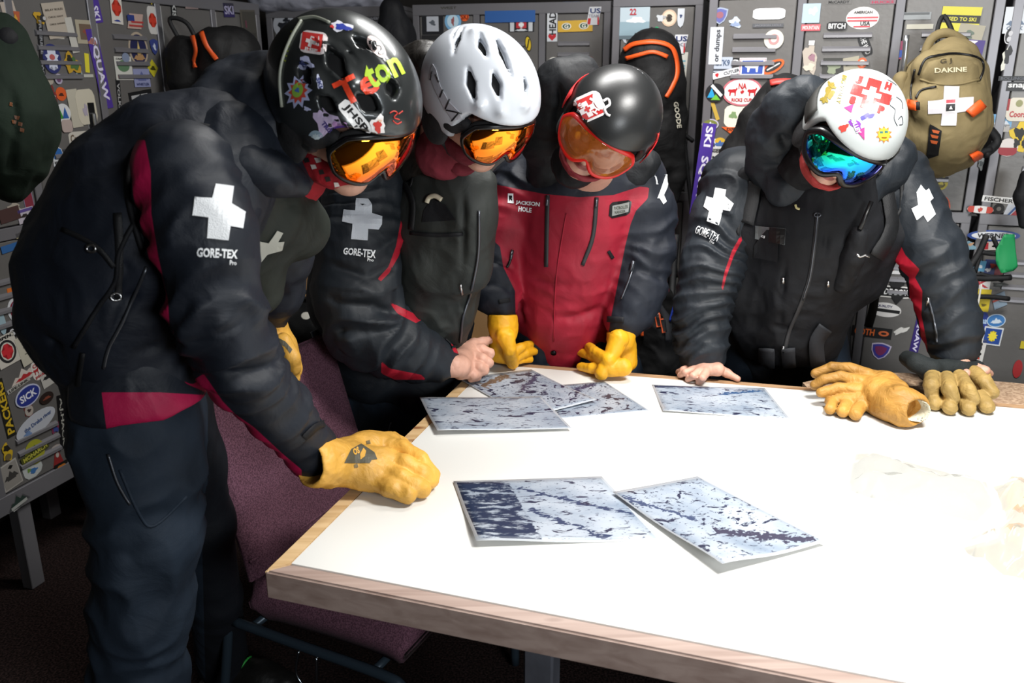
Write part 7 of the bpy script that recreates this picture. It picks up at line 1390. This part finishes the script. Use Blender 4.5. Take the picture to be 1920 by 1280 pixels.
# ------------------------------------------------------------------ stickers on the helmets
def mapshape(k, c, w, h, rot=0):
    a = math.radians(rot); ca, sa = math.cos(a), math.sin(a); return [(c[0]+x*w*ca+y*h*sa, c[1]+x*w*sa-y*h*ca) for x, y in shape(k)]
def dec(k, c, w, h, rot, col, surf, par, lvl=0, label=None, step=9):
    o = patch('sticker', mapshape(k, c, w, h, rot), surf, flat(col, .35), par, .0008+.0004*lvl, step, 0)
    if label: o['label'] = label
    return o
def word(s_, c, w, h, rot, col, surf, par, lvl=2, bold=.05, skew=0): return letters('sticker_lettering', s_, c, w, h, rot, surf, flat(col, .35), par, .0008+.0004*lvl, bold, 0, skew)
f, p_ = SH1, hm1
dec('o', (588, 80), 50, 42, 8, '#e6dcdc', f, p_, 0, 'red and white mug sticker'); dec('r', (585, 79), 38, 33, 8, '#cf3a38', f, p_, 1); dec('+', (584, 79), 20, 20, 18, '#ece4e4', f, p_, 2); word('JHSP', (584, 94), 26, 7, 10, '#ece4e4', f, p_, 3)
dec('q31', (640, 50), 52, 26, 18, '#d8d8e4', f, p_, 0, 'blue and white bucking horse sticker'); dec('q32', (643, 52), 38, 17, 20, '#2a3a9a', f, p_, 1); dec('q33', (623, 51), 11, 8, 0, '#d23a3a', f, p_, 2)
dec('e', (706, 88), 22, 50, -38, '#e4ccc8', f, p_, 0); dec('e', (708, 90), 12, 34, -38, '#3a3c3e', f, p_, 1)
word('Te', (668, 163), 78, 50, -26, '#e5472a', f, p_, 1, .03); word('ton', (718, 133), 70, 46, -26, '#b4d63a', f, p_, 2, .03)
dec('o', (666, 221), 78, 27, 50, '#e8e8e8', f, p_, 0, 'white JHSP sticker'); word('JHSP', (666, 221), 62, 17, 50, '#141414', f, p_, 1, .03); dec('q34', (709, 236), 42, 48, 20, '#e4e0de', f, p_, 1); dec('q35', (708, 236), 22, 28, 20, '#c43c34', f, p_, 2); dec('q36', (712, 226), 9, 8, 0, '#d8b8a0', f, p_, 3)
dec('q37', (574, 120), 44, 30, 36, '#b4b8d8', f, p_, 0); word('Stio', (572, 122), 22, 8, 40, '#3a4274', f, p_, 1); dec('q38', (599, 155), 16, 32, -12, '#c4c8e0', f, p_, 0); word('SKI', (599, 155), 20, 7, 70, '#3a4274', f, p_, 1)
dec('*', (560, 172), 52, 66, 15, '#aab0d4', f, p_, 0, 'rainbow sun sticker'); dec('*', (560, 171), 36, 48, 15, '#c04a3a', f, p_, 1); dec('e', (559, 169), 20, 28, 15, '#8ab44a', f, p_, 2); dec('q3', (559, 169), 9, 14, 15, '#4a6ab0', f, p_, 3); dec('q4', (576, 204), 15, 12, 20, '#b4b8d8', f, p_, 0)
dec('q39', (612, 232), 50, 92, -32, '#c0b0d0', f, p_, 0, 'purple fish sticker'); dec('q40', (640, 240), 40, 34, 10, '#b48ac0', f, p_, 1); dec('t', (640, 256), 18, 26, -40, '#5a3a8a', f, p_, 1); word('TROUT', (618, 244), 40, 9, 52, '#4c4280', f, p_, 2)
dec('e', (592, 259), 28, 30, 0, '#8ea4b4', f, p_, 0); dec('*', (592, 259), 18, 20, 0, '#b8c8d0', f, p_, 1)
for pts in ([(730, 212), (738, 208), (744, 212), (738, 220), (748, 224)], [(746, 214), (754, 208)], [(736, 226), (744, 232), (752, 228)]): cord('red_marker', pts, .0012, f, flat('#c2362c'), p_, .001)
cord('edge_trim', [(566, 40), (548, 70), (532, 110), (526, 150), (530, 200)], .003, f, mat('grey_edge_trim', '#8c9084', .4), p_, .002); cord('edge_trim', [(560, 38), (590, 34), (618, 44)], .003, f, mat('grey_edge_trim', '#8c9084', .4), p_, .002)
for k in range(7): dec('r', (548-k*2.2, 60+k*9), 5, 3, 20, '#8a9a2c', f, p_, 1)
f, p_ = SH3, hm3
dec('o', (1106, 200), 54, 50, -24, '#e8e4e4', f, p_, 0, 'red and white mug sticker'); dec('r', (1103, 202), 46, 40, -24, '#cc3434', f, p_, 1); dec('+', (1102, 205), 30, 30, -28, '#ece4e4', f, p_, 2); dec('+', (1102, 205), 12, 12, -28, '#cc3434', f, p_, 3); word('J', (1110, 189), 8, 10, -60, '#ece4e4', f, p_, 3); word('H', (1118, 208), 11, 11, -60, '#ece4e4', f, p_, 3); word('S', (1090, 198), 8, 10, -60, '#ece4e4', f, p_, 3)
dec('e', (1122, 190), 16, 34, -24, '#f0eeee', f, p_, 4); cord('mug_handle', [(1131, 190), (1140, 186), (1143, 196), (1134, 204), (1138, 214), (1144, 217)], .003, f, flat('#f0eeee'), p_, .001)
cord('rim_cord', [(1233, 250), (1226, 272), (1212, 296), (1200, 312)], .0025, f, flat('#c8322c'), p_, .002)
f, p_ = SH4, hm4
dec('+', (1633, 177), 76, 58, 17, '#d8302e', f, p_, 0, 'red cross sticker', 7); dec('+', (1634, 177), 36, 27, 17, '#f2f2f2', f, p_, 1)
for ch, q in (('J', (1611, 150)), ('H', (1665, 162)), ('S', (1599, 188)), ('P', (1652, 206))): word(ch, q, 12, 15, 18, '#cf3432', f, p_, 1, .09)
word('BIG WALLY', (1578, 168), 54, 9, 104, '#8c7a30', f, p_, 1, .04); dec('q41', (1555, 174), 22, 38, 25, '#8c7a30', f, p_, 0); dec('m', (1560, 160), 22, 14, 40, '#8c7a30', f, p_, 1); dec('m', (1546, 188), 18, 16, 200, '#8c7a30', f, p_, 1)
dec('v', (1594, 205), 20, 14, -20, '#b4427e', f, p_, 0); dec('q42', (1606, 236), 24, 44, -28, '#7a3a9a', f, p_, 0, 'red and purple bird sticker'); dec('q43', (1582, 240), 18, 24, 30, '#d8423a', f, p_, 0); dec('q44', (1626, 218), 34, 15, -20, '#4038a4', f, p_, 0); dec('t', (1617, 252), 16, 22, 160, '#b02c7a', f, p_, 1); dec('e', (1600, 222), 8, 14, -30, '#ece8f0', f, p_, 1); word('VOLLEY', (1604, 234), 36, 9, 66, '#efe8f4', f, p_, 2)
dec('*', (1657, 252), 31, 33, 0, '#cf7a34', f, p_, 0, 'yellow sun face sticker'); dec('e', (1657, 252), 21, 23, 0, '#e2ca3a', f, p_, 1); dec('r', (1652, 248), 6, 4, 0, '#3c6a6a', f, p_, 2); dec('r', (1661, 247), 6, 4, 0, '#3c6a6a', f, p_, 2); dec('a', (1657, 258), 10, 3, 180, '#8a5a20', f, p_, 2)
for pts in ([(1672, 184), (1668, 196), (1678, 206), (1676, 222), (1682, 236)], [(1680, 182), (1690, 190), (1692, 204)], [(1684, 224), (1690, 218), (1692, 232), (1686, 234)], [(1664, 150), (1672, 154), (1680, 160)]): cord('pen_line', pts, .0009, f, flat('#3c3e44'), p_, .0006)
# ------------------------------------------------------------------ put every Empty at the base of its thing
bpy.context.view_layer.update()
for r in [o for o in list(SC.objects) if o.type == 'EMPTY' and o.parent is None]:
    pts = []
    def walk(o):
        if o.type == 'MESH': pts.extend(o.matrix_world@Vector(c) for c in o.bound_box)
        for c in o.children: walk(c)
    walk(r)
    if not pts: continue
    b = Vector(((min(p.x for p in pts)+max(p.x for p in pts))/2, (min(p.y for p in pts)+max(p.y for p in pts))/2, min(p.z for p in pts)))
    r.location = b
    for c in r.children: c.matrix_parent_inverse = Matrix.Translation(-b)
